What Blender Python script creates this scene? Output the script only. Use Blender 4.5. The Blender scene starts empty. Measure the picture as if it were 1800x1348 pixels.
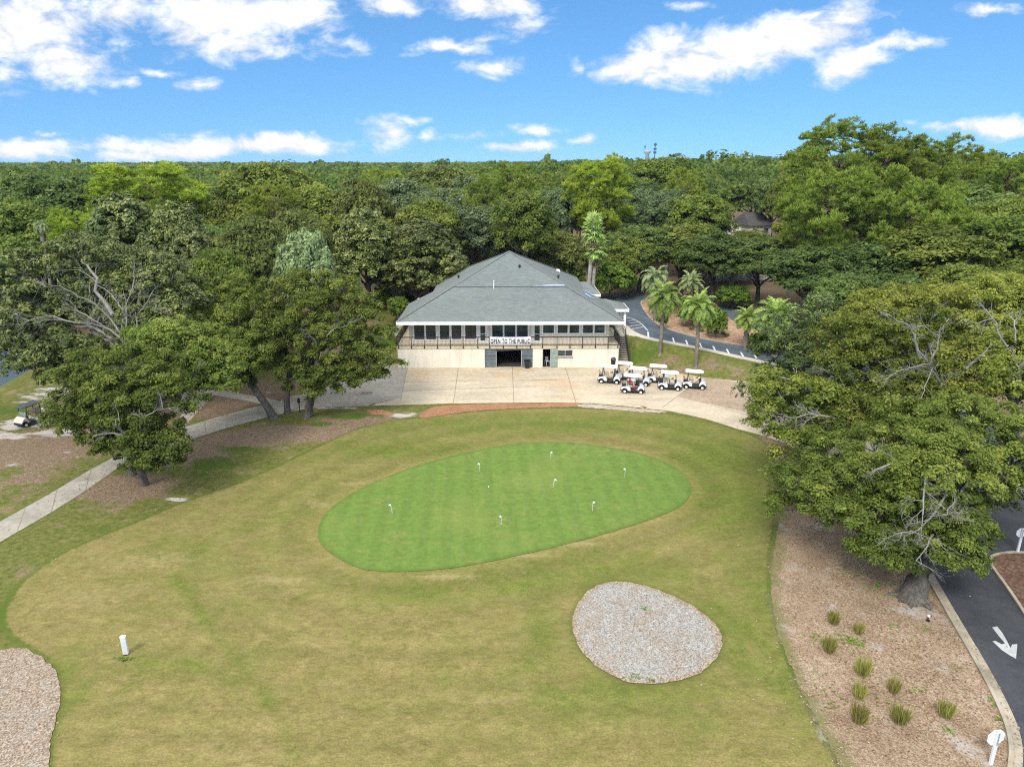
SKY_SAT, SKY_VAL, SKY_LIFT, SKY_HUE = 1.22, 1.42, 0.22, 0.495
CLOUD_LOW, CLOUD_HIGH = 7.5, 4.9
SUN_E, EXPO = 2.3, 0.60
HAZE = 0.00008
DENOISE = False
import bpy, math, random
import numpy as np
from mathutils import Vector, Matrix
from mathutils.geometry import delaunay_2d_cdt

random.seed(7)
RNG = np.random.default_rng(11)
SC = bpy.context.scene
COL = SC.collection
R = math.radians

# ------------------------------------------------------------------ camera
CH, F, PITCH = 23.0, 1230.0, R(17.5)
CT, ST = math.cos(PITCH), math.sin(PITCH)
cam_data = bpy.data.cameras.new("camera")
cam = bpy.data.objects.new("camera", cam_data)
COL.objects.link(cam)
cam.location = (0, 0, CH)
cam.rotation_euler = (R(90) - PITCH, 0, 0)
cam_data.sensor_width = 36.0
cam_data.lens = 36.0 * F / 1800.0
cam_data.clip_start = 0.5
cam_data.clip_end = 20000
SC.camera = cam


def ray(px, py):
    a, b = (px - 900.0) / F, (674.0 - py) / F
    return np.array((a, CT + b * ST, -ST + b * CT))


def at_depth(px, py, d):
    """point at plan distance d (world y) along the sight line of a photo pixel"""
    r = ray(px, py)
    t = d / r[1]
    return np.array((r[0] * t, d, CH + r[2] * t))


def at_z(px, py, z):
    r = ray(px, py)
    t = (z - CH) / r[2]
    return np.array((r[0] * t, r[1] * t, z))


def proj(p):
    x, y, z = p[0], p[1], p[2] - CH
    w = y * CT - z * ST
    return 900 + F * x / w, 674 - F * (y * ST + z * CT) / w


def sstep(a, b, v):
    t = np.clip((v - a) / (b - a), 0, 1)
    return t * t * (3 - 2 * t)


# ------------------------------------------------------------------ terrain
def H(x, y):
    x = np.asarray(x, float)
    y = np.asarray(y, float)
    # right hand bank up to the drive
    zr = np.interp(x, [12, 16, 21, 26, 33, 45, 70], [2.7, 2.5, 1.95, 1.3, 0.75, 0.5, 0.4])
    yb = np.interp(x, [12, 13.8, 17.5, 21, 25.6, 34, 45], [80.6, 80.3, 78.0, 75.6, 73.2, 69.0, 66.0])
    yt = np.interp(x, [12, 13.5, 16.3, 21.2, 26.3, 33, 45], [83.2, 83.2, 82.9, 80.3, 75.8, 72.2, 70.0])
    hr = zr * sstep(yb, yt, y) + (2.8 - zr) * sstep(yt + 9, yt + 26, y)
    # left hand bank
    hl = 2.6 * sstep(80.5, 92.0, y) * sstep(-48, -27, x)
    w = sstep(-2, 2, x)
    h = hl * (1 - w) + hr * w
    # level pad under the building
    pad = sstep(-13.9, -13.3, x) * (1 - sstep(12.55, 12.95, x)) * (1 - sstep(99, 104, y))
    h = h * (1 - pad) - 0.06 * pad
    # cut for the outside stair
    st = 2.6 * np.clip((y - 80.4) / 3.8, 0, 1) - 0.30
    h = np.where((x > 12.5) & (x < 14.45) & (y < 84.6), np.minimum(h, np.maximum(st, -0.02)), h)
    # gentle roll of the lawns
    roll = 0.10 * np.sin(x * 0.13 + 1.0) * np.cos(y * 0.11) + 0.06 * np.sin(x * 0.31 + y * 0.23)
    h = h + roll * (1 - sstep(56, 64, y)) * sstep(10, 20, y)
    # the pond
    h = h - 0.9 * (1 - sstep(-58.5, -54, x + (y - 72) * 0.15)) * sstep(62, 70, y) * (1 - sstep(120, 140, y))
    return h


def hz(x, y):
    return float(H(x, y))


def ground(px, py):
    """point of the terrain under a photo pixel"""
    r = ray(px, py)
    lo, step = 10.0, 0.5
    t = lo
    prev = t
    while t < 400:
        p = r * t
        if CH + p[2] <= hz(p[0], p[1]):
            break
        prev = t
        t += step
    a, b = prev, t
    for _ in range(24):
        m = 0.5 * (a + b)
        p = r * m
        if CH + p[2] <= hz(p[0], p[1]):
            b = m
        else:
            a = m
    p = r * b
    return np.array((p[0], p[1], CH + p[2]))


def gxy(pts):
    return [tuple(ground(*p)[:2]) for p in pts]


def smooth_poly(pts, it=2, closed=True):
    for _ in range(it):
        out = []
        n = len(pts)
        rng = range(n) if closed else range(n - 1)
        if not closed:
            out.append(pts[0])
        for i in rng:
            a, b = pts[i], pts[(i + 1) % n]
            out.append((a[0] * .75 + b[0] * .25, a[1] * .75 + b[1] * .25))
            out.append((a[0] * .25 + b[0] * .75, a[1] * .25 + b[1] * .75))
        if not closed:
            out.append(pts[-1])
        pts = out
    return pts


def sdf(poly, X, Y):
    """signed distance to a closed polygon, positive inside"""
    d = np.full(X.shape, 1e9)
    inside = np.zeros(X.shape, bool)
    n = len(poly)
    for i in range(n):
        x0, y0 = poly[i]
        x1, y1 = poly[(i + 1) % n]
        ex, ey = x1 - x0, y1 - y0
        L = ex * ex + ey * ey + 1e-12
        t = np.clip(((X - x0) * ex + (Y - y0) * ey) / L, 0, 1)
        d = np.minimum(d, (X - x0 - t * ex) ** 2 + (Y - y0 - t * ey) ** 2)
        c = (y0 > Y) != (y1 > Y)
        xi = ex * (Y - y0) / (ey if abs(ey) > 1e-9 else 1e-9) + x0
        inside ^= c & (X < xi)
    d = np.sqrt(d)
    return np.where(inside, d, -d)


# ------------------------------------------------------------------ objects
def tag(o, label=None, cat=None, group=None, kind=None):
    if label: o["label"] = label
    if cat: o["category"] = cat
    if group: o["group"] = group
    if kind: o["kind"] = kind
    return o


def empty(name, loc, rz=0.0):
    o = bpy.data.objects.new(name, None)
    COL.objects.link(o)
    o.location = loc
    o.rotation_euler = (0, 0, rz)
    o.empty_display_size = 0.3
    return o


def copy_tree(o, parent=None):
    c = o.copy()
    COL.objects.link(c)
    if parent is not None:
        c.parent = parent
    for ch in o.children:
        copy_tree(ch, c)
    return c


class Mesh:
    """collects polygons; build() links them as one mesh object"""

    def __init__(s):
        s.v, s.f = [], []

    def add(s, vs, fs):
        b = len(s.v)
        s.v.extend([tuple(map(float, p)) for p in vs])
        s.f.extend([tuple(i + b for i in f) for f in fs])
        return s

    def box(s, x0, x1, y0, y1, z0, z1):
        return s.add([(x0, y0, z0), (x1, y0, z0), (x1, y1, z0), (x0, y1, z0), (x0, y0, z1), (x1, y0, z1), (x1, y1, z1), (x0, y1, z1)],
                     [(3, 2, 1, 0), (4, 5, 6, 7), (0, 1, 5, 4), (1, 2, 6, 5), (2, 3, 7, 6), (3, 0, 4, 7)])

    def bar(s, p0, p1, w, h=None):
        """square bar between two points"""
        h = h or w
        p0, p1 = Vector(p0), Vector(p1)
        d = (p1 - p0).normalized()
        up = Vector((0, 0, 1)) if abs(d.z) < 0.95 else Vector((0, 1, 0))
        a = d.cross(up).normalized() * (w / 2)
        b = a.cross(d).normalized() * (h / 2)
        vs = [p + sa * a + sb * b for p in (p0, p1) for sa, sb in ((-1, -1), (1, -1), (1, 1), (-1, 1))]
        return s.add(vs, [(3, 2, 1, 0), (4, 5, 6, 7), (0, 1, 5, 4), (1, 2, 6, 5), (2, 3, 7, 6), (3, 0, 4, 7)])

    def cyl(s, p0, p1, r0, r1=None, n=12, caps=True):
        r1 = r0 if r1 is None else r1
        p0, p1 = Vector(p0), Vector(p1)
        d = (p1 - p0).normalized()
        up = Vector((0, 0, 1)) if abs(d.z) < 0.95 else Vector((1, 0, 0))
        a = d.cross(up).normalized()
        b = a.cross(d).normalized()
        vs = []
        for p, r in ((p0, r0), (p1, r1)):
            for i in range(n):
                t = 2 * math.pi * i / n
                vs.append(p + (a * math.cos(t) + b * math.sin(t)) * r)
        fs = [(i, (i + 1) % n, n + (i + 1) % n, n + i) for i in range(n)]
        if caps:
            fs += [tuple(reversed(range(n))), tuple(range(n, 2 * n))]
        return s.add(vs, fs)

    def tube(s, pts, r, n=6):
        for a, b in zip(pts[:-1], pts[1:]):
            s.cyl(a, b, r, r, n)
        return s

    def prism(s, prof, y0, y1, inset=0.0):
        """side profile in x-z extruded along y"""
        n = len(prof)
        vs = [(p[0], y0, p[1]) for p in prof] + [(p[0], y1, p[1]) for p in prof]
        fs = [tuple(range(n)), tuple(reversed(range(n, 2 * n)))]
        fs += [(i, n + i, n + (i + 1) % n, (i + 1) % n) for i in range(n)]
        return s.add(vs, fs)

    def lathe(s, prof, n=16, c=(0, 0, 0), axis='z'):
        vs = []
        for r, z in prof:
            for i in range(n):
                t = 2 * math.pi * i / n
                p = (r * math.cos(t), r * math.sin(t), z)
                if axis == 'y':
                    p = (p[0], p[2], p[1])
                vs.append((c[0] + p[0], c[1] + p[1], c[2] + p[2]))
        fs = []
        for k in range(len(prof) - 1):
            fs += [(k * n + i, k * n + (i + 1) % n, (k + 1) * n + (i + 1) % n, (k + 1) * n + i) for i in range(n)]
        fs += [tuple(reversed(range(n))), tuple(range((len(prof) - 1) * n, len(prof) * n))]
        return s.add(vs, fs)

    def build(s, name, m, parent=None, bevel=0.0, smooth=False, loc=None):
        me = bpy.data.meshes.new(name)
        me.from_pydata(s.v, [], s.f)
        me.update()
        import bmesh
        bm = bmesh.new()
        bm.from_mesh(me)
        bmesh.ops.recalc_face_normals(bm, faces=bm.faces)
        bm.to_mesh(me)
        bm.free()
        me.materials.append(m)
        if smooth:
            me.polygons.foreach_set("use_smooth", [True] * len(me.polygons))
        o = bpy.data.objects.new(name, me)
        COL.objects.link(o)
        if parent is not None: o.parent = parent
        if loc is not None: o.location = loc
        if bevel:
            b = o.modifiers.new("bevel", "BEVEL")
            b.width = bevel
            b.segments = 2
            b.limit_method = 'ANGLE'
        return o


class Quads:
    """numpy store of quads for foliage and limbs"""

    def __init__(s):
        s.v, s.q, s.t, s.n = [], [], [], 0

    def add(s, v, q, tint=0.5):
        s.v.append(v)
        s.q.append(q + s.n)
        s.n += len(v)
        s.t.append(np.broadcast_to(np.asarray(tint, float), (len(q),)))

    def leaves(s, c, nrm, size, asp, tint, rng, axis=None, droop=0.0):
        """rhombic leaves: centre, facing, half length, width ratio"""
        n = len(c)
        a = rng.normal(size=(n, 3)) if axis is None else axis
        u = a - nrm * np.sum(a * nrm, 1, keepdims=True)
        u /= np.linalg.norm(u, axis=1, keepdims=True) + 1e-9
        w = np.cross(nrm, u)
        sz = np.asarray(size)[:, None] if np.ndim(size) else size
        p0, p2 = c - u * sz, c + u * sz
        p1, p3 = c + w * sz * asp, c - w * sz * asp
        if droop:
            p2 = p2 - np.array((0, 0, 1.0)) * sz * droop
        v = np.stack([p0, p1, p2, p3], 1).reshape(-1, 3)
        s.add(v, np.arange(4 * n).reshape(-1, 4), tint)

    def tube(s, pts, rad, k=6, tint=0.5):
        pts = np.asarray(pts, float)
        m = len(pts)
        rad = np.asarray(rad, float)
        d = np.gradient(pts, axis=0)
        d /= np.linalg.norm(d, axis=1, keepdims=True) + 1e-9
        ref = np.where(np.abs(d[:, 2:3]) > 0.9, np.array([[1.0, 0, 0]]), np.array([[0, 0, 1.0]]))
        a = np.cross(d, ref)
        a /= np.linalg.norm(a, axis=1, keepdims=True) + 1e-9
        b = np.cross(a, d)
        th = np.arange(k) * 2 * math.pi / k
        v = pts[:, None, :] + rad[:, None, None] * (a[:, None, :] * np.cos(th)[None, :, None] + b[:, None, :] * np.sin(th)[None, :, None])
        v = v.reshape(-1, 3)
        i = np.arange(m - 1)[:, None] * k
        j = np.arange(k)[None, :]
        j2 = (j + 1) % k
        q = np.stack([i + j, i + j2, i + k + j2, i + k + j], -1).reshape(-1, 4)
        s.add(v, q, tint)

    def build(s, name, m, parent=None, smooth=False):
        v = np.concatenate(s.v).astype(np.float32)
        q = np.concatenate(s.q).astype(np.int32)
        t = np.concatenate(s.t).astype(np.float32)
        me = bpy.data.meshes.new(name)
        me.vertices.add(len(v))
        me.vertices.foreach_set("co", v.ravel())
        me.loops.add(q.size)
        me.loops.foreach_set("vertex_index", q.ravel())
        me.polygons.add(len(q))
        me.polygons.foreach_set("loop_start", np.arange(0, q.size, 4, dtype=np.int32))
        me.polygons.foreach_set("use_smooth", np.full(len(q), smooth, dtype=bool))
        a = me.attributes.new("tint", 'FLOAT', 'FACE')
        a.data.foreach_set("value", t)
        me.update(calc_edges=True)
        me.materials.append(m)
        o = bpy.data.objects.new(name, me)
        COL.objects.link(o)
        if parent is not None: o.parent = parent
        return o


# ------------------------------------------------------------------ materials
class NT:
    def __init__(s, name):
        s.m = bpy.data.materials.new(name)
        s.m.use_nodes = True
        s.t = s.m.node_tree
        s.t.nodes.clear()
        s.out = s.t.nodes.new("ShaderNodeOutputMaterial")

    def n(s, typ, **kw):
        nd = s.t.nodes.new(typ)
        for k, v in kw.items():
            setattr(nd, k, v)
        return nd

    def link(s, a, b):
        s.t.links.new(a, b)

    def put(s, sock, val):
        if hasattr(val, "is_output") or isinstance(val, bpy.types.NodeSocket):
            s.link(val, sock)
        else:
            if sock.type == 'RGBA' and len(val) == 3: val = (*val, 1)
            sock.default_value = val

    def pos(s):
        return s.n("ShaderNodeNewGeometry").outputs["Position"]

    def obj(s):
        return s.n("ShaderNodeTexCoord").outputs["Object"]

    def noise(s, vec, scale, detail=4, rough=0.6, stretch=None, dist=0.0):
        if stretch:
            mp = s.n("ShaderNodeMapping")
            s.link(vec, mp.inputs["Vector"])
            mp.inputs["Scale"].default_value = stretch
            vec = mp.outputs["Vector"]
        nd = s.n("ShaderNodeTexNoise")
        s.link(vec, nd.inputs["Vector"])
        nd.inputs["Scale"].default_value = scale
        nd.inputs["Detail"].default_value = detail
        nd.inputs["Roughness"].default_value = rough
        nd.inputs["Distortion"].default_value = dist
        return nd.outputs["Fac"]

    def math(s, op, a, b=0.0, c=None, clamp=False):
        nd = s.n("ShaderNodeMath", operation=op, use_clamp=clamp)
        s.put(nd.inputs[0], a)
        s.put(nd.inputs[1], b)
        if c is not None: s.put(nd.inputs[2], c)
        return nd.outputs[0]

    def mapr(s, v, a, b, c=0.0, d=1.0, smooth=True):
        nd = s.n("ShaderNodeMapRange")
        nd.interpolation_type = 'SMOOTHSTEP' if smooth else 'LINEAR'
        s.put(nd.inputs["Value"], v)
        for k, q in (("From Min", a), ("From Max", b), ("To Min", c), ("To Max", d)):
            s.put(nd.inputs[k], q)
        return nd.outputs["Result"]

    def mix(s, fac, a, b, mode='MIX'):
        nd = s.n("ShaderNodeMix", data_type='RGBA', blend_type=mode)
        s.put(nd.inputs[0], fac)
        s.put(nd.inputs[6], a)
        s.put(nd.inputs[7], b)
        return nd.outputs[2]

    def ramp(s, fac, stops):
        nd = s.n("ShaderNodeValToRGB")
        s.put(nd.inputs[0], fac)
        e = nd.color_ramp.elements
        while len(e) < len(stops): e.new(0.5)
        for el, (p, c) in zip(e, stops):
            el.position = p
            el.color = (*c, 1) if len(c) == 3 else c
        return nd.outputs["Color"]

    def attr(s, name):
        nd = s.n("ShaderNodeAttribute")
        nd.attribute_name = name
        return nd.outputs["Fac"]

    def scale_col(s, col, fac):
        nd = s.n("ShaderNodeVectorMath", operation='SCALE')
        s.put(nd.inputs[0], col)
        s.put(nd.inputs["Scale"], fac)
        return nd.outputs[0]

    def bsdf(s, col, rough=0.8, spec=0.3, metal=0.0, bump=None, bstr=0.3, bdist=0.05, alpha=None):
        p = s.n("ShaderNodeBsdfPrincipled")
        s.put(p.inputs["Base Color"], col)
        s.put(p.inputs["Roughness"], rough)
        p.inputs["Specular IOR Level"].default_value = spec
        p.inputs["Metallic"].default_value = metal
        if bump is not None:
            b = s.n("ShaderNodeBump")
            b.inputs["Strength"].default_value = bstr
            b.inputs["Distance"].default_value = bdist
            s.link(bump, b.inputs["Height"])
            s.link(b.outputs[0], p.inputs["Normal"])
        return p

    def finish(s, shader):
        s.link(shader.outputs[0] if hasattr(shader, "outputs") else shader, s.out.inputs["Surface"])
        return s.m


def plain(name, col, rough=0.6, spec=0.4, metal=0.0, vary=0.12, scale=6.0):
    t = NT(name)
    p = t.obj()
    a = t.noise(p, scale, 5)
    c = t.scale_col(col, t.mapr(a, 0.3, 0.7, 1 - vary, 1 + vary))
    return t.finish(t.bsdf(c, rough, spec, metal))


def leaf_mat(name, dark, mid, light, trans=0.40, rough=0.65, vary=0.18, spec=0.08, gain=2.08):
    t = NT(name)
    dark, mid, light = [tuple(k * gain for k in c) for c in (dark, mid, light)]
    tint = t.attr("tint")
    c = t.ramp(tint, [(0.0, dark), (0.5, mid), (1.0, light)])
    oi = t.n("ShaderNodeObjectInfo").outputs["Random"]
    c = t.scale_col(c, t.mapr(oi, 0, 1, 1 - vary, 1 + vary, smooth=False))
    hs = t.n("ShaderNodeHueSaturation")
    t.put(hs.inputs["Hue"], t.mapr(t.math('FRACT', t.math('MULTIPLY', oi, 7.31)), 0, 1, 0.488, 0.512, smooth=False))
    t.put(hs.inputs["Color"], c)
    c = hs.outputs[0]
    p = t.bsdf(c, rough, spec)
    tr = t.n("ShaderNodeBsdfTranslucent")
    t.link(c, tr.inputs["Color"])
    mx = t.n("ShaderNodeMixShader")
    mx.inputs[0].default_value = trans
    t.link(p.outputs[0], mx.inputs[1])
    t.link(tr.outputs[0], mx.inputs[2])
    return t.finish(mx)


def bark_mat(name, dark, light, scale=3.0):
    t = NT(name)
    p = t.obj()
    a = t.noise(p, scale, 6, 0.65, stretch=(3, 3, 0.6))
    b = t.noise(p, 1.1, 3)
    c = t.ramp(a, [(0.3, dark), (0.7, light)])
    c = t.scale_col(c, t.mapr(b, 0.3, 0.7, 0.75, 1.2))
    return t.finish(t.bsdf(c, 0.9, 0.2, bump=a, bstr=0.6, bdist=0.06))


M = {}
M['oak_leaf'] = leaf_mat("oak_leaf", (.030, .042, .009), (.074, .098, .018), (.158, .174, .036))
M['oak_leaf_warm'] = leaf_mat("oak_leaf_warm", (.031, .044, .010), (.086, .112, .019), (.192, .204, .038))
M['oak_leaf_dark'] = leaf_mat("oak_leaf_dark", (.026, .043, .012), (.058, .088, .022), (.112, .146, .040))
M['oak_leaf_grey'] = leaf_mat("oak_leaf_grey", (.030, .046, .020), (.075, .105, .045), (.150, .180, .085))
M['glossy_leaf'] = leaf_mat("glossy_leaf", (.012, .020, .006), (.028, .042, .010), (.120, .125, .045), trans=0.12, rough=0.4, spec=0.3)
M['magnolia_leaf'] = leaf_mat("magnolia_leaf", (.026, .038, .010), (.070, .094, .020), (.155, .166, .048), trans=0.2, rough=0.45, spec=0.3)
M['brown_leaf'] = leaf_mat("brown_leaf", (.038, .046, .012), (.080, .096, .024), (.140, .148, .042))
M['pine_needle'] = leaf_mat("pine_needle", (.042, .060, .010), (.110, .145, .022), (.205, .235, .038))
M['pine_bright'] = leaf_mat("pine_bright", (.055, .078, .009), (.142, .178, .020), (.250, .275, .033))
M['palm_leaf'] = leaf_mat("palm_leaf", (.070, .100, .020), (.175, .225, .060), (.340, .370, .130), trans=0.3)
M['palm_leaf_pale'] = leaf_mat("palm_leaf_pale", (.095, .130, .050), (.210, .260, .120), (.350, .390, .210), trans=0.3)
M['shrub_leaf'] = leaf_mat("shrub_leaf", (.030, .055, .010), (.080, .125, .020), (.160, .200, .035))
M['tuft_leaf'] = leaf_mat("tuft_leaf", (.080, .080, .018), (.165, .160, .042), (.270, .245, .080), trans=0.3)
M['grass_leaf'] = leaf_mat("grass_leaf", (.040, .075, .012), (.090, .150, .022), (.180, .220, .050), trans=0.15)
M['dead_frond'] = leaf_mat("dead_frond", (.120, .090, .050), (.230, .180, .110), (.340, .280, .180), trans=0.1, gain=1.1)
M['oak_bark'] = bark_mat("oak_bark", (.045, .038, .030), (.185, .168, .140))
M['pale_bark'] = bark_mat("pale_bark", (.170, .160, .132), (.320, .310, .265), 4)
M['pine_bark'] = bark_mat("pine_bark", (.090, .062, .048), (.230, .170, .135))
M['palm_bark'] = bark_mat("palm_bark", (.110, .085, .062), (.310, .270, .220), 5)
M['palm_bark_grey'] = bark_mat("palm_bark_grey", (.230, .200, .170), (.440, .400, .350), 5)


def concrete_mat(name, base, dark, stain, stain_amt=0.5, joints=False):
    t = NT(name)
    p = t.pos()
    a = t.noise(p, 0.35, 6, 0.62, stretch=(0.5, 1.3, 1))
    b = t.noise(p, 2.2, 6, 0.7)
    e = t.noise(p, 9, 4, 0.7)
    w = t.noise(p, 0.16, 5, 0.6, dist=0.8)
    c = t.mix(t.mapr(a, 0.38, 0.68), base, dark)
    c = t.mix(t.math('MULTIPLY', t.mapr(w, 0.5, 0.68), stain_amt), c, stain)
    st = t.noise(p, 0.9, 5, 0.65, stretch=(0.28, 1.5, 1), dist=0.6)
    c = t.mix(t.math('MULTIPLY', t.mapr(st, 0.56, 0.74), 0.45), c, tuple(k * 0.62 for k in dark))
    c = t.scale_col(c, t.mapr(b, 0.25, 0.75, 0.84, 1.14))
    c = t.scale_col(c, t.mapr(e, 0.25, 0.75, 0.92, 1.08))
    return t.finish(t.bsdf(c, 0.85, 0.25, bump=e, bstr=0.15, bdist=0.02))


def asphalt_mat(name, col):
    t = NT(name)
    p = t.pos()
    a = t.noise(p, 0.25, 5, 0.6)
    b = t.noise(p, 1.6, 6, 0.7)
    e = t.noise(p, 16, 3, 0.7)
    c = t.scale_col(col, t.mapr(a, 0.3, 0.7, 0.80, 1.2))
    c = t.scale_col(c, t.mapr(b, 0.25, 0.75, 0.85, 1.15))
    c = t.scale_col(c, t.mapr(e, 0.2, 0.8, 0.78, 1.25))
    return t.finish(t.bsdf(c, 0.8, 0.3, bump=e, bstr=0.2, bdist=0.02))


def speckle_mat(name, cols, fine=9.0, patch=0.5, green=0.0, rim=False):
    """loose mulch, gravel or litter: many small flecks of several colours"""
    t = NT(name)
    p = t.pos()
    v = t.n("ShaderNodeTexVoronoi")
    t.link(p, v.inputs["Vector"])
    v.inputs["Scale"].default_value = fine
    sep = t.n("ShaderNodeSeparateColor")
    t.link(v.outputs["Color"], sep.inputs[0])
    n1 = t.noise(p, patch, 6, 0.65)
    n2 = t.noise(p, fine * 1.7, 4, 0.75)
    k = t.math('ADD', t.math('MULTIPLY', sep.outputs[0], 0.42), t.math('ADD', t.math('MULTIPLY', n1, 0.75), t.math('MULTIPLY', n2, 0.35)))
    k = t.mapr(k, 0.35, 1.15, smooth=False)
    st = [(i / (len(cols) - 1), c) for i, c in enumerate(cols)]
    c = t.ramp(k, st)
    c = t.scale_col(c, t.mapr(n2, 0.2, 0.8, 0.7, 1.3))
    if green:
        g = t.noise(p, 0.7, 5, 0.7)
        c = t.mix(t.math('MULTIPLY', t.mapr(g, 0.60, 0.70), green), c, (.09, .13, .025))
    if rim:
        w = t.noise(p, 0.30, 6, 0.7, dist=0.5)
        c = t.mix(t.math('MULTIPLY', t.mapr(w, 0.54, 0.68), 0.75), c, t.mix(n2, (.29, .25, .21), (.54, .50, .45)))
        w2 = t.noise(p, 0.55, 6, 0.72, dist=0.4)
        r = t.math('ADD', t.mapr(t.attr("rim"), 1.6, 0.0), t.math('MULTIPLY', t.math('SUBTRACT', w2, 0.5), 2.4))
        c = t.mix(t.math('MULTIPLY', t.mapr(r, 0.55, 1.15), 0.80), c, t.mix(n2, (.090, .105, .025), (.200, .185, .070)))
    return t.finish(t.bsdf(c, 0.95, 0.15, bump=n2, bstr=0.5, bdist=0.05))

# ------------------------------------------------------------------ ground
def axis(fine0, fine1, step, far0, far1):
    a = list(np.arange(fine0, fine1 + step / 2, step))
    s, v = step, fine1
    while v < far1:
        s *= 1.22
        v += s
        a.append(min(v, far1))
    s, v, pre = step, fine0, []
    while v > far0:
        s *= 1.22
        v -= s
        pre.append(max(v, far0))
    return np.array(pre[::-1] + a)


FAIR = smooth_poly(gxy([(8, 1085), (15, 1060), (40, 1022), (90, 985), (140, 958), (250, 915), (330, 880), (420, 850), (520, 806), (580, 776),
                        (640, 750), (700, 737), (740, 735), (780, 729), (850, 722), (950, 717), (1020, 718), (1150, 723), (1230, 738), (1290, 755),
                        (1340, 772), (1352, 800), (1362, 850), (1362, 900), (1352, 960), (1347, 1010), (1350, 1055), (1366, 1120), (1400, 1210),
                        (1440, 1290), (1500, 1400), (1560, 1520), (1200, 1800), (300, 1700), (80, 1450), (88, 1348), (92, 1290), (108, 1232), (106, 1195),
                        (88, 1160), (48, 1132), (14, 1108)]), 1)
GREEN = smooth_poly(gxy([(558, 945), (562, 915), (585, 888), (640, 855), (700, 830), (760, 810), (840, 790), (920, 778), (1000, 777), (1080, 787),
                         (1150, 803), (1195, 825), (1215, 848), (1215, 870), (1195, 893), (1140, 915), (1050, 942), (950, 968), (850, 990), (780, 1001),
                         (700, 1006), (640, 1003), (600, 985), (570, 965)]), 2)


BED1 = smooth_poly(gxy([(1005, 1095), (1010, 1070), (1030, 1040), (1060, 1024), (1100, 1021), (1150, 1034), (1200, 1055), (1240, 1080), (1265, 1105), (1271, 1130),
                        (1262, 1155), (1235, 1182), (1195, 1197), (1150, 1203), (1100, 1200), (1060, 1180), (1025, 1150), (1010, 1120)]), 2)
BED2 = smooth_poly(gxy([(-60, 1150), (0, 1143), (40, 1137), (85, 1160), (104, 1195), (107, 1235), (90, 1288), (84, 1348), (95, 1420), (60, 1500), (-120, 1480), (-140, 1250)]), 2)



def blob(X, Y, lst):
    out = np.zeros(X.shape)
    for px, py, rx, ry, s in lst:
        c = ground(px, py)
        q = ((X - c[0]) / rx) ** 2 + ((Y - c[1]) / ry) ** 2
        out = np.maximum(out, s * np.exp(-q * 1.2))
    return out


gx = axis(-58, 46, 0.32, -2900, 2900)
gy = axis(12, 100, 0.32, -120, 3000)
X, Y = np.meshgrid(gx, gy)
Z = H(X, Y)
nx, ny = len(gx), len(gy)
V = np.stack([X, Y, Z], -1).reshape(-1, 3).astype(np.float32)
ii = (np.arange(ny - 1)[:, None] * nx + np.arange(nx - 1)[None, :]).ravel()
Q = np.stack([ii, ii + 1, ii + nx + 1, ii + nx], 1).astype(np.int32)
me = bpy.data.meshes.new("ground")
me.vertices.add(len(V))
me.vertices.foreach_set("co", V.ravel())
me.loops.add(Q.size)
me.loops.foreach_set("vertex_index", Q.ravel())
me.polygons.add(len(Q))
me.polygons.foreach_set("loop_start", np.arange(0, Q.size, 4, dtype=np.int32))
me.polygons.foreach_set("use_smooth", np.ones(len(Q), dtype=bool))
near = (np.abs(X) < 80) & (Y < 130) & (Y > 5)


def put_attr(name, arr):
    a = me.attributes.new(name, 'FLOAT', 'POINT')
    a.data.foreach_set("value", arr.astype(np.float32).ravel())


sf = sdf(FAIR, X, Y)
put_attr("fair", np.clip(sf, -20, 20))
sg = sdf(GREEN, X, Y)
put_attr("bed", np.clip(np.minimum(-sdf(BED1, X, Y), -sdf(BED2, X, Y)), -2, 8))
put_attr("ring", np.clip(-sg, -5, 30))
# how green the fairway turf is
lush = blob(X, Y, [(1240, 800, 6, 6, .9), (1270, 880, 5, 7, .75), (700, 790, 12, 4, .6), (950, 745, 22, 4, .72), (560, 880, 6, 8, .35), (1000, 1010, 14, 3.5, .55),
                   (1340, 1050, 3, 9, .5), (730, 1040, 4, 2, .6), (330, 960, 6, 3, .2), (1130, 1215, 6, 2.2, .6), (960, 1120, 2.2, 4, .5), (1290, 1120, 2.2, 5, .6),
                   (250, 1170, 4, 1.0, .35), (1380, 1200, 1.5, 5, .6), (110, 1180, 1.2, 1.5, .7), (120, 1240, .8, 2.5, .6), (1180, 760, 12, 5, .5)])
for trk, wd, st in [([(300, 1010), (345, 1060), (380, 1120), (440, 1190), (490, 1260), (520, 1330)], .30, .50), ([(150, 1195), (215, 1180), (240, 1168), (330, 1165), (400, 1195), (470, 1205)], .35, .45),
                    ([(250, 1150), (235, 1200), (210, 1215)], .2, .5), ([(330, 980), (420, 940), (520, 900)], .5, .3), ([(1290, 1180), (1240, 1260), (1200, 1348)], .7, .3)]:
    pts_ = gxy(trk)
    dd_ = np.full(X.shape, 1e9)
    for (x0, y0), (x1, y1) in zip(pts_[:-1], pts_[1:]):
        tt_ = np.clip(((X - x0) * (x1 - x0) + (Y - y0) * (y1 - y0)) / ((x1 - x0) ** 2 + (y1 - y0) ** 2), 0, 1)
        dd_ = np.minimum(dd_, np.hypot(X - x0 - tt_ * (x1 - x0), Y - y0 - tt_ * (y1 - y0)))
    lush = np.maximum(lush, st * np.exp(-(dd_ / wd) ** 2))
put_attr("lush", lush)
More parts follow.
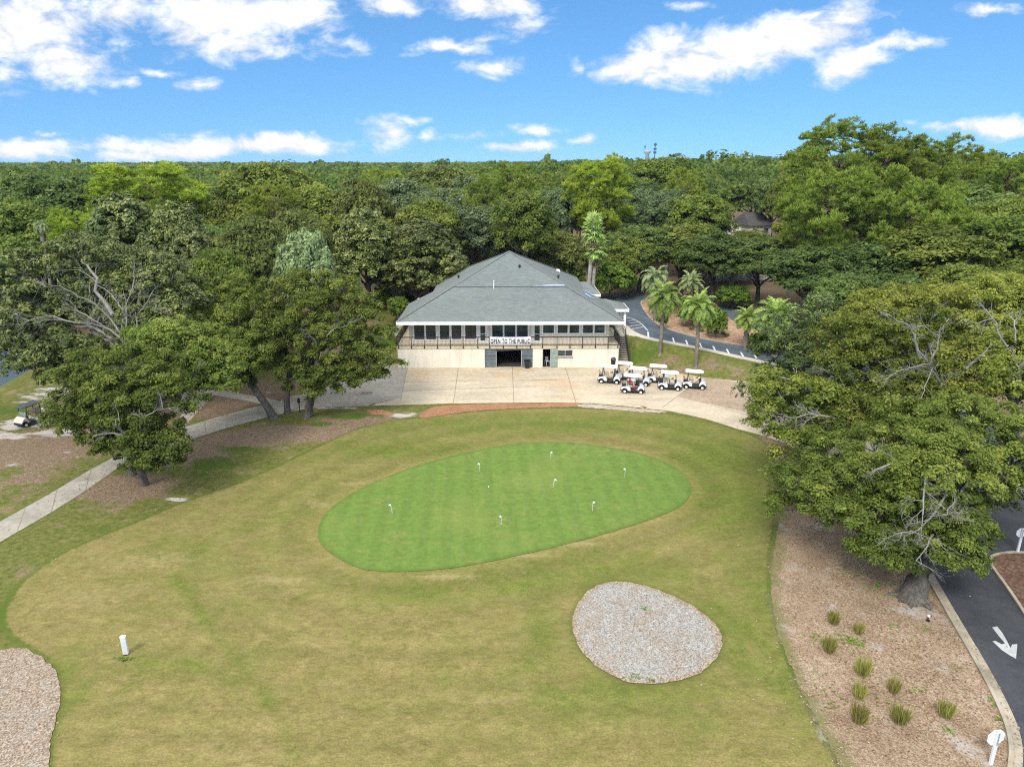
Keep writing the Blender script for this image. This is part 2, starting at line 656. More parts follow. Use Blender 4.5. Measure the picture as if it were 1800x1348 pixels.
wear = blob(X, Y, [(400, 1245, 3, .22, .42), (600, 1258, 2.5, .22, .40), (705, 1262, 2, .22, .40), (250, 985, 6, 2.0, .45), (480, 1020, 3, .8, .6), (150, 1045, 4, 2.0, .45), (860, 975, 6, .45, .8), (780, 1014, 3, .35, .8), (1000, 956, 4, .4, .7),
                   (560, 885, 2, 1.2, .5), (620, 850, 2.0, .6, .6), (1230, 865, .8, 3, .4), (1150, 795, 4, .5, .5), (420, 1320, 6, 1.2, .4), (650, 1180, 8, 2, .3), (1440, 1250, .6, 3, .4), (850, 1230, 6, .5, .45)])
put_attr("wear", wear)
# bare litter under the trees (1) against green rough (0)
dirt = blob(X, Y, [(230, 860, 4.5, 3.2, 1), (330, 800, 5, 4, .9), (440, 770, 6, 3, 1), (540, 760, 8, 3, 1), (640, 740, 6, 2, .9), (420, 700, 9, 8, 1), (60, 790, 9, 6, .85),
                   (140, 770, 6, 4, .9), (20, 850, 6, 5, .55), (100, 930, 3, 2.0, .35), (40, 1000, 3, 1.5, .35), (1400, 800, 4, 5, 1), (1420, 900, 4, 6, 1), (1480, 1000, 5, 5, 1),
                   (1450, 1130, 4, 5, 1), (1550, 1250, 5, 5, 1), (1650, 1150, 5, 5, 1), (1600, 900, 8, 8, 1), (1500, 760, 8, 8, .9), (1700, 1300, 5, 5, 1), (1480, 1280, 3, 3, 1),
                   (1160, 640, 3, 1.6, .5), (1240, 645, 5, 1.8, .55), (1200, 655, 4, 1.4, .75), (1175, 632, 2, 1, .6), (1300, 660, 4, 1.5, .4), (600, 600, 8, 8, 1), (200, 560, 25, 15, .9), (1600, 1340, 4, 3, 1)])
dirt = np.maximum(dirt, 0.85 * sstep(96, 104, Y))
dirt = np.maximum(dirt, 0.9 * sstep(30, 34, X) * sstep(55, 60, Y))
put_attr("dirt", dirt)
rlush = blob(X, Y, [(372, 815, 2.6, 1.6, 1), (420, 790, 3, 1.0, .8), (620, 732, 2.4, .9, 1), (560, 745, 2.5, .8, .7), (60, 1060, 3.2, 3.5, .8), (30, 920, 2.5, 2.2, .6), (170, 930, 3, 1.2, .5),
                    (1130, 615, 4, 2.2, .62), (1210, 635, 4, 1.2, .3), (1100, 495, 6, 8, .9), (20, 720, 3, 4, .6), (345, 835, 2, 1.5, .5), (690, 590, 5, 5, .9),
                    (1370, 970, 1, 3, .5), (1375, 1150, 1, 3, .6), (1310, 505, 4, 2.5, 1)])
put_attr("rlush", rlush)
sand = blob(X, Y, [(40, 745, 4.5, 2.2, .9), (110, 760, 4, 1.8, .85), (20, 765, 4, 1.5, .8), (90, 690, 4, 5, .7), (310, 877, 1.2, .35, 1), (705, 730, 2.2, .8, 1), (590, 717, 3, .5, .9),
                   (150, 800, 5, 1.2, .4), (30, 815, 3, 1, .4), (1450, 965, 1.2, .6, .5), (1390, 1040, 1.5, 1.5, .5), (1480, 1290, 2.5, 1.6, .7), (1560, 1330, 2.5, 1.4, .7), (1640, 1345, 2, 1, .6),
                   (1410, 1080, 1.4, 2, .4), (480, 690, 3, 1, .4), (1195, 655, 2, .8, .4), (760, 1330, .1, .1, 0)])
put_attr("sand", sand)
me.update(calc_edges=True)

t = NT("ground")
p = t.pos()
nL = t.noise(p, 0.07, 4, 0.55)
nM = t.noise(p, 0.45, 6, 0.65, dist=0.5)
nS = t.noise(p, 2.6, 5, 0.7)
nF = t.noise(p, 11.0, 4, 0.75)
nX = t.noise(p, 4.5, 5, 0.7, stretch=(0.5, 1.2, 1), dist=0.6)       # blades combed by the mower
nY = t.noise(p, 1.3, 6, 0.72, stretch=(0.75, 1.1, 1), dist=0.6)
fair, ring, lushn = t.attr("fair"), t.attr("ring"), t.attr("lush")
dirtn, rl, sn = t.attr("dirt"), t.attr("rlush"), t.attr("sand")
# mown turf
tan1, tan2 = (.160, .138, .041), (.256, .206, .080)
grn1, grn2 = (.090, .122, .017), (.138, .164, .031)
c_tan = t.mix(t.mapr(nY, 0.25, 0.75), tan1, tan2)
c_grn = t.mix(t.mapr(nS, 0.3, 0.7), grn1, grn2)
k = t.math('ADD', t.math('MULTIPLY', nM, 0.95), t.math('MULTIPLY', nL, 0.55))
k = t.math('ADD', k, t.math('MULTIPLY', lushn, 0.62))
k = t.math('ADD', k, t.math('MULTIPLY', t.mapr(nX, 0.2, 0.8), 0.18))
turf = t.mix(t.mapr(k, 0.69, 1.45), c_tan, c_grn)
band = t.math('SINE', t.math('ADD', t.math('MULTIPLY', ring, 2.1), t.math('MULTIPLY', nM, 2.5)))
turf = t.scale_col(turf, t.mapr(t.math('MULTIPLY', band, t.mapr(ring, 14, 1)), -1, 1, 0.92, 1.075, smooth=False))
coll = t.math('MULTIPLY', t.mapr(ring, 1.1, 0.2), t.mapr(nM, 0.40, 0.62))
turf = t.mix(t.math('MULTIPLY', coll, 0.40), turf, (.230, .170, .060))
sy = t.n("ShaderNodeSeparateXYZ")
t.link(p, sy.inputs[0])
rowm = t.math('SINE', t.math('ADD', t.math('MULTIPLY', sy.outputs[1], 3.4), t.math('MULTIPLY', nM, 2.0)))
turf = t.scale_col(turf, t.mapr(t.math('MULTIPLY', rowm, t.mapr(sy.outputs[1], 36, 26)), -1, 1, 0.95, 1.05, smooth=False))
turf = t.scale_col(turf, t.mapr(nX, 0.2, 0.8, 0.76, 1.22))
turf = t.scale_col(turf, t.mapr(nF, 0.25, 0.75, 0.74, 1.26))
wr = t.math('ADD', t.attr("wear"), t.math('MULTIPLY', t.math('SUBTRACT', nS, 0.5), 0.9))
turf = t.mix(t.math('MULTIPLY', t.mapr(wr, 0.25, 0.75), 0.62), turf, (.345, .262, .130))
lip = t.attr("bed")
turf = t.mix(t.math('MULTIPLY', t.mapr(t.math('ADD', lip, t.math('MULTIPLY', nS, 0.2)), 0.5, 0.12), 0.55), turf, (.090, .105, .022))
# rough and litter
v = t.n("ShaderNodeTexVoronoi")
t.link(p, v.inputs["Vector"])
v.inputs["Scale"].default_value = 11
sep = t.n("ShaderNodeSeparateColor")
t.link(v.outputs["Color"], sep.inputs[0])
c_gr = t.mix(t.mapr(nS, 0.3, 0.7), (.075, .095, .016), (.165, .160, .045))
c_gr = t.mix(t.mapr(nM, 0.52, 0.72), c_gr, (.225, .185, .080))
c_lu = t.mix(nS, (.048, .082, .012), (.105, .145, .024))
c_lit = t.ramp(t.math('ADD', t.math('MULTIPLY', sep.outputs[0], 0.5), t.math('MULTIPLY', nS, 0.5)),
               [(0.15, (.110, .075, .046)), (0.45, (.180, .128, .080)), (0.68, (.240, .176, .112)), (0.9, (.330, .260, .185))])
dm = t.math('ADD', dirtn, t.math('MULTIPLY', t.math('SUBTRACT', nM, 0.5), 1.5))
rough = t.mix(t.mapr(dm, 0.30, 0.62), c_gr, c_lit)
lm = t.math('ADD', rl, t.math('MULTIPLY', t.math('SUBTRACT', nM, 0.5), 1.8))
rough = t.mix(t.mapr(lm, 0.38, 0.62), rough, c_lu)
c_sand = t.mix(nF, (.330, .290, .250), (.560, .520, .480))
sm = t.math('ADD', sn, t.math('MULTIPLY', t.math('SUBTRACT', t.noise(p, 0.8, 6, 0.7, stretch=(0.7, 1.4, 1)), 0.5), 2.2))
rough = t.mix(t.mapr(sm, 0.42, 0.8), rough, c_sand)
rough = t.scale_col(rough, t.mapr(nF, 0.2, 0.8, 0.70, 1.3))
fm = t.math('ADD', fair, t.math('MULTIPLY', t.math('SUBTRACT', nS, 0.5), 0.55))
fac = t.mapr(fm, -0.10, 0.16)
edge = t.math('MULTIPLY', t.mapr(fm, -0.50, -0.12), t.mapr(fm, 0.12, -0.05))
col = t.mix(fac, rough, turf)
col = t.mix(t.math('MULTIPLY', edge, 0.6), col, (.085, .115, .018))
gm = t.finish(t.bsdf(col, 0.95, 0.12, bump=t.math('ADD', nF, nS), bstr=0.35, bdist=0.06))
me.materials.append(gm)
go = bpy.data.objects.new("ground", me)
COL.objects.link(go)
tag(go, kind="structure")


def in_poly(poly, x, y):
    c = False
    n = len(poly)
    for i in range(n):
        x0, y0 = poly[i]
        x1, y1 = poly[(i + 1) % n]
        if (y0 > y) != (y1 > y) and x < (x1 - x0) * (y - y0) / (y1 - y0) + x0:
            c = not c
    return c


def sheet(name, poly, m, off, pitch=0.8, zfun=None, kind="structure", parent=None, attr=None):
    """a sheet that follows the terrain, off metres above it"""
    xs, ys = [q[0] for q in poly], [q[1] for q in poly]
    pts = [Vector((a, b)) for a, b in poly]
    n = len(pts)
    S = None
    gxs, gys = np.arange(min(xs), max(xs), pitch), np.arange(min(ys), max(ys), pitch)
    if len(gxs) and len(gys):
        GX, GY = np.meshgrid(gxs + pitch * .37, gys + pitch * .41)
        S = sdf(poly, GX, GY)
        for a, b in zip(GX[S > pitch * 0.35], GY[S > pitch * 0.35]):
            pts.append(Vector((float(a), float(b))))
    vs, es, fs, *_ = delaunay_2d_cdt(pts, [(i, (i + 1) % n) for i in range(n)], [], 1, 1e-5)
    zs = H([q[0] for q in vs], [q[1] for q in vs])
    b = Mesh()
    b.v = [(q[0], q[1], float(z) + off) for q, z in zip(vs, zs)]
    b.f = [tuple(f) if (vs[f[1]] - vs[f[0]]).cross(vs[f[2]] - vs[f[0]]) > 0 else tuple(reversed(f)) for f in fs]
    o = b.build(name, m, parent, smooth=True)
    if attr is not None:
        a = o.data.attributes.new(attr[0], 'FLOAT', 'POINT')
        a.data.foreach_set("value", sdf(attr[1], np.array([q[0] for q in vs]), np.array([q[1] for q in vs])).astype(np.float32))
    if parent is None: tag(o, kind=kind)
    return o


def strip_poly(pts, w):
    """centre line to closed polygon of width w (metres)"""
    pts = [Vector(q) for q in pts]
    L, Rr = [], []
    for i, q in enumerate(pts):
        d = (pts[min(i + 1, len(pts) - 1)] - pts[max(i - 1, 0)]).normalized()
        nrm = Vector((-d.y, d.x)) * (w / 2)
        L.append(tuple(q + nrm))
        Rr.append(tuple(q - nrm))
    return L + Rr[::-1]


def kerb(name, pts, w, h, m, sink=0.05, parent=None):
    b = Mesh()
    pts = [Vector(q) for q in pts]
    prev = None
    for i, q in enumerate(pts):
        d = (pts[min(i + 1, len(pts) - 1)] - pts[max(i - 1, 0)]).normalized()
        nrm = Vector((-d.y, d.x)) * (w / 2)
        z = hz(q.x, q.y)
        a, c = q + nrm, q - nrm
        k = len(b.v)
        b.v += [(a.x, a.y, z - sink), (a.x, a.y, z + h), (c.x, c.y, z + h), (c.x, c.y, z - sink)]
        if prev is not None:
            for j in range(4):
                b.f.append((prev + j, prev + (j + 1) % 4, k + (j + 1) % 4, k + j))
        else:
            b.f.append((k, k + 1, k + 2, k + 3))
        prev = k
    b.f.append((prev + 3, prev + 2, prev + 1, prev))
    o = b.build(name, m, parent)
    if parent is None: tag(o, kind="structure")
    return o


# putting green: closely mown, faint stripes, tan wear
t = NT("putting_green")
p = t.pos()
sx = t.n("ShaderNodeSeparateXYZ")
t.link(p, sx.inputs[0])
nM = t.noise(p, 0.5, 6, 0.65, dist=0.6)
nS = t.noise(p, 2.2, 5, 0.7)
nF = t.noise(p, 10, 4, 0.75)
s1 = t.math('SINE', t.math('MULTIPLY', t.math('ADD', sx.outputs[0], t.math('MULTIPLY', sx.outputs[1], 0.06)), 4.3))
s2 = t.math('SINE', t.math('MULTIPLY', t.math('ADD', sx.outputs[1], t.math('MULTIPLY', sx.outputs[0], -0.03)), 3.6))
c = t.mix(t.mapr(nS, 0.3, 0.7), (.098, .164, .027), (.140, .202, .043))
c = t.scale_col(c, t.mapr(s1, -0.7, 0.7, 0.955, 1.04))
c = t.scale_col(c, t.mapr(s2, -0.7, 0.7, 0.985, 1.015))
w = t.math('MULTIPLY', t.mapr(nM, 0.53, 0.70), t.mapr(nS, 0.42, 0.62))
c = t.mix(t.math('MULTIPLY', w, 0.75), c, (.235, .200, .065))
w2 = t.noise(p, 0.16, 3, 0.5)
c = t.mix(t.math('MULTIPLY', t.mapr(w2, 0.5, 0.68), 0.30), c, (.215, .235, .060))
c = t.scale_col(c, t.mapr(nF, 0.2, 0.8, 0.86, 1.14))
rim = t.mapr(t.attr("rim"), 0.45, 0.05)
c = t.mix(t.math('MULTIPLY', rim, 0.35), c, (.060, .110, .016))
M['green'] = t.finish(t.bsdf(c, 0.9, 0.15, bump=nF, bstr=0.15, bdist=0.02))
sheet("putting_green", GREEN, M['green'], 0.03, 0.6, attr=("rim", GREEN))

# gravel beds in the fairway
def gravel_mat(name, bias=0.0):
    t = NT(name)
    p = t.pos()
    v = t.n("ShaderNodeTexVoronoi")
    t.link(p, v.inputs["Vector"])
    v.inputs["Scale"].default_value = 17
    sep = t.n("ShaderNodeSeparateColor")
    t.link(v.outputs["Color"], sep.inputs[0])
    n1 = t.noise(p, 0.55, 6, 0.65, dist=0.4)
    n2 = t.noise(p, 13, 4, 0.8)
    n3 = t.noise(p, 2.6, 5, 0.7)
    g = t.ramp(t.math('ADD', t.math('MULTIPLY', sep.outputs[0], 0.6), t.math('MULTIPLY', n2, 0.4)),
               [(0.12, (.130, .098, .075)), (0.32, (.262, .240, .205)), (0.6, (.365, .348, .308)), (0.9, (.510, .490, .445))])
    br = t.ramp(sep.outputs[1], [(0.0, (.150, .104, .068)), (0.5, (.310, .230, .155)), (1.0, (.480, .395, .295))])
    rim = t.mapr(t.attr("rim"), 0.40, 0.0)
    k = t.math('ADD', t.math('ADD', t.math('MULTIPLY', n1, 0.75), t.math('MULTIPLY', n3, 0.45)), t.math('MULTIPLY', rim, 0.30))
    c = t.mix(t.math('MULTIPLY', t.mapr(k, 0.53 - bias, 0.78 - bias), 0.9), g, br)
    c = t.scale_col(c, t.mapr(n2, 0.2, 0.8, 0.65, 1.25))
    return t.finish(t.bsdf(c, 0.95, 0.15, bump=t.math('ADD', n2, sep.outputs[0]), bstr=0.6, bdist=0.05))


M['gravel'] = gravel_mat("gravel")
M['gravel_tan'] = gravel_mat("gravel_tan", 0.16)
def ragged(poly, amp, seed):
    r = random.Random(seed)
    out = []
    n = len(poly)
    for i in range(n):
        a, b = Vector(poly[i]), Vector(poly[(i + 1) % n])
        m = max(1, int((b - a).length / 0.22))
        for k in range(m):
            q = a.lerp(b, k / m)
            out.append((q.x + r.uniform(-amp, amp), q.y + r.uniform(-amp, amp)))
    return out


sheet("gravel_bed", ragged(BED1, 0.045, 1), M['gravel'], 0.035, 0.5, attr=("rim", BED1))
sheet("gravel_bed", ragged(BED2, 0.06, 2), M['gravel_tan'], 0.035, 0.5, attr=("rim", BED2))

# mulch at the right, by the kerb
M['mulch'] = speckle_mat("mulch", [(.092, .062, .040), (.188, .126, .076), (.272, .192, .120), (.362, .275, .185), (.480, .400, .305)], 17.0, 0.45, green=0.55, rim=True)
M['mulch_dark'] = speckle_mat("mulch_dark", [(.045, .026, .018), (.095, .055, .036), (.150, .092, .060), (.230, .160, .110)], 8.0, 0.5)
M['straw'] = speckle_mat("straw", [(.150, .070, .038), (.270, .130, .068), (.345, .175, .092), (.430, .250, .140)], 10.0, 0.6)
M['island'] = speckle_mat("island", [(.150, .085, .055), (.290, .180, .110), (.400, .265, .170), (.520, .400, .290)], 3.5, 0.35)

KERB_L = gxy([(1600, 940), (1628, 1004), (1660, 1060), (1690, 1112), (1722, 1166), (1752, 1222), (1776, 1275), (1784, 1315), (1782, 1348), (1774, 1390), (1750, 1460)])
KERB_L = smooth_poly(KERB_L, 2, closed=False)
MB = smooth_poly(gxy([(1368, 1120), (1356, 1060), (1354, 1010), (1362, 960), (1372, 900), (1420, 850), (1520, 850), (1590, 930)]), 1, closed=False) + \
    [(a - 0.1, b) for a, b in KERB_L] + gxy([(1640, 1500), (1520, 1420), (1448, 1292), (1408, 1212)])
MBE = smooth_poly(gxy([(1448, 1292), (1408, 1212), (1368, 1120), (1356, 1060), (1354, 1010), (1362, 960), (1372, 900), (1420, 850), (1520, 850)]), 1, closed=False) + gxy([(2600, 850), (2600, 1600), (1640, 1500), (1520, 1420)])
sheet("mulch_bed", ragged(MB, 0.07, 3), M['mulch'], 0.02, 0.5, attr=("rim", MBE))

# foreground drive on the right
M['asphalt'] = asphalt_mat("asphalt", (.046, .048, .052))
M['asphalt_blue'] = asphalt_mat("asphalt_blue", (.080, .102, .118))
M['kerb'] = concrete_mat("kerb", (.400, .345, .255), (.300, .260, .190), (.190, .170, .110), 0.8)
ISL = smooth_poly(gxy([(1738, 985), (1748, 976), (1785, 971), (1850, 978), (2000, 1010), (2050, 1250), (1900, 1230), (1830, 1130), (1800, 1078), (1768, 1030), (1745, 1000)]), 2)
ROADR = [(a + 0.02, b) for a, b in KERB_L] + gxy([(2100, 1450), (2150, 1000), (1960, 860), (1880, 790), (1760, 760), (1700, 800)])
sheet("road", ROADR, M['asphalt'], 0.012, 1.0)
sheet("traffic_island", [tuple(q) for q in ISL], M['mulch_dark'], 0.06, 0.7)
kerb("kerb", [(a - 0.16, b) for a, b in KERB_L], 0.16, 0.13, M['kerb'])
kerb("gutter", [(a + 0.14, b) for a, b in KERB_L], 0.34, 0.035, M['kerb'])
kerb("kerb", ISL + [ISL[0], ISL[1]], 0.16, 0.13, M['kerb'])
M['paint'] = concrete_mat("road_paint", (.46, .46, .44), (.36, .36, .35), (.16, .16, .16), 0.85)
c5 = lambda x, y: (1300 + x / 3.386, 950 + y / 3.386)
ARROW = gxy([c5(1503, 517), c5(1533, 512), c5(1562, 548), c5(1592, 600), c5(1612, 640), c5(1622, 619), c5(1653, 617), c5(1645, 704), c5(1610, 685), c5(1560, 652), c5(1505, 600), c5(1522, 597), c5(1560, 618), c5(1580, 612), c5(1545, 572)])
sheet("road_marking", ARROW, M['paint'], 0.022, 2)

# concrete forecourt and cart paths
M['conc'] = concrete_mat("forecourt", (.510, .430, .305), (.410, .345, .245), (.480, .320, .175), 0.6)
M['conc_grey'] = concrete_mat("path_concrete", (.375, .340, .275), (.285, .258, .208), (.360, .300, .215), 0.4)
M['aggregate'] = speckle_mat("aggregate", [(.210, .150, .100), (.300, .225, .155), (.370, .285, .200), (.450, .360, .270)], 6.0, 0.3)
FORE = gxy([(700, 645.5), (800, 645), (900, 644.5), (1000, 644), (1088, 643.5), (1108, 641), (1160, 651), (1240, 664), (1330, 673), (1420, 688), (1480, 720), (1560, 770), (1540, 800), (1440, 800), (1378, 778), (1335, 764), (1300, 755),
            (1240, 736), (1180, 723), (1100, 714), (1040, 709), (960, 707.5), (800, 709), (700, 712), (640, 713.5), (560, 715.5), (520, 722), (500, 727), (480, 710), (520, 695), (560, 690), (590, 672), (620, 655), (650, 640), (680, 630), (698, 632)])
sheet("forecourt", FORE, M['conc'], 0.012, 0.8)
AGG = gxy([(1190, 697), (1232, 663.5), (1330, 674), (1420, 690), (1480, 722), (1545, 768), (1475, 770), (1380, 748), (1300, 722), (1240, 708)])
sheet("aggregate_paving", AGG, M['aggregate'], 0.018, 0.8)
GREY = gxy([(504, 726), (482, 711), (520, 696), (560, 691), (590, 673), (620, 656), (650, 641), (680, 632), (697, 634), (716, 647), (712, 665), (704, 700), (640, 713), (560, 715), (520, 721)])
sheet("forecourt_apron", GREY, M['conc_grey'], 0.018, 0.8)
PATH1 = gxy([(-60, 950), (0, 917), (50, 889), (100, 861), (160, 825), (215, 796), (320, 752), (400, 728), (450, 715), (480, 709), (506, 726), (460, 736), (400, 752), (325, 776), (260, 800), (215, 817), (150, 863), (90, 901), (0, 953), (-60, 990)])
sheet("cart_path", PATH1, M['conc_grey'], 0.022, 0.8)
PATH2 = gxy([(350, 680), (375, 683), (420, 692), (470, 700), (500, 708), (470, 713), (430, 704), (375, 695), (350, 722), (318, 757), (300, 760), (325, 720), (338, 695)])
sheet("cart_path", PATH2, M['conc_grey'], 0.026, 0.8)
t = NT("joint")
M['joint'] = t.finish(t.bsdf((.27, .225, .165), 0.9, 0.2))
c1 = lambda x, y: (640 + x / 3.6, 400 + y / 3.6)
JOINTS = [[c1(597, 885), c1(565, 1110)], [c1(938, 882), c1(948, 1112)], [c1(1272, 880), c1(1335, 1090), c1(1345, 1120)], [c1(275, 885), c1(232, 1090)], [c1(232, 978), c1(1300, 962)],
          [(1234, 664), (1165, 716)], [(1195, 697), (1310, 728), (1380, 750)], [(560, 694), (640, 690)], [(620, 714), (636, 690), (660, 660)]]
for ln in JOINTS:
    pts = gxy(ln)
    P = []
    for a, b in zip(pts[:-1], pts[1:]):
        for k in range(6): P.append(tuple(Vector(a).lerp(Vector(b), k / 6)))
    P.append(pts[-1])
    sheet("joint", strip_poly(P, 0.07), M['joint'], 0.023, 3)
for a, b in [((100, 861), (90, 901)), ((160, 825), (150, 863)), ((215, 796), (215, 817)), ((320, 752), (325, 776)), ((400, 728), (400, 752)), ((45, 891), (30, 935)), ((270, 771), (270, 797)), ((360, 740), (362, 764))]:
    sheet("joint", strip_poly(gxy([a, b]), 0.06), M['joint'], 0.030, 3)
# run off stain along the forecourt
M['stain'] = concrete_mat("stained_concrete", (.400, .350, .270), (.330, .285, .220), (.30, .24, .16), 0.6)
pts = smooth_poly(gxy([(660, 690), (690, 688), (730, 686), (800, 684), (860, 681.5), (930, 678.5)]), 1, closed=False)
sheet("stain", ragged(strip_poly(pts, 0.42), 0.10, 8), M['stain'], 0.021, 0.5)
# pine straw edging under the forecourt
STRAW = smooth_poly(gxy([(733, 735), (745, 722), (770, 713), (850, 710.5), (960, 709), (1016, 709), (1014, 716), (960, 716), (850, 721), (790, 728), (760, 733)]), 1)
sheet("pine_straw", ragged(STRAW, 0.08, 4), M['straw'], 0.028, 0.6)
STRAW2 = smooth_poly(gxy([(640, 722), (665, 719), (690, 725), (692, 732), (670, 730), (650, 727)]), 1)
sheet("pine_straw", ragged(STRAW2, 0.10, 5), M['straw'], 0.028, 0.6)
M['verge'] = speckle_mat("verge", [(.20, .12, .07), (.33, .24, .17), (.42, .35, .28), (.55, .50, .44)], 6.0, 0.6)
VERGE = smooth_poly(gxy([(1016, 709.5), (1060, 712), (1100, 716), (1150, 721), (1180, 725), (1150, 726), (1100, 722), (1050, 718), (1016, 716.5)]), 1)
sheet("verge", ragged(VERGE, 0.08, 6), M['verge'], 0.026, 0.6)

# upper drive beyond the bank
c2 = lambda x, y: (1000 + x / 4.4925, 420 + y / 4.4925)
UP_NEAR = smooth_poly(gxy([c2(420, 640), c2(470, 700), c2(540, 752), c2(640, 785), c2(800, 815), c2(1000, 853), c2(1200, 895), c2(1470, 953), c2(1600, 985), (1440, 660)]), 1, closed=False)
UP_FAR = smooth_poly(gxy([c2(900, 505), c2(700, 470), c2(610, 480), c2(560, 505), c2(600, 580), c2(650, 640), c2(720, 690), c2(830, 735), c2(1000, 780), c2(1200, 818), c2(1400, 850), c2(1510, 866), c2(1620, 890)]), 1, closed=False)
DRIVE = UP_NEAR + gxy([(1560, 700), (1640, 730), (1700, 800), (1760, 760), (1640, 650), (1440, 630), (1380, 622)]) + UP_FAR[::-1][:0]
D1 = UP_NEAR + gxy([(1560, 700), (1690, 800), (1770, 770), (1640, 650), (1500, 635), (1420, 628), (1360, 618)]) + UP_FAR[::-1] + gxy([c2(620, 420), c2(450, 420), c2(290, 445), c2(250, 480), c2(330, 560)])
sheet("drive", D1, M['asphalt_blue'], 0.05, 0.9)
D2 = gxy([c2(1190, 500), c2(1300, 520), c2(1420, 560), c2(1560, 620), c2(1660, 720), c2(1620, 800), c2(1480, 720), c2(1380, 690), c2(1290, 640), c2(1200, 575)])
sheet("drive", D2, M['asphalt_blue'], 0.05, 0.9)
ISLU = UP_FAR + gxy([c2(1600, 800), c2(1480, 725), c2(1380, 695), c2(1290, 645), c2(1200, 580), c2(1100, 520)])
sheet("planting_island", ISLU, M['island'], 0.07, 0.8)
kerb("kerb", UP_FAR, 0.22, 0.16, M['kerb'])
M['walk'] = concrete_mat("walk_concrete", (.520, .470, .380), (.430, .390, .310), (.40, .33, .23), 0.3)
SW = []
UN = [Vector(q) for q in UP_NEAR]
for i, q in enumerate(UN):
    d = (UN[min(i + 1, len(UN) - 1)] - UN[max(i - 1, 0)]).normalized()
    SW.append(tuple(q + Vector((d.y, -d.x)) * 0.55))
kerb("walkway", SW, 1.05, 0.09, M['walk'])
TOPW = gxy([c2(395, 690), c2(440, 690), c2(475, 712), c2(545, 762), c2(520, 775), c2(455, 775), c2(400, 780)])
sheet("walkway", gxy([c2(330, 600), c2(412, 622), c2(470, 702), c2(545, 757), c2(530, 772), c2(450, 770), c2(405, 768), c2(360, 690)]), M['walk'], 0.06, 0.5)
# painted lines
M['line'] = concrete_mat("line_paint", (.74, .74, .72), (.62, .62, .60), (.5, .5, .5), 0.4)


def line(a, b, w=0.13, off=0.062):
    A, B = gxy([a, b])
    n = 5
    sheet("road_marking", strip_poly([tuple(Vector(A).lerp(Vector(B), k / n)) for k in range(n + 1)], w), M['line'], off, 5)


for a, b in [((625, 738), (628, 782)), ((724, 760), (726, 796)), ((820, 784), (832, 822)), ((924, 803), (940, 846)), ((1032, 826), (1050, 862)), ((1138, 850), (1156, 885)), ((1246, 873), (1268, 915)), ((1356, 897), (1380, 935)), ((1464, 920), (1482, 946))]:
    line(c2(*a), c2(*b), 0.2)
line(c2(1450, 884), c2(1520, 895), 0.16)
fan = smooth_poly(gxy([c2(405, 616), c2(450, 622), c2(500, 632), c2(550, 655), c2(590, 690), c2(622, 728)]), 2, closed=False)
sheet("road_marking", strip_poly(fan, 0.14), M['line'], 0.066, 5)
for a, b in [((420, 640), (478, 628)), ((430, 658), (520, 644)), ((445, 676), (550, 658)), ((460, 698), (575, 678)), ((480, 722), (590, 696))]:
    line(c2(*a), c2(*b), 0.10)

# pond at the left edge
t = NT("pond_water")
p = t.pos()
w = t.noise(p, 1.4, 4, 0.6)
M['water'] = t.finish(t.bsdf((.10, .14, .17), 0.12, 0.5, bump=w, bstr=0.12, bdist=0.1))
b = Mesh()
b.add([(-140, 66, -0.32), (-53.5, 66, -0.32), (-55.5, 96, -0.32), (-140, 96, -0.32)], [(0, 1, 2, 3)])
tag(b.build("pond", M['water']), kind="structure")

# ------------------------------------------------------------------ sky and light
world = bpy.data.worlds.new("World")
SC.world = world
world.use_nodes = True
wt = world.node_tree
wt.nodes.clear()


class WT(NT):
    def __init__(s):
        s.t = wt


t = WT()
SUN_EL, SUN_AZ = R(47), R(203)      # azimuth clockwise from +Y: behind the camera, slightly left
sky = t.n("ShaderNodeTexSky")
sky.sky_type = 'NISHITA'
sky.sun_disc = False
sky.sun_elevation = SUN_EL
sky.sun_rotation = SUN_AZ
sky.altitude = 0
sky.air_density = 1.0
sky.dust_density = 0.2
sky.ozone_density = 3.0
d = t.n("ShaderNodeTexCoord").outputs["Generated"]
sx = t.n("ShaderNodeSeparateXYZ")
t.link(d, sx.inputs[0])
yy = t.math('MAXIMUM', sx.outputs[1], 0.05)
cb = t.n("ShaderNodeCombineXYZ")
t.link(t.math('DIVIDE', sx.outputs[0], yy), cb.inputs[0])
t.link(t.math('DIVIDE', sx.outputs[2], yy), cb.inputs[1])
uv = cb.outputs[0]


def nz(scale, det, rough, stretch, off=0.0, dist=0.0):
    mp = t.n("ShaderNodeMapping")
    t.link(uv, mp.inputs[0])
    mp.inputs["Scale"].default_value = stretch
    mp.inputs["Location"].default_value = (off, off * .7, 0)
    nd = t.n("ShaderNodeTexNoise")
    t.link(mp.outputs[0], nd.inputs[0])
    nd.inputs["Scale"].default_value = scale
    nd.inputs["Detail"].default_value = det
    nd.inputs["Roughness"].default_value = rough
    nd.inputs["Distortion"].default_value = dist
    return nd


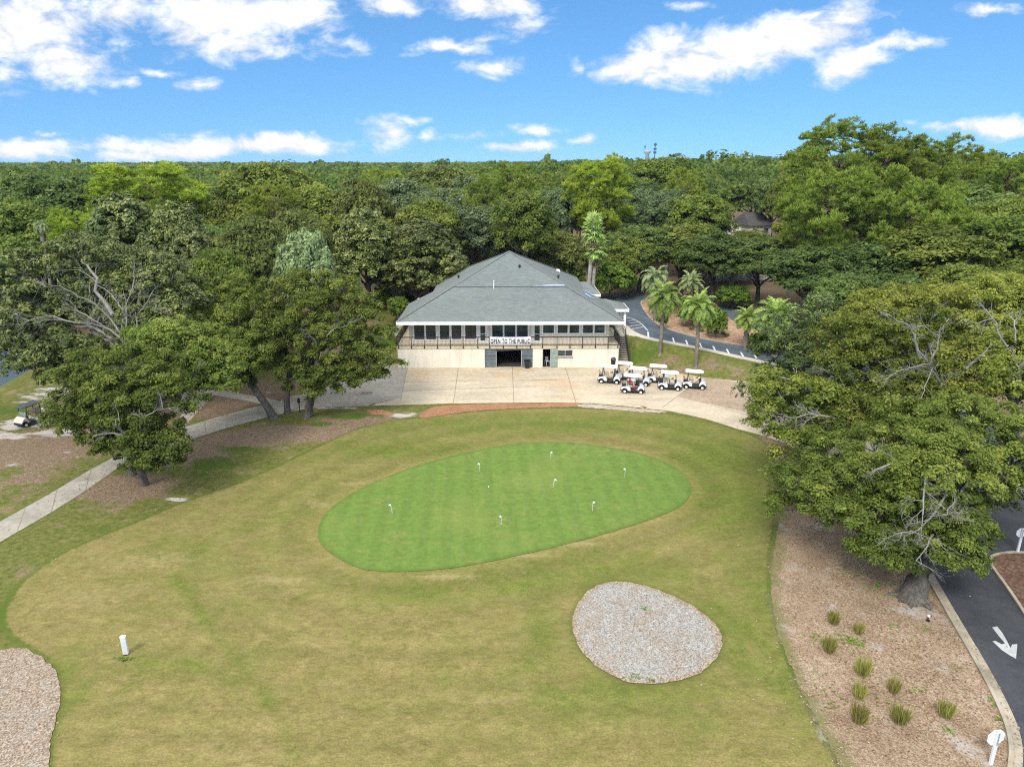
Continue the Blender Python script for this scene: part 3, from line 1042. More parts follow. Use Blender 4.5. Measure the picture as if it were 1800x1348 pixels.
wn = nz(9, 5, 0.6, (1, 1.6, 1), 3.1)
wv = t.n("ShaderNodeVectorMath", operation='SUBTRACT')
t.link(wn.outputs["Color"], wv.inputs[0])
wv.inputs[1].default_value = (0.5, 0.5, 0.5)
wa = t.n("ShaderNodeVectorMath", operation='MULTIPLY_ADD')
t.link(wv.outputs[0], wa.inputs[0])
wa.inputs[1].default_value = (0.09, 0.045, 0)
t.link(uv, wa.inputs[2])
wuv = wa.outputs[0]
CLOUDS = [(50, 50, 150, 75, 1), (110, 110, 110, 50, .8), (10, 130, 60, 35, .6), (200, 20, 90, 40, .8), (400, 30, 150, 62, 1), (500, 15, 120, 50, 1), (420, 85, 130, 28, .8), (330, 60, 70, 40, .7), (450, 105, 60, 18, .55),
          (345, 148, 44, 15, .6), (230, 152, 34, 14, .55), (290, 126, 34, 9, .45), (685, 8, 70, 24, .7), (860, 14, 95, 26, .8), (915, 46, 55, 22, .6), (800, 84, 80, 13, .7), (860, 72, 60, 9, .45), (872, 122, 52, 20, .5),
          (998, 120, 24, 20, .4), (605, 75, 45, 14, .42), (1130, 120, 90, 32, .9), (1220, 112, 105, 50, 1), (1320, 85, 105, 45, 1), (1420, 60, 120, 46, 1), (1490, 28, 60, 30, .8), (1500, 105, 70, 42, .9), (1560, 85, 60, 18, .6),
          (1620, 85, 42, 16, .5), (1730, 20, 62, 14, .6), (40, 265, 110, 17, 1), (200, 250, 90, 16, .75), (330, 262, 170, 23, 1), (470, 258, 170, 20, 1), (230, 268, 110, 16, .8), (680, 236, 48, 26, .8), (755, 240, 26, 11, .55), (710, 215, 40, 9, .45),
          (825, 232, 60, 9, .45), (905, 252, 80, 14, .8), (1025, 242, 32, 11, .7), (945, 222, 40, 8, .5), (1690, 222, 85, 15, .8), (1760, 226, 90, 20, .9), (95, 242, 40, 8, .5), (120, 278, 60, 10, .5), (1205, 6, 40, 10, .5)]
f = None
for cx, cy, rx, ry, s in CLOUDS:
    r0 = ray(cx, cy)
    u0, v0 = r0[0] / r0[1], r0[2] / r0[1]
    r1 = ray(cx + rx, cy)
    r2 = ray(cx, cy - ry)
    du, dv = r1[0] / r1[1] - u0, r2[2] / r2[1] - v0
    ma = t.n("ShaderNodeVectorMath", operation='MULTIPLY_ADD')
    t.link(wuv, ma.inputs[0])
    ma.inputs[1].default_value = (1 / du, 1 / dv, 0)
    ma.inputs[2].default_value = (-u0 / du, -v0 / dv, 0)
    ln = t.n("ShaderNodeVectorMath", operation='LENGTH')
    t.link(ma.outputs[0], ln.inputs[0])
    g = t.math('MULTIPLY_ADD', ln.outputs["Value"], -s * 0.8, s)
    f = g if f is None else t.math('MAXIMUM', f, g)
front = t.mapr(sx.outputs[1], 0.05, 0.25)
fb = nz(13, 9, 0.62, (1, 1.9, 1), 0.7, 0.4).outputs["Fac"]
fb2 = nz(42, 6, 0.6, (1, 1.7, 1), 1.9).outputs["Fac"]
nn = t.math('ADD', t.math('MULTIPLY', t.math('SUBTRACT', fb, 0.5), 1.8), t.math('MULTIPLY', t.math('SUBTRACT', fb2, 0.5), 0.5))
dens = t.math('ADD', t.math('MAXIMUM', f, -0.6), nn)
alpha = t.math('MULTIPLY', t.mapr(dens, 0.02, 0.70), front)
# broken cloud overhead and behind, which softens the light as in the photograph
hn = t.n("ShaderNodeTexNoise")
t.link(d, hn.inputs[0])
hn.inputs["Scale"].default_value = 2.4
hn.inputs["Detail"].default_value = 5
high = t.math('MULTIPLY', t.mapr(sx.outputs[2], 0.26, 0.42), t.mapr(hn.outputs["Fac"], 0.28, 0.46))
alpha = t.math('MAXIMUM', alpha, high)
inner = t.mapr(t.math('ADD', f, t.math('MULTIPLY', nn, 0.6)), 0.2, 0.9)
ccol = t.mix(inner, (.86, .91, 1.0), (1.0, 1.0, 1.0))
shade = t.math('MULTIPLY', t.mapr(fb2, 0.3, 0.7, 0.94, 1.03), t.mapr(fb, 0.35, 0.62, 0.84, 1.05))
ccol = t.scale_col(ccol, shade)
lift = t.n("ShaderNodeVectorMath", operation='ADD')
t.link(d, lift.inputs[0])
lift.inputs[1].default_value = (0, 0, SKY_LIFT)
nrm = t.n("ShaderNodeVectorMath", operation='NORMALIZE')
t.link(lift.outputs[0], nrm.inputs[0])
t.link(nrm.outputs[0], sky.inputs[0])
hs = t.n("ShaderNodeHueSaturation")
t.link(sky.outputs[0], hs.inputs["Color"])
hs.inputs["Hue"].default_value = SKY_HUE
hs.inputs["Saturation"].default_value = SKY_SAT
hs.inputs["Value"].default_value = SKY_VAL
skyc = t.scale_col(hs.outputs[0], 1.0)
ccol = t.scale_col(ccol, t.math('MULTIPLY_ADD', high, CLOUD_HIGH, CLOUD_LOW))
full = t.mix(alpha, skyc, ccol)
bg = t.n("ShaderNodeBackground")
t.link(full, bg.inputs["Color"])
bg.inputs["Strength"].default_value = 0.1
wo = t.n("ShaderNodeOutputWorld")
t.link(bg.outputs[0], wo.inputs["Surface"])

sun = bpy.data.lights.new("sun", 'SUN')
sun.energy = SUN_E
sun.angle = R(20)
sun.color = (1.0, 0.95, 0.87)
so = bpy.data.objects.new("sun", sun)
COL.objects.link(so)
sd = Vector((math.sin(SUN_AZ) * math.cos(SUN_EL), math.cos(SUN_AZ) * math.cos(SUN_EL), math.sin(SUN_EL)))
so.rotation_euler = (-sd).to_track_quat('-Z', 'Y').to_euler()
so.location = (0, 0, 60)

SC.view_settings.view_transform = 'Standard'
SC.view_settings.look = 'None'
SC.view_settings.exposure = EXPO
SC.view_settings.gamma = 1
SC.render.engine = 'CYCLES'
SC.cycles.max_bounces = 6
SC.cycles.diffuse_bounces = 3
SC.cycles.glossy_bounces = 2
SC.cycles.transmission_bounces = 4
SC.cycles.transparent_max_bounces = 6
SC.cycles.use_denoising = DENOISE
SC.cycles.filter_width = 1.15

# ------------------------------------------------------------------ clubhouse
YF = 79.4                                   # front of the lower wall and balcony
CLUB = empty("clubhouse", (-0.2, YF, 0.0), R(0.6))
tag(CLUB, "cream two storey clubhouse with grey hipped shingle roof and long front balcony", "clubhouse")
CX = -0.2


def fx(px, py, y):
    """local x and z of a photo pixel on a facade plane at plan distance y"""
    q = at_depth(px, py, y)
    return q[0] - CX, q[2]


def stucco(name, base, stain):
    t = NT(name)
    p = t.obj()
    a = t.noise(p, 0.9, 6, 0.65, stretch=(1.2, 1, 0.5))
    b = t.noise(p, 5, 5, 0.7)
    s = t.noise(p, 1.0, 5, 0.7, stretch=(1.6, 1, 0.25))
    sx = t.n("ShaderNodeSeparateXYZ")
    t.link(p, sx.inputs[0])
    c = t.mix(t.math('MULTIPLY', t.mapr(s, 0.48, 0.72), 0.55), base, stain)
    c = t.scale_col(c, t.mapr(a, 0.3, 0.7, 0.92, 1.06))
    c = t.scale_col(c, t.mapr(b, 0.3, 0.7, 0.95, 1.04))
    return t.finish(t.bsdf(c, 0.85, 0.2, bump=b, bstr=0.1, bdist=0.02))


M['stucco'] = stucco("stucco", (.760, .690, .560), (.570, .490, .360))
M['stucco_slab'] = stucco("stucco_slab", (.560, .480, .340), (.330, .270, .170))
M['white'] = plain("white_trim", (.84, .84, .82), 0.5, 0.4, vary=0.05)
M['black_metal'] = plain("black_metal", (.014, .015, .017), 0.45, 0.5)
t = NT("dark_glass")
p = t.obj()
a = t.noise(p, 0.8, 3, 0.5, stretch=(1, 1, 0.6))
M['glass'] = t.finish(t.bsdf(t.mix(t.mapr(a, .35, .65), (.022, .034, .036), (.052, .074, .076)), 0.06, 0.6))
M['grey_door'] = plain("grey_door", (.130, .155, .165), 0.6, 0.3, vary=0.2, scale=1.5)
M['green_door'] = plain("green_door", (.270, .330, .280), 0.6, 0.3, vary=0.15, scale=2)
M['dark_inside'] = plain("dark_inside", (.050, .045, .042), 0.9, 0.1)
t = NT("roof_shingle")
p = t.obj()
br = t.n("ShaderNodeTexBrick")
t.link(p, br.inputs["Vector"])
mp = t.n("ShaderNodeMapping")
t.link(p, mp.inputs[0])
sep = t.n("ShaderNodeSeparateXYZ")
t.link(p, sep.inputs[0])
cbn = t.n("ShaderNodeCombineXYZ")
t.link(t.math('ADD', sep.outputs[0], t.math('MULTIPLY', sep.outputs[1], 0.0)), cbn.inputs[0])
t.link(t.math('MULTIPLY', sep.outputs[2], 2.27), cbn.inputs[1])
vx = t.n("ShaderNodeTexVoronoi")
mp2 = t.n("ShaderNodeMapping")
t.link(p, mp2.inputs[0])
mp2.inputs["Scale"].default_value = (2.6, 2.6, 12.5)
t.link(mp2.outputs[0], vx.inputs["Vector"])
vx.inputs["Scale"].default_value = 1.0
sc_ = t.n("ShaderNodeSeparateColor")
t.link(vx.outputs["Color"], sc_.inputs[0])
n1 = t.noise(p, 0.35, 6, 0.6)
n2 = t.noise(p, 1.3, 5, 0.7, stretch=(1, 1, 0.3))
n3 = t.noise(p, 7, 4, 0.7, stretch=(1, 1, 2))
c = t.ramp(t.math('ADD', t.math('MULTIPLY', sc_.outputs[0], 0.55), t.math('MULTIPLY', n3, 0.45)), [(0.15, (.136, .156, .146)), (0.5, (.163, .183, .172)), (0.85, (.190, .210, .198))])
c = t.scale_col(c, t.mapr(n1, 0.3, 0.7, 0.94, 1.05))
c = t.mix(t.math('MULTIPLY', t.mapr(n2, 0.55, 0.75), 0.28), c, (.260, .235, .205))
row = t.math('FRACT', t.math('MULTIPLY', sep.outputs[2], 6.2))
c = t.scale_col(c, t.mapr(row, 0.0, 0.25, 0.82, 1.0))
t.t.nodes.remove(br)
M['roof'] = t.finish(t.bsdf(c, 0.9, 0.15, bump=n3, bstr=0.3, bdist=0.03))
M['ridge'] = plain("ridge_cap", (.180, .190, .180), 0.9, 0.15, vary=0.2)
M['tape'] = plain("blue_sheet", (.330, .420, .640), 0.5, 0.4, vary=0.25, scale=2)

# storeys
SLAB0, SLAB1 = 2.24, 2.60
YW = 1.15                                   # upper wall set back behind the balcony
xl, _ = fx(700.5, 645, YF)
xr, _ = fx(1086.5, 645, YF)
gx0, _ = fx(852.4, 645, YF)
gx1, _ = fx(936.3, 645, YF)
dx0, _ = fx(953.6, 645, YF)
dx1, _ = fx(967.2, 645, YF)
wx0, wz0 = fx(980.3, 626.6, YF)
wx1, wz1 = fx(1006.8, 615.6, YF)
DTOP = 2.16
b = Mesh()
TW = 0.28
b.box(xl, gx0, 0, TW, -0.3, SLAB0)
b.box(gx1, dx0, 0, TW, -0.3, SLAB0)
b.box(dx0, dx1, 0, TW, DTOP, SLAB0)
b.box(dx1, wx0, 0, TW, -0.3, SLAB0)
b.box(wx0, wx1, 0, TW, -0.3, wz0)
b.box(wx0, wx1, 0, TW, wz1, SLAB0)
b.box(wx1, xr, 0, TW, -0.3, SLAB0)
b.box(xl, xl + TW, TW, 21.5, -0.3, SLAB0)
b.box(xr - TW, xr, TW, 21.5, -0.3, SLAB0)
b.box(xl + TW, xr - TW, 21.2, 21.5, -0.3, SLAB0)
b.build("lower_wall", M['stucco'], CLUB)
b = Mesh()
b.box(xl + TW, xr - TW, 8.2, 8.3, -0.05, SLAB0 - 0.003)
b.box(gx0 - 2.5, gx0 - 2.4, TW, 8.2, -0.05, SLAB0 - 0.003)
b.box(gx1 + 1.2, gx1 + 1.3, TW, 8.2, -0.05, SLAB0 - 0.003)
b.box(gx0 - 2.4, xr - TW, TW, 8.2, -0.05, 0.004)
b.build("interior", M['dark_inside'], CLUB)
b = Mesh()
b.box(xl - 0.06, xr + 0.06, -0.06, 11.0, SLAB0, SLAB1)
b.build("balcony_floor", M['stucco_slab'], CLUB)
# upper wall with openings
uxl, _ = fx(720, 600, YF + YW)
uxr, _ = fx(1070.5, 600, YF + YW)
UW = [(728.9, 747, 596.5), (749.6, 767, 596.5), (773.9, 790.6, 596.3), (794.3, 811.8, 596.3), (818.1, 837.9, 596)]
UM = [(865.2, 884.2, 597), (886.7, 906, 597), (908.7, 927.9, 597)]
UR = [(954.6, 974, 586), (980.3, 998, 586), (1001, 1018.2, 586), (1024.7, 1042.4, 586), (1045.1, 1063, 586)]
WTOP = 5.02
OPEN = []
for a, c_, bot in UW + UM + UR:
    x0, z0 = fx(a, bot, YF + YW)
    x1, _ = fx(c_, bot, YF + YW)
    OPEN.append((x0 - .07, x1 + .07, z0 - .06, WTOP, 'w'))
for a, c_ in ((841.0, 857.0), (936.0, 952.6)):
    x0, _ = fx(a, 600, YF + YW)
    x1, _ = fx(c_, 600, YF + YW)
    OPEN.append((x0, x1, SLAB1 + 0.02, 4.86, 'd'))
OPEN.sort()
b = Mesh()
y0, y1 = YW, YW + 0.22
UTOP = 5.42
x = uxl
for (a, c_, z0, z1, k_) in OPEN:
    if a > x: b.box(x, a, y0, y1, SLAB1, UTOP)
    if z0 > SLAB1 + 0.05: b.box(a, c_, y0, y1, SLAB1, z0)
    b.box(a, c_, y0, y1, z1, UTOP)
    x = c_
b.box(x, uxr, y0, y1, SLAB1, UTOP)
b.box(uxl, uxl + 0.22, y1, 10.6, SLAB1, UTOP)
b.box(uxr - 0.22, uxr, y1, 10.6, SLAB1, UTOP)
b.box(uxl, -9.0, 10.6, 10.8, SLAB1, UTOP + 0.8)
b.box(8.6, uxr, 10.6, 10.8, SLAB1, UTOP + 0.8)
b.box(-9.0, -8.8, 10.8, 21.6, SLAB1, 6.9)
b.box(8.6, 8.8, 10.8, 21.6, SLAB1, 6.9)
b.box(-8.8, 8.6, 21.4, 21.6, SLAB1, 6.9)
b.build("upper_wall", M['stucco'], CLUB)
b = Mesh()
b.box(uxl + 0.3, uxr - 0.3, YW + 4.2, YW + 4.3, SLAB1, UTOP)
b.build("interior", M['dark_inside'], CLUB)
for (a, c_, z0, z1, k_) in OPEN:
    if k_ == 'w':
        fr = Mesh()
        w_ = 0.085
        fr.box(a - 0.09, a + w_, y0 - 0.05, y0 + 0.10, z0 - 0.10, z1 + 0.06)
        fr.box(c_ - w_, c_ + 0.09, y0 - 0.053, y0 + 0.10, z0 - 0.10, z1 + 0.06)
        fr.box(a + w_, c_ - w_, y0 - 0.05, y0 + 0.10, z0 - 0.10, z0 + w_)
        fr.box(a + w_, c_ - w_, y0 - 0.05, y0 + 0.10, z1 - w_, z1 + 0.06)
        wo_ = fr.build("window", M['white'], CLUB)
        g = Mesh()
        g.box(a + w_, c_ - w_, y0 + 0.05, y0 + 0.065, z0 + w_, z1 - w_)
        g.build("pane", M['glass'], wo_)
    else:
        fr = Mesh()
        fr.box(a, a + 0.26, y0 + 0.04, y0 + 0.10, z0, z1)
        fr.box(c_ - 0.26, c_, y0 + 0.04, y0 + 0.10, z0, z1)
        fr.box(a + 0.26, c_ - 0.26, y0 + 0.04, y0 + 0.10, z0, z0 + 0.30)
        fr.box(a + 0.26, c_ - 0.26, y0 + 0.04, y0 + 0.10, z1 - 0.14, z1)
        fr.box(a + 0.26, c_ - 0.26, y0 + 0.038, y0 + 0.09, z0 + 1.05, z0 + 1.11)
        fr.box(a - 0.12, a, y0 - 0.04, y0 + 0.12, z0, z1 + 0.1)
        fr.box(c_, c_ + 0.12, y0 - 0.04, y0 + 0.12, z0, z1 + 0.1)
        do = fr.build("door", M['white'], CLUB)
        g = Mesh()
        g.box(a + 0.26, c_ - 0.26, y0 + 0.06, y0 + 0.075, z0 + 0.30, z0 + 1.05)
        g.box(a + 0.26, c_ - 0.26, y0 + 0.06, y0 + 0.075, z0 + 1.11, z1 - 0.14)
        g.build("pane", M['glass'], do)
        h_ = Mesh()
        h_.cyl((c_ - 0.12, y0 + 0.04, z0 + 1.0), (c_ - 0.12, y0 - 0.03, z0 + 1.0), 0.04, n=8)
        h_.build("handle", M['black_metal'], do)

# roof
E, EZ, PT = 13.05, 5.60, 0.491
YE = -0.75
AZ = EZ + PT * E
BRK = 6.09


def rp(x, y):
    """height of the roof over a local plan point"""
    s = min(E - abs(x), y - YE, (YE + 2 * E) - y)
    return EZ + PT * s


IN = 3.2
yr = YE + 11.1
A_, B_ = (-E, YE, EZ), (E, YE, EZ)
AP = (0, YE + E, AZ)
F1, F2 = (-E + BRK, YE + BRK, EZ + PT * BRK), (E - BRK, YE + BRK, EZ + PT * BRK)
LC, RC = (-E, yr, EZ), (E, yr, EZ)
LI, RI = (-E + IN, yr, EZ + PT * IN), (E - IN, yr, EZ + PT * IN)
LR, RR = (-E + IN, YE + 2 * E - IN, EZ + PT * IN), (E - IN, YE + 2 * E - IN, EZ + PT * IN)
b = Mesh()
TH = 0.26


def plane(poly):
    n = len(poly)
    lo = [(q[0], q[1], q[2] - TH) for q in poly]
    b.add(poly + lo, [tuple(range(n)), tuple(reversed(range(n, 2 * n)))] + [(i, n + i, n + (i + 1) % n, (i + 1) % n) for i in range(n)])


up = 0.05
plane([A_, B_, F2, F1])
plane([(F1[0], F1[1], F1[2] + up), (F2[0], F2[1], F2[2] + up), (AP[0], AP[1], AP[2] + up * .4)])
plane([A_, F1, AP, LR, LI, LC])
plane([B_, RC, RI, RR, AP, F2])
plane([AP, RR, LR])
b.build("roof", M['roof'], CLUB)
b = Mesh()
for p0, p1 in ((A_, AP), (B_, AP), (LR, AP), (RR, AP)):
    q0, q1 = Vector(p0) + Vector((0, 0, .05)), Vector(p1) + Vector((0, 0, .07))
    b.bar(q0, q1, 0.22, 0.05)
b.bar((F1[0], F1[1] - 0.02, F1[2] + .05), (F2[0], F2[1] - 0.02, F2[2] + .05), 0.12, 0.05)
b.build("ridge_cap", M['ridge'], CLUB)
b = Mesh()
f0, f1 = EZ - 0.34, EZ + 0.02
b.box(-E - 0.05, E + 0.05, YE - 0.06, YE + 0.0, f0, f1)
b.box(-E - 0.02, -E + 0.0, YE, yr, f0, f1 - .05)
b.box(E - 0.0, E + 0.02, YE, yr, f0, f1 - .05)
b.box(-E + IN - 0.02, -E + IN, yr, LR[1], LI[2] - 0.34, LI[2] - 0.03)
b.box(E - IN, E - IN + 0.02, yr, LR[1], LI[2] - 0.34, LI[2] - 0.03)
b.bar((-E, yr + .03, EZ - .20), (-E + IN, yr + .03, LI[2] - .20), 0.06, 0.30)
b.bar((E, yr + .03, EZ - .20), (E - IN, yr + .03, RI[2] - .20), 0.06, 0.30)
b.build("fascia", M['white'], CLUB)
b = Mesh()
b.box(-E + .02, E - .02, YE + 0.02, YW - 0.01, EZ - 0.335, EZ - 0.30)
b.build("soffit", M['white'], CLUB)
# roof furniture
b = Mesh()
vx_, vy_ = -1.95, YE + BRK - 0.35
b.cyl((vx_, vy_, rp(vx_, vy_) - .05), (vx_, vy_, rp(vx_, vy_) + 0.95), 0.055, n=8)
b.lathe([(0.09, 0.95), (0.09, 1.02)], 8, (vx_, vy_, rp(vx_, vy_)))
b.build("vent_pipe", M['white'], CLUB)
for vx_, vy_ in ((1.25, YE + 9.75), (6.2, YE + 10.4), (-6.6, YE + 11.9)):
    b = Mesh()
    z = rp(vx_, vy_)
    b.cyl((vx_, vy_, z - .05), (vx_, vy_, z + .28), 0.11, n=8)
    b.lathe([(.2, .26), (.2, .32), (.05, .42)], 8, (vx_, vy_, z))
    b.build("roof_vent", M['black_metal'], CLUB)
zz = lambda x, y: rp(x, y) + 0.075
for q in ([(2.8, YE + BRK + .12), (6.75, YE + BRK + .10), (6.55, YE + BRK + .36), (4.2, YE + BRK + .22)], [(9.2, YE + 7.2), (9.9, YE + 6.2), (10.3, YE + 6.6), (9.6, YE + 8.6)], [(9.4, YE + 10.2), (10.6, YE + 9.6), (10.8, YE + 10.3), (9.5, YE + 10.8)]):
    b = Mesh()
    b.add([(x, y, zz(x, y)) for x, y in q] + [(x, y, zz(x, y) - .02) for x, y in q], [(0, 1, 2, 3), (7, 6, 5, 4)] + [(i, 4 + i, 4 + (i + 1) % 4, (i + 1) % 4) for i in range(4)])
    b.build("blue_sheeting", M['tape'], CLUB)
# raised white hood at the back right of the roof
b = Mesh()
q = at_depth(976, 474, 98.0)
b.box(q[0] - CX - 0.8, q[0] - CX + 0.8, 17.4, 19.0, 7.0, q[2] + 0.02)
b.build("roof_hood", M['white'], CLUB, bevel=0.05)

# garage recess: two grey leaves, lintel, posts
b = Mesh()
ox0, _ = fx(872.2, 645, YF)
ox1, _ = fx(916.8, 645, YF)
b.box(gx0, ox0, 0.12, 0.18, 0.0, SLAB0 - .002)
o = b.build("garage_door", M['grey_door'], CLUB)
b = Mesh()
for k in range(1, 5): b.box(gx0 + .02, ox0 - .02, 0.105, 0.122, k * 0.44, k * 0.44 + .018)
b.build("groove", M['black_metal'], o)
b = Mesh()
b.box(ox1, gx1, 0.12, 0.18, 0.0, SLAB0 - .002)
o = b.build("garage_door", M['grey_door'], CLUB)
b = Mesh()
for k in range(1, 5): b.box(ox1 + .02, gx1 - .02, 0.105, 0.122, k * 0.44, k * 0.44 + .018)
b.build("groove", M['black_metal'], o)
b = Mesh()
b.add([(ox0, .13, 1.92), (ox1, .13, 2.02), (ox1, .13, SLAB0 - .002), (ox0, .13, SLAB0 - .002), (ox0, .19, 1.92), (ox1, .19, 2.02), (ox1, .19, SLAB0 - .002), (ox0, .19, SLAB0 - .002)],
      [(0, 1, 2, 3), (7, 6, 5, 4), (0, 4, 5, 1), (3, 2, 6, 7)])
b.build("lintel_panel", plain("lintel_panel", (.085, .085, .088), 0.7, 0.2), CLUB)
pm_ = plain("door_post", (.36, .38, .37), 0.6, 0.3)
b = Mesh()
b.box(ox0 - .03, ox0 + .05, 0.07, 0.117, 0, 1.92)
b.build("door_post", pm_, CLUB)
b = Mesh()
b.box(ox1 - .05, ox1 + .05, 0.07, 0.117, 0, 2.02)
b.build("door_post", pm_, CLUB)
# store room door, swung open to the right
b = Mesh()
lx1, _ = fx(979.5, 645, YF)
b.box(dx1 + 0.01, lx1, -0.12, -0.06, 0.03, DTOP)
o = b.build("open_door", M['green_door'], CLUB)
dm_ = plain("door_rail", (.22, .28, .24), 0.6)
for z in (0.5, 1.1, 1.7):
    b = Mesh()
    b.box(dx1 + .08, lx1 - .08, -0.135, -0.118, z - .04, z + .04)
    b.build("door_rail", dm_, o)
# lower window
fr = Mesh()
fr.box(wx0, wx0 + .05, 0.02, .12, wz0, wz1)
fr.box(wx1 - .05, wx1, 0.02, .12, wz0, wz1)
mx_ = (wx0 + wx1) / 2
fr.box(mx_ - .03, mx_ + .03, 0.02, .12, wz0, wz1)
for a, c_ in ((wx0 + .05, mx_ - .03), (mx_ + .03, wx1 - .05)):
    fr.box(a, c_, 0.02, .12, wz0, wz0 + .05)
    fr.box(a, c_, 0.02, .12, wz1 - .05, wz1)
o = fr.build("window", plain("grey_frame", (.42, .42, .40), 0.5), CLUB)
g = Mesh()
g.box(wx0 + .05, mx_ - .03, 0.07, .08, wz0 + .05, wz1 - .05)
g.box(mx_ + .03, wx1 - .05, 0.07, .08, wz0 + .05, wz1 - .05)
g.build("pane", M['glass'], o)
g = Mesh()
g.box(wx0 - .06, wx1 + .03, -0.10, 0.02, wz0 - .16, wz0 - .003)
g.build("sill", plain("sill_stone", (.33, .31, .26), 0.8), o)

# balcony railing
RT = SLAB1 + 1.10
posts = [c1(x, 760) for x in (300, 382, 464, 546, 627, 719, 794, 881, 966, 1053, 1129, 1221, 1303, 1383, 1465, 1545)]
b = Mesh()
b.box(xl - .03, xr + .03, -0.13, -0.06, RT - .10, RT)
b.box(xl - .03, xr + .03, -0.115, -0.075, SLAB1 + .05, SLAB1 + .11)
for px, _ in posts + [(700.5, 0), (1086.5, 0)]:
    x, _z = fx(px, 600, YF)
    b.box(x - .035, x + .035, -0.135, -0.063, SLAB1 - .24, RT - .1)
    b.box(x - .07, x + .07, -0.14, -0.061, SLAB1 - .26, SLAB1 - .10)
b.box(xl - .10, xl - .03, -0.1, 10.9, RT - .10, RT)
b.box(xl - .09, xl - .05, -0.1, 10.9, SLAB1 + .05, SLAB1 + .11)
for k in range(7): b.box(xl - .10, xl - .03, k * 1.8 - .03, k * 1.8 + .03, SLAB1 - .2, RT - .1)
b.box(xr + .03, xr + .10, -0.1, 3.4, RT - .10, RT)
b.box(xr + .05, xr + .09, -0.1, 3.4, SLAB1 + .05, SLAB1 + .11)
for k in range(3): b.box(xr + .03, xr + .10, k * 1.7 - .03, k * 1.7 + .03, SLAB1 - .2, RT - .1)
ro = b.build("railing", M['black_metal'], CLUB)
b = Mesh()
x = xl + 0.06
while x < xr:
    b.box(x - .010, x + .010, -0.103, -0.083, SLAB1 + .11, RT - .1)
    x += 0.155
y = 0.1
while y < 10.8:
    b.box(xl - .078, xl - .058, y - .01, y + .01, SLAB1 + .11, RT - .1)
    if y < 3.3: b.box(xr + .058, xr + .078, y - .01, y + .01, SLAB1 + .11, RT - .1)
    y += 0.155
b.build("baluster", M['black_metal'], ro)

# outside stair on the right
b = Mesh()
sx0, sx1 = xr + 0.16, xr + 1.42
N = 13
ys, ye = 0.9, 4.7
for k in range(N):
    z = (k + 1) * SLAB1 / N
    yk = ys + (ye - ys) * k / N
    b.box(sx0, sx1, yk, yk + (ye - ys) / N + .03, z - .06, z)
stair = b.build("stair", plain("stair_tread", (.42, .37, .28), 0.8, vary=0.2), CLUB)
b = Mesh()
for k in range(N):
    z = (k + 1) * SLAB1 / N
    yk = ys + (ye - ys) * k / N
    b.box(sx0, sx1, yk + .05, yk + .08, z - SLAB1 / N, z - .06)
b.build("riser", plain("stair_riser", (.055, .048, .040), 0.9), stair)
b = Mesh()
for x in (sx0 - .04, sx1 + .04):
    b.bar((x, ys - .15, 0.05), (x, ye, SLAB1 + .02), 0.06, 0.22)
    b.bar((x, ys - .1, 1.0), (x, ye, SLAB1 + 1.05), 0.06, 0.06)
    for k in range(5):
        f_ = k / 4
        yk = ys - .1 + (ye - ys + .1) * f_
        b.bar((x, yk, 0.05 + SLAB1 * f_), (x, yk, 1.0 + (SLAB1 + .05) * f_), 0.05)
    for k in range(24):
        f_ = (k + .5) / 24
        yk = ys - .1 + (ye - ys + .1) * f_
        b.bar((x, yk, 0.15 + SLAB1 * f_), (x, yk, 0.98 + (SLAB1 + .05) * f_), 0.018)
b.bar((sx1 + .04, ye, SLAB1 + 1.05), (sx1 + .04, ye + 3.2, SLAB1 + 1.1), 0.06)
for k in range(3): b.bar((sx1 + .04, ye + 1.05 * (k + 1), SLAB1 - .1), (sx1 + .04, ye + 1.05 * (k + 1), SLAB1 + 1.08), 0.05)
b.bar((sx1 + .04, ye, SLAB1 + .55), (sx1 + .04, ye + 3.2, SLAB1 + .55), 0.035)
b.build("handrail", M['black_metal'], stair)
b = Mesh()
b.box(xr + .1, sx1 + .1, ye + .03, 9.5, SLAB1 - .3, SLAB1 + .03)
b.build("landing", M['walk'], CLUB)

# entrance canopy on the right
b = Mesh()


def hip(bm, x0, x1, y0, y1, z0, z1, rx0, rx1, th=0.2):
    ym = (y0 + y1) / 2
    v = [(x0, y0, z0), (x1, y0, z0), (x1, y1, z0), (x0, y1, z0), (rx0, ym, z1), (rx1, ym, z1)]
    lo = [(q[0], q[1], z0 - th) for q in v[:4]]
    bm.add(v + lo, [(0, 1, 5, 4), (1, 2, 5), (2, 3, 4, 5), (3, 0, 4), (9, 8, 7, 6), (0, 6, 7, 1), (1, 7, 8, 2), (2, 8, 9, 3), (3, 9, 6, 0)])


hip(b, 9.0, 15.3, 9.1, 13.4, 5.05, 6.0, 9.0, 12.6)
hip(b, 8.4, 12.2, 13.6, 20.5, 6.15, 7.3, 8.4, 10.8)
can = b.build("entrance_canopy", M['roof'], CLUB)
b = Mesh()
b.box(9.0, 15.36, 9.03, 9.09, 4.70, 5.06)
b.box(15.30, 15.36, 9.09, 13.46, 4.70, 5.06)
b.box(12.2, 12.26, 13.6, 20.5, 5.85, 6.16)
b.box(9.0, 12.26, 13.53, 13.59, 5.85, 6.16)
b.build("fascia", M['white'], can)
for x, y in ((14.9, 9.5), (14.9, 13.0)):
    b = Mesh()
    b.box(x - .15, x + .15, y - .15, y + .15, 2.3, 4.85)
    b.build("column", M['white'], can)
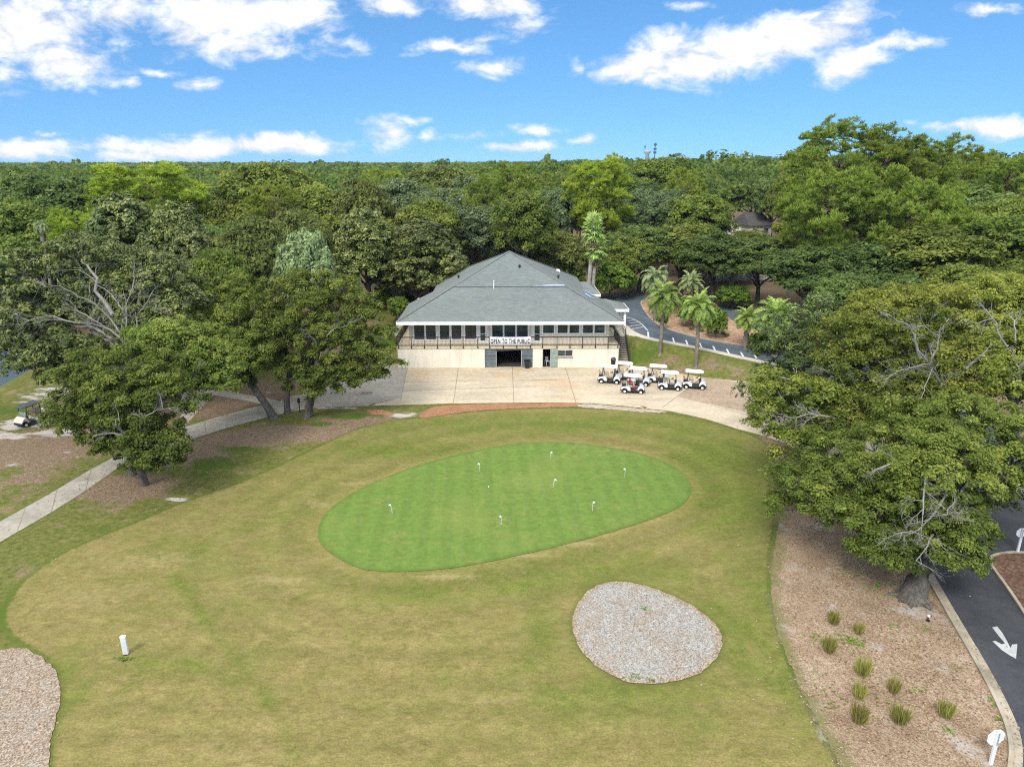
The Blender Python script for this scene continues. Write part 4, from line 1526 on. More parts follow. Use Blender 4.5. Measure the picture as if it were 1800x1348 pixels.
# ramp with black rails on the left flank
b = Mesh()
b.add([(xl - 1.6, 12.0, 2.9), (xl - 0.3, 12.0, 2.9), (xl - 0.3, 6.0, 2.35), (xl - 1.6, 6.0, 2.35), (xl - 1.6, 12.0, 2.6), (xl - 0.3, 12.0, 2.6), (xl - 0.3, 6.0, 2.05), (xl - 1.6, 6.0, 2.05)],
      [(0, 1, 2, 3), (7, 6, 5, 4), (0, 4, 5, 1), (1, 5, 6, 2), (2, 6, 7, 3), (3, 7, 4, 0)])
rm = b.build("side_ramp", M['conc_grey'], CLUB)
b = Mesh()
for x in (xl - 1.65, xl - 0.25):
    b.bar((x, 5.9, 3.3), (x, 12.2, 3.95), 0.07)
    b.bar((x, 5.9, 2.55), (x, 12.2, 3.15), 0.05)
    for k in range(16): b.bar((x, 6 + k * .4, 2.3 + k * .035), (x, 6 + k * .4, 3.3 + k * .042), 0.025 if k % 4 else 0.06)
b.build("handrail", M['black_metal'], rm)

# banner hung on the rail
def text_mesh(body, m, parent, w, h, loc, rot, name="lettering"):
    cu = bpy.data.curves.new(name, 'FONT')
    cu.body = body
    cu.size = 1.0
    cu.offset = 0.030
    cu.space_character = 1.17
    cu.extrude = 0.004
    cu.align_x = 'LEFT'
    cu.resolution_u = 3
    ob = bpy.data.objects.new("tmp", cu)
    COL.objects.link(ob)
    dg = bpy.context.evaluated_depsgraph_get()
    me_ = bpy.data.meshes.new_from_object(ob.evaluated_get(dg))
    bpy.data.objects.remove(ob)
    xs = [q.co.x for q in me_.vertices]
    ys = [q.co.y for q in me_.vertices]
    kx, ky = w / (max(xs) - min(xs)), h / (max(ys) - min(ys))
    mx, my = min(xs), min(ys)
    for q in me_.vertices:
        q.co.x = (q.co.x - mx) * kx - w / 2
        q.co.y = (q.co.y - my) * ky - h / 2
    me_.name = name
    me_.materials.clear()
    me_.materials.append(m)
    o = bpy.data.objects.new(name, me_)
    COL.objects.link(o)
    o.parent = parent
    o.location = loc
    o.rotation_euler = rot
    return o


bx0, bz0 = fx(861.2, 607.2, YF - .2)
bx1, bz1 = fx(932.8, 592.2, YF - .2)
BW, BH = bx1 - bx0, bz1 - bz0
ban = empty("banner", (CX + (bx0 + bx1) / 2, YF - 0.2, (bz0 + bz1) / 2), R(0.6))
tag(ban, "white vinyl banner with black capital letters tied to the balcony railing", "banner")
b = Mesh()
nseg = 24
vs, fs = [], []
for i in range(nseg + 1):
    f_ = i / nseg
    x = -BW / 2 + BW * f_
    for z in (-BH / 2, BH / 2):
        sag = -0.03 * math.sin(math.pi * f_) * (1 if z > 0 else 0.7)
        wv_ = 0.012 * math.sin(f_ * 21)
        vs += [(x, wv_, z + sag), (x, wv_ + .015, z + sag)]
for i in range(nseg):
    k = i * 4
    fs += [(k, k + 4, k + 6, k + 2), (k + 1, k + 3, k + 7, k + 5), (k + 2, k + 6, k + 7, k + 3), (k, k + 1, k + 5, k + 4)]
b.add(vs, fs)
b.build("cloth", plain("banner_vinyl", (.80, .80, .80), 0.5, 0.3, vary=0.04), ban, smooth=True)
text_mesh("OPEN TO THE PUBLIC", plain("letter_black", (.012, .012, .014), 0.6), ban, BW * 0.965, BH * 0.57, (0, -0.030, 0.01), (R(90), 0, 0))

# ------------------------------------------------------------------ bins and chair by the building
def bin_dome():
    q = at_z(1077, 643.5, 0.0)
    r = empty("trash_can", (q[0], q[1] - 0.1, 0.015))
    tag(r, "black dome topped trash can against the wall beside the outside stair", "trash can")
    b = Mesh()
    b.lathe([(.26, 0), (.30, .02), (.33, .72), (.33, .74)], 16)
    b.build("body", M['black_metal'], r, smooth=True)
    b = Mesh()
    b.lathe([(.35, .74), (.36, .80), (.34, .98), (.26, 1.12), (.12, 1.18)], 16)
    lid = b.build("lid", plain("bin_plastic", (.028, .030, .034), 0.35, 0.5), r, smooth=True)
    b = Mesh()
    b.box(-.17, .17, -.352, -.30, .82, .97)
    b.build("flap", plain("bin_flap", (.10, .105, .11), 0.4), lid)


bin_dome()
q = at_z(926.5, 645.8, 0.0)
r_ = empty("trash_can", (q[0], q[1] - 0.15, 0.015))
tag(r_, "open dark plastic trash bin standing beside the garage opening", "trash can")
b = Mesh()
b.lathe([(.24, 0), (.27, .02), (.32, .78), (.35, .80), (.35, .84), (.30, .84), (.26, .10)], 16)
b.build("body", plain("dark_bin", (.030, .042, .050), 0.45, 0.4), r_, smooth=True)
b = Mesh()
b.tube([(-.42, -.05, .86), (-.2, -.1, 1.02), (.2, -.1, 1.02), (.42, -.05, .86)], .022, 6)
b.box(-.40, .40, .12, .36, .84, .90)
b.build("lid", M['black_metal'], r_)
q = at_z(962, 640.5, 0.0)
r_ = empty("plastic_chair", (q[0], YF + 1.05, 0.01), R(25))
tag(r_, "white plastic chair just inside the dark store room doorway", "chair")
wp = plain("white_plastic", (.70, .70, .68), 0.4)
b = Mesh()
b.box(-.23, .23, -.23, .23, .42, .45)
b.build("seat", wp, r_, bevel=.01)
b = Mesh()
for k in range(5): b.box(-.21 + k * .095, -.17 + k * .095, .21, .24, .45, .85)
b.box(-.23, .23, .20, .25, .85, .93)
b.build("backrest", wp, r_)
for sx_ in (-1, 1):
    for sy_ in (-1, 1):
        b = Mesh()
        b.bar((sx_ * .21, sy_ * .21, .42), (sx_ * .25, sy_ * .25, 0), .045)
        b.build("leg", wp, r_)
q = at_z(645, 691, 0.0)
b = Mesh()
for k in range(9): b.box(-.55 + k * .125, -.48 + k * .125, -.22, .22, .005, .03)
b.box(-.6, .6, -.27, -.22, .0, .032)
b.box(-.6, .6, .22, .27, .0, .032)
o = b.build("drain_grate", plain("drain_iron", (.14, .14, .14), 0.6), loc=(q[0], q[1], 0.022))
o.rotation_euler = (0, 0, R(8))
tag(o, "rusty iron drain grate set in the concrete left of the forecourt", "drain")

# ------------------------------------------------------------------ golf carts
M['cart_white'] = plain("cart_white", (.66, .69, .71), 0.25, 0.5, vary=0.05)
M['cart_ivory'] = plain("cart_ivory", (.62, .55, .42), 0.3, 0.5, vary=0.06)
M['cart_dark'] = plain("cart_dark", (.020, .022, .026), 0.55, 0.4)
M['tyre'] = plain("tyre", (.016, .016, .017), 0.85, 0.2)
M['seat_beige'] = plain("seat_beige", (.50, .45, .34), 0.6, 0.3, vary=0.08)
M['seat_tan'] = plain("seat_tan", (.42, .30, .17), 0.6, 0.3, vary=0.1)
M['cart_roof'] = plain("cart_roof", (.74, .72, .66), 0.35, 0.5, vary=0.04)
M['cart_roof_dark'] = plain("cart_roof_dark", (.055, .065, .080), 0.35, 0.5)
t = NT("windscreen")
gl = t.n("ShaderNodeBsdfGlass")
gl.inputs["Color"].default_value = (.75, .85, .80, 1)
gl.inputs["Roughness"].default_value = 0.05
gl.inputs["IOR"].default_value = 1.05
df = t.n("ShaderNodeBsdfPrincipled")
df.inputs["Base Color"].default_value = (.32, .38, .36, 1)
df.inputs["Roughness"].default_value = 0.1
mxs = t.n("ShaderNodeMixShader")
mxs.inputs[0].default_value = 0.45
t.link(gl.outputs[0], mxs.inputs[1])
t.link(df.outputs[0], mxs.inputs[2])
M['screen'] = t.finish(mxs)


def make_cart(label, group, body, roofm, seatm, name="golf_cart", roof=True):
    r = empty(name, (0, 0, 0))
    tag(r, label, "golf cart", group)
    b = Mesh()
    b.box(-1.08, 1.08, -.50, .50, .22, .33)
    b.box(-1.28, -1.08, -.52, .52, .27, .42)
    b.box(1.08, 1.24, -.50, .50, .24, .44)
    b.box(-.35, .55, -.57, .57, .235, .36)
    b.build("chassis", M['cart_dark'], r, bevel=.03)
    b = Mesh()
    b.prism([(-1.22, .42), (-1.20, .58), (-1.02, .72), (-.72, .78), (-.48, .76), (-.30, .70), (-.22, .55), (-.22, .30), (-.50, .30), (-.56, .42), (-.66, .53), (-.80, .58), (-.96, .55), (-1.06, .46), (-1.10, .40)], -.60, .60)
    b.build("body", body, r, bevel=.05)
    b = Mesh()
    b.prism([(.50, .36), (.48, .52), (.58, .80), (.70, .92), (.84, .90), (1.06, .74), (1.20, .56), (1.21, .44), (1.12, .42), (1.05, .52), (.92, .60), (.76, .58), (.64, .48), (.60, .36)], -.58, .58)
    b.build("cowl", body, r, bevel=.07)
    b = Mesh()
    b.box(.46, .62, -.50, .50, .62, .96)
    b.build("dashboard", M['cart_dark'], r, bevel=.03)
    b = Mesh()
    b.box(-.62, -.10, -.54, .54, .74, .90)
    b.build("seat", seatm, r, bevel=.05)
    b = Mesh()
    for y0_, y1_ in ((-.54, -.02), (.02, .54)):
        v = [(-.66, y0_, .92), (-.54, y0_, .92), (-.64, y0_, 1.34), (-.75, y0_, 1.34)]
        v += [(q[0], y1_, q[2]) for q in v]
        b.add(v, [(0, 1, 2, 3), (7, 6, 5, 4), (0, 4, 5, 1), (1, 5, 6, 2), (2, 6, 7, 3), (3, 7, 4, 0)])
    b.build("backrest", seatm, r, bevel=.04)
    for s in (-1, 1):
        b = Mesh()
        b.tube([(-.60, s * .57, .86), (-.58, s * .58, 1.02), (-.35, s * .58, 1.05), (-.22, s * .58, .98), (-.20, s * .57, .84)], .022, 6)
        b.build("armrest", M['cart_dark'], r)
    if roof:
        b = Mesh()
        b.add([(-1.02, -.50, 1.82), (-.92, -.60, 1.82), (.62, -.60, 1.80), (.86, -.40, 1.78), (.86, .40, 1.78), (.62, .60, 1.80), (-.92, .60, 1.82), (-1.02, .50, 1.82),
               (-1.02, -.50, 1.90), (-.92, -.60, 1.91), (.62, -.60, 1.90), (.86, -.40, 1.86), (.86, .40, 1.86), (.62, .60, 1.90), (-.92, .60, 1.91), (-1.02, .50, 1.90)],
              [tuple(reversed(range(8))), tuple(range(8, 16))] + [(i, (i + 1) % 8, 8 + (i + 1) % 8, 8 + i) for i in range(8)])
        b.build("roof", roofm, r, bevel=.035)
        for s in (-1, 1):
            b = Mesh()
            b.bar((.66, s * .52, .84), (.50, s * .53, 1.81), .045)
            b.build("roof_post", M['cart_dark'], r)
            b = Mesh()
            b.bar((-.76, s * .50, .76), (-.70, s * .52, 1.82), .06)
            b.build("roof_post", M['cart_dark'], r)
    b = Mesh()
    if roof:
        b.add([(.665, -.49, .94), (.665, .49, .94), (.60, .49, 1.34), (.60, -.49, 1.34), (.68, -.49, .94), (.68, .49, .94), (.615, .49, 1.34), (.615, -.49, 1.34)],
              [(0, 1, 2, 3), (7, 6, 5, 4), (0, 4, 5, 1), (1, 5, 6, 2), (2, 6, 7, 3), (3, 7, 4, 0)])
    else:
        b.add([(.665, -.49, .94), (.665, .49, .94), (.55, .49, 1.50), (.55, -.49, 1.50), (.68, -.49, .94), (.68, .49, .94), (.565, .49, 1.50), (.565, -.49, 1.50)],
              [(0, 1, 2, 3), (7, 6, 5, 4), (0, 4, 5, 1), (1, 5, 6, 2), (2, 6, 7, 3), (3, 7, 4, 0)])
    b.build("windshield", M['screen'], r)
    b = Mesh()
    c_ = Vector((.22, .25, 1.10))
    ax = Vector((-.62, 0, .78)).normalized()
    u_ = Vector((0, 1, 0))
    w_ = ax.cross(u_)
    ring_ = [c_ + (u_ * math.cos(k * math.pi / 7) + w_ * math.sin(k * math.pi / 7)) * .17 for k in range(15)]
    b.tube(ring_, .022, 6)
    b.cyl(c_, (.58, .25, .66), .026, n=6)
    b.bar(c_ - u_ * .16, c_ + u_ * .16, .03)
    b.build("steering_wheel", M['cart_dark'], r)
    b = Mesh()
    b.box(-1.16, -.74, -.46, .46, .74, .80)
    for s in (-1, 1):
        b.tube([(-.78, s * .40, .78), (-1.06, s * .40, 1.05), (-1.16, s * .40, 1.22)], .022, 6)
    b.tube([(-1.16, -.42, 1.22), (-1.16, .42, 1.22)], .025, 6)
    b.tube([(-1.06, -.40, 1.03), (-1.06, .40, 1.03)], .02, 6)
    b.build("bag_rack", M['cart_dark'], r)
    for x in (-.82, .84):
        for s in (-1, 1):
            b = Mesh()
            b.lathe([(.14, -.09), (.20, -.09), (.225, -.05), (.225, .05), (.20, .09), (.14, .09)], 18, (0, 0, 0), 'y')
            wv = b.build("wheel", M['tyre'], r, smooth=False, loc=(x, s * .50, .225))
            b = Mesh()
            b.lathe([(.135, -.092), (.11, -.075), (.04, -.095), (.0, -.095)] if s < 0 else [(.0, .095), (.04, .095), (.11, .075), (.135, .092)], 14, (0, 0, 0), 'y')
            b.build("rim", M['cart_roof'], wv)
    return r


GC = "white golf carts parked on the forecourt"
proto = make_cart("x", GC, M['cart_white'], M['cart_roof'], M['seat_beige'])
CARTS = [((1057, 673.0), -13, "white golf cart nearest the clubhouse wall and garage, leftmost of the parked row"),
         ((1083.8, 667.2), -13, "white golf cart half hidden behind, with its roof right under the stair foot"),
         ((1107.7, 677.5), -14, "white golf cart in the middle, behind the cart with the driver in red"),
         ((1098, 690.5), -11, "white golf cart carrying the driver in red, nearest the lawn"),
         ((1143, 673.5), -13, "white golf cart closest to the grass bank, behind the other carts"),
         ((1163, 685.5), -13, "white empty golf cart second from the right end of the row"),
         ((1206, 683.5), -14, "white golf cart standing alone at the right end of the row")]
for i, ((px, py), yaw, lab) in enumerate(CARTS):
    o = proto if i == 0 else copy_tree(proto)
    o["label"] = lab
    q = at_z(px, py, 0.0)
    a = R(yaw)
    rx, ry = -.82, -.50
    ox, oy = rx * math.cos(a) - ry * math.sin(a), rx * math.sin(a) + ry * math.cos(a)
    o.location = (q[0] - ox, q[1] - oy, hz(q[0], q[1]) + 0.016)
    o.rotation_euler = (0, 0, a)
    if i == 3: DRV = o
lc = make_cart("golf cart with ivory body and dark roof on sandy ground under the left oaks", "golf carts under the left oaks", M['cart_ivory'], M['cart_roof_dark'], M['seat_tan'])
q = ground(48, 749)
lc.location = (q[0], q[1] + .6, q[2] + .01)
lc.rotation_euler = (0, 0, R(-112))
lc2 = make_cart("roofless ivory golf cart with folded windshield parked beside the dark roofed cart", "golf carts under the left oaks", M['cart_ivory'], M['cart_roof_dark'], M['seat_tan'], roof=False)
q = ground(93, 731)
lc2.location = (q[0], q[1] + .5, q[2] + .01)
lc2.rotation_euler = (0, 0, R(-118))


def small_box(px, py, label, col, name="cooler", s=(.3, .2, .35), rz=20):
    q = ground(px, py)
    r = empty(name, (q[0], q[1], q[2] + .01), R(rz))
    tag(r, label, name.replace("_", " "))
    b = Mesh()
    b.box(-s[0], s[0], -s[1], s[1], 0, s[2])
    b.build("body", plain(name + "_blue", col, 0.4), r, bevel=.03)
    b = Mesh()
    b.box(-s[0] - .02, s[0] + .02, -s[1] - .02, s[1] + .02, s[2], s[2] + .08)
    b.build("lid", M['cart_white'], r, bevel=.025)
    b = Mesh()
    b.tube([(-s[0], 0, s[2] - .05), (-s[0] - .05, 0, s[2] + .16), (s[0] + .05, 0, s[2] + .16), (s[0], 0, s[2] - .05)], .015, 6)
    b.build("handle", M['cart_dark'], r)


small_box(85, 742, "blue cooler with white lid on the sand beside the ivory carts", (.02, .10, .30))
small_box(283, 742, "blue cooler half hidden by leaves behind the left oaks", (.015, .11, .28), rz=-30)

# ------------------------------------------------------------------ the driver in red
def skin_body(name, joints, bones, m, parent, sub=2):
    me_ = bpy.data.meshes.new(name)
    me_.from_pydata([j[0] for j in joints], bones, [])
    o = bpy.data.objects.new(name, me_)
    COL.objects.link(o)
    o.parent = parent
    sk = o.modifiers.new("skin", 'SKIN')
    for i, j in enumerate(joints):
        rr = j[1]
        me_.skin_vertices[0].data[i].radius = rr if isinstance(rr, tuple) else (rr, rr)
    me_.skin_vertices[0].data[0].use_root = True
    sb = o.modifiers.new("sub", 'SUBSURF')
    sb.levels = sub
    sb.render_levels = sub
    me_.materials.append(m)
    return o


person = empty("person", DRV.location + Vector((0, 0, 0)), DRV.rotation_euler.z)
tag(person, "person in a red shirt and dark shorts seated at the wheel of a golf cart", "person")
skin = plain("skin", (.42, .26, .18), 0.6, 0.3, vary=0.05)
ox, oy = -.34, -.24
J = [((ox, oy, .98), .13), ((ox - .02, oy, 1.12), .125), ((ox - .03, oy, 1.28), .14), ((ox - .02, oy, 1.42), .10), ((ox, oy, 1.50), .052), ((ox + .03, oy, 1.60), .085), ((ox + .04, oy, 1.70), .080),
     ((ox + .02, oy - .19, 1.38), .055), ((ox + .14, oy - .24, 1.15), .045), ((ox + .38, oy - .14, 1.10), .036), ((ox + .47, oy - .11, 1.11), .04),
     ((ox + .02, oy + .19, 1.38), .055), ((ox + .16, oy + .26, 1.16), .045), ((ox + .40, oy + .30, 1.14), .036), ((ox + .49, oy + .32, 1.16), .04),
     ((ox + .04, oy - .10, .97), .095), ((ox + .46, oy - .12, .95), .068), ((ox + .52, oy - .12, .62), .05), ((ox + .50, oy - .12, .42), .042), ((ox + .66, oy - .12, .39), .038),
     ((ox + .04, oy + .10, .97), .095), ((ox + .46, oy + .12, .95), .068), ((ox + .54, oy + .12, .62), .05), ((ox + .52, oy + .12, .42), .042), ((ox + .68, oy + .12, .39), .038)]
Bn = [(0, 1), (1, 2), (2, 3), (3, 4), (4, 5), (5, 6), (3, 7), (7, 8), (8, 9), (9, 10), (3, 11), (11, 12), (12, 13), (13, 14), (0, 15), (15, 16), (16, 17), (17, 18), (18, 19), (0, 20), (20, 21), (21, 22), (22, 23), (23, 24)]
skin_body("body", J, Bn, skin, person)
red = plain("red_shirt", (.36, .018, .028), 0.8, 0.2, vary=0.15)
skin_body("shirt", [(J[0][0], .15), (J[1][0], .150), (J[2][0], .168), (J[3][0], .120), (J[7][0], .078), ((ox + .10, oy - .235, 1.22), .066), (J[11][0], .078), ((ox + .11, oy + .24, 1.22), .066)],
          [(0, 1), (1, 2), (2, 3), (3, 4), (4, 5), (3, 6), (6, 7)], red, person)
skin_body("shorts", [((ox, oy, .95), .15), (J[15][0], .115), ((ox + .36, oy - .12, .955), .090), (J[20][0], .115), ((ox + .36, oy + .12, .955), .090)], [(0, 1), (1, 2), (0, 3), (3, 4)], plain("olive_cloth", (.085, .075, .045), 0.9), person)
b = Mesh()
b.lathe([(.0, -.0), (.10, .0), (.105, .04), (.08, .10), (.03, .12), (.0, .12)], 12, (ox + .03, oy, 1.715))
b.box(ox + .10, ox + .20, oy - .075, oy + .075, 1.722, 1.738)
b.build("cap", plain("dark_cap", (.03, .025, .03), 0.8), person)
for s in (-.12, .12):
    b = Mesh()
    b.box(ox + .46, ox + .72, oy + s - .05, oy + s + .05, .362, .44)
    b.build("shoe", M['cart_roof'], person, bevel=.03)
fb_ = empty("sports_bag", DRV.location + Vector((0.22 * math.cos(R(-11)) + .33 * math.sin(R(-11)), 0.22 * math.sin(R(-11)) - .33 * math.cos(R(-11)), .345)), R(-11))
tag(fb_, "small red bag standing on the floor of the cart with the driver", "bag")
b = Mesh()
b.lathe([(.10, 0), (.13, .03), (.13, .36), (.10, .42), (.02, .45)], 12)
b.build("body", plain("red_nylon", (.30, .015, .03), 0.6), fb_, smooth=True)
b = Mesh()
b.tube([(-.08, 0, .40), (-.06, 0, .55), (.06, 0, .55), (.08, 0, .40)], .014, 6)
b.build("handle", M['cart_dark'], fb_)

# ------------------------------------------------------------------ flags, markers, signs
FL = [((690, 903.5), "second on the left half, tipped to the left", -1, 8), ((843.5, 830), "small and upright near the back left rim", -1, 2), ((968.5, 809.5), "at the back rim, above the middle", 1, 3), ((971.8, 858), "in the middle of the green, leaning to the right", 1, -9), ((1098, 839.5), "near the right end of the green", -1, -2), ((1041.5, 899), "front right, below the centre", 1, 0), ((881, 924.5), "closest to the front edge of the green", -1, -1)]
FLAB = ["practice flag far left on the green, pole tipped left", "thin practice flag near the back left rim of the green", "practice flag at the back rim of the green, nearest the clubhouse", "practice flag in the middle of the green, leaning right",
        "practice flag at the right end of the green", "practice flag on the front right part of the green, white flag pointing right", "practice flag closest to the front edge of the green"]
M['flag'] = plain("flag_white", (.82, .82, .82), 0.6, 0.2, vary=0.03)
M['pole'] = plain("flag_pole", (.70, .70, .66), 0.4, 0.4)
for (p_, _d, side, lean), lab in zip(FL, FLAB):
    q = ground(*p_)
    r = empty("practice_flag", (q[0], q[1], q[2] + .03))
    r.rotation_euler = (0, R(-lean) * 0 + R(lean) * -1, 0)
    tag(r, lab, "golf flag", "practice flags on the putting green")
    b = Mesh()
    b.cyl((0, 0, -.03), (0, 0, .80), .013, n=8)
    b.build("pole", M['pole'], r)
    b = Mesh()
    v = [(0, 0, .78), (side * .09, .01, .73), (side * .18, -.01, .67), (side * .08, .02, .62), (0, 0, .59)]
    b.add(v + [(q_[0], q_[1] + .012, q_[2]) for q_ in v], [(0, 1, 2, 3, 4), (9, 8, 7, 6, 5)] + [(i, 5 + i, 5 + (i + 1) % 5, (i + 1) % 5) for i in range(5)])
    b.build("flag", M['flag'], r)
    b = Mesh()
    b.cyl((0, 0, .78), (0, 0, .90), .018, n=8)
    b.build("tip", plain("flag_tip", (.03, .05, .14), 0.4), r)
    b = Mesh()
    b.lathe([(.055, .0), (.055, .004)], 12)
    b.build("cup", M['black_metal'], r)
q = ground(859, 857)
b = Mesh()
b.lathe([(.0, -.05), (.03, -.04), (.045, -.02), (.05, 0), (.045, .02), (.03, .04), (.0, .05)], 10)
o = b.build("golf_ball", M['flag'], loc=(q[0], q[1], q[2] + .075), smooth=True)
tag(o, "white golf ball lying on the left half of the putting green", "golf ball")

q = ground(222, 1150)
mk = empty("marker_post", (q[0], q[1], q[2]), R(12))
tag(mk, "white square sided marker post standing on the lawn at the left", "marker post")
b = Mesh()
b.box(-.125, .125, -.08, .08, .05, 1.02)
b.build("post", plain("marker_white", (.62, .65, .62), 0.5, vary=0.08), mk, bevel=.02)
b = Mesh()
b.box(-.13, .13, -.085, .085, 1.02, 1.06)
b.build("cap", M['white'], mk, bevel=.01)
b = Mesh()
b.box(-.11, .11, -.07, .07, -.05, .05)
b.build("base", M['black_metal'], mk)


def stop_sign(px, py, label, rz, h, w, octo=True):
    q = ground(px, py)
    r = empty("road_sign", (q[0], q[1], q[2]), R(rz))
    tag(r, label, "road sign")
    b = Mesh()
    b.box(-.07, .07, -.05, .05, -.1, h)
    b.build("post", plain("sign_post_white", (.70, .72, .72), 0.5, vary=0.06), r, bevel=.012)
    b = Mesh()
    n = 8
    zc = h - w * .52
    ring0 = [(w * .54 * math.cos(math.pi / 8 + k * math.pi / 4), w * .54 * math.sin(math.pi / 8 + k * math.pi / 4)) for k in range(n)]
    b.add([(x, .052, zc + z) for x, z in ring0] + [(x, .066, zc + z) for x, z in ring0], [tuple(range(n)), tuple(reversed(range(n, 2 * n)))] + [(i, n + i, n + (i + 1) % n, (i + 1) % n) for i in range(n)])
    b.build("sign_plate", plain("sign_back_white", (.76, .77, .80), 0.45, vary=0.04), r)
    b = Mesh()
    b.box(-.03, .03, -.062, -.05, zc - .3, zc + .3)
    b.build("bracket", plain("sign_bracket", (.55, .57, .58), 0.4, metal=0.6), r)


stop_sign(1741, 1343, "white backed octagonal sign on a white post by the bottom right kerb", 8, 1.68, .74)
stop_sign(1788, 972, "white post with sign behind oak leaves on the traffic island", 0, 1.7, .60)

q = ground(527, 725)
r_ = empty("ball_washer", (q[0], q[1], q[2]))
tag(r_, "slim black ball washer post between the two upright oak trunks", "ball washer")
b = Mesh()
b.cyl((0, 0, -.05), (0, 0, 1.0), .045, n=8)
b.build("post", M['black_metal'], r_)
b = Mesh()
b.box(-.12, .12, -.10, .10, 1.0, 1.38)
b.build("body", M['black_metal'], r_, bevel=.03)
b = Mesh()
b.cyl((0, 0, 1.38), (0, 0, 1.52), .03, n=8)
b.build("handle", M['black_metal'], r_)
q = ground(1631, 1090)
r_ = empty("garden_light", (q[0], q[1], q[2]), R(20))
tag(r_, "small white headed garden spotlight beside the big oak roots", "garden light")
b = Mesh()
b.cyl((-.08, -.05, -.02), (.0, 0, .22), .03, n=8)
b.box(-.16, -.02, -.14, .0, 0, .10)
b.build("base", M['black_metal'], r_)
b = Mesh()
b.lathe([(.03, .20), (.065, .22), (.07, .30), (.05, .33)], 12)
b.build("lamp_head", M['white'], r_, smooth=True)
q = ground(677, 545)
r_ = empty("terracotta_pot", (q[0], q[1], q[2]))
tag(r_, "terracotta garden pot in the planting left of the clubhouse", "pot")
b = Mesh()
b.lathe([(.25, 0), (.40, .55), (.46, .56), (.46, .68), (.38, .68), (.30, .2)], 16)
b.build("body", plain("terracotta", (.42, .15, .07), 0.8), r_, smooth=True)

# ------------------------------------------------------------------ houses beyond
def house(label, loc, rz, w, d, wall_h, ridge, roofc, wallc, win=True):
    r = empty("house", loc, R(rz))
    tag(r, label, "house")
    b = Mesh()
    b.box(-w / 2, w / 2, -d / 2, d / 2, -1, wall_h)
    b.build("wall", stucco("house_wall", wallc, tuple(k * .75 for k in wallc)), r)
    b = Mesh()
    o_ = 0.5
    v = [(-w / 2 - o_, -d / 2 - o_, wall_h), (w / 2 + o_, -d / 2 - o_, wall_h), (w / 2 + o_, d / 2 + o_, wall_h), (-w / 2 - o_, d / 2 + o_, wall_h), (-w / 2 * .75, 0, ridge), (w / 2 * .75, 0, ridge)]
    v += [(q[0], q[1], q[2] - .25) for q in v[:4]]
    b.add(v, [(0, 1, 5, 4), (1, 2, 5), (2, 3, 4, 5), (3, 0, 4), (9, 8, 7, 6), (0, 6, 7, 1), (1, 7, 8, 2), (2, 8, 9, 3), (3, 9, 6, 0)])
    b.build("roof", plain("house_roof", roofc, 0.9, 0.1, vary=0.2, scale=2), r)
    if win:
        for k in (-1, 1):
            b = Mesh()
            x = k * w * .25
            b.box(x - .75, x + .75, -d / 2 - .05, -d / 2 + .02, wall_h - 2.1, wall_h - .7)
            wo__ = b.build("window", M['white'], r)
            b = Mesh()
            b.box(x - .65, x + .65, -d / 2 - .06, -d / 2 - .045, wall_h - 2.0, wall_h - .8)
            b.build("pane", M['glass'], wo__)
    return r


q = at_depth(1326, 396, 190)
house("house with dark grey roof showing between the trees beyond the drive", (q[0] + .3, 193, 0), 12, 6.6, 9, q[2] + .1, q[2] + 3.2, (.085, .080, .080), (.70, .68, .62))
q = at_depth(1292, 412, 182)
house("low pale wing of a house left of the dark grey roof", (q[0] - 1.5, 185, 0), -20, 8, 7, q[2] + .2, q[2] + 2.4, (.36, .33, .29), (.75, .72, .66))
q = at_depth(662, 505, 108)
house("cream house with dark window in the shade left of the clubhouse", (q[0] - 2, 112, 0), 4, 11, 8, q[2] + 3.4, q[2] + 5.5, (.16, .14, .12), (.42, .37, .28))
q = at_depth(1350, 470, 126)
house("white walled house seen through leaves above the right date palms", (q[0] - 2, 130, 0), 8, 16, 8, q[2] + 2.2, q[2] + 4.2, (.14, .13, .12), (.72, .68, .62))

# masts on the skyline
q = at_depth(1150, 287, 900)
r_ = empty("cell_tower", (q[0], 900, 0))
tag(r_, "slender lattice mast with antennas on the skyline", "mast")
b = Mesh()
top = at_depth(1150, 251, 900)[2]
b.cyl((0, 0, 0), (0, 0, top), .9, .45, n=6)
b.build("pole", plain("mast_grey", (.10, .14, .17), 0.5), r_)
b = Mesh()
for z in (top - 3.5, top - 8.5, top - 12.5):
    b.lathe([(1.6, z), (1.9, z + .2), (1.9, z + 2.2), (1.6, z + 2.4)], 8)
b.build("antenna", plain("mast_dark", (.06, .09, .11), 0.5), r_)
q = at_depth(1137, 287, 1000)
r_ = empty("water_tower", (q[0], 1000, 0))
tag(r_, "pale wide headed water tower left of the mast on the skyline", "tower")
b = Mesh()
tz = at_depth(1137, 265.5, 1000)[2]
b.lathe([(3.0, 0), (2.4, tz - 5), (4.6, tz - 2.0), (4.8, tz - .3), (4.6, tz + .3)], 16)
b.build("tank", plain("tower_pale", (.40, .47, .52), 0.5), r_, smooth=True)
b = Mesh()
b.cyl((-3.6, 0, tz), (-3.6, 0, tz + 7), .3, n=6)
b.lathe([(1.0, tz + 4), (1.0, tz + 6.5)], 8, (-3.6, 0, 0))
b.build("antenna", plain("tower_aerial", (.07, .10, .14), 0.5), r_)

# ------------------------------------------------------------------ trees
def unit(rng, n, zmin=-1.0):
    v = rng.normal(size=(n, 3))
    v /= np.linalg.norm(v, axis=1, keepdims=True)
    if zmin > -1:
        lo = v[:, 2] < zmin
        v[lo, 2] *= -0.6
        v /= np.linalg.norm(v, axis=1, keepdims=True)
    return v


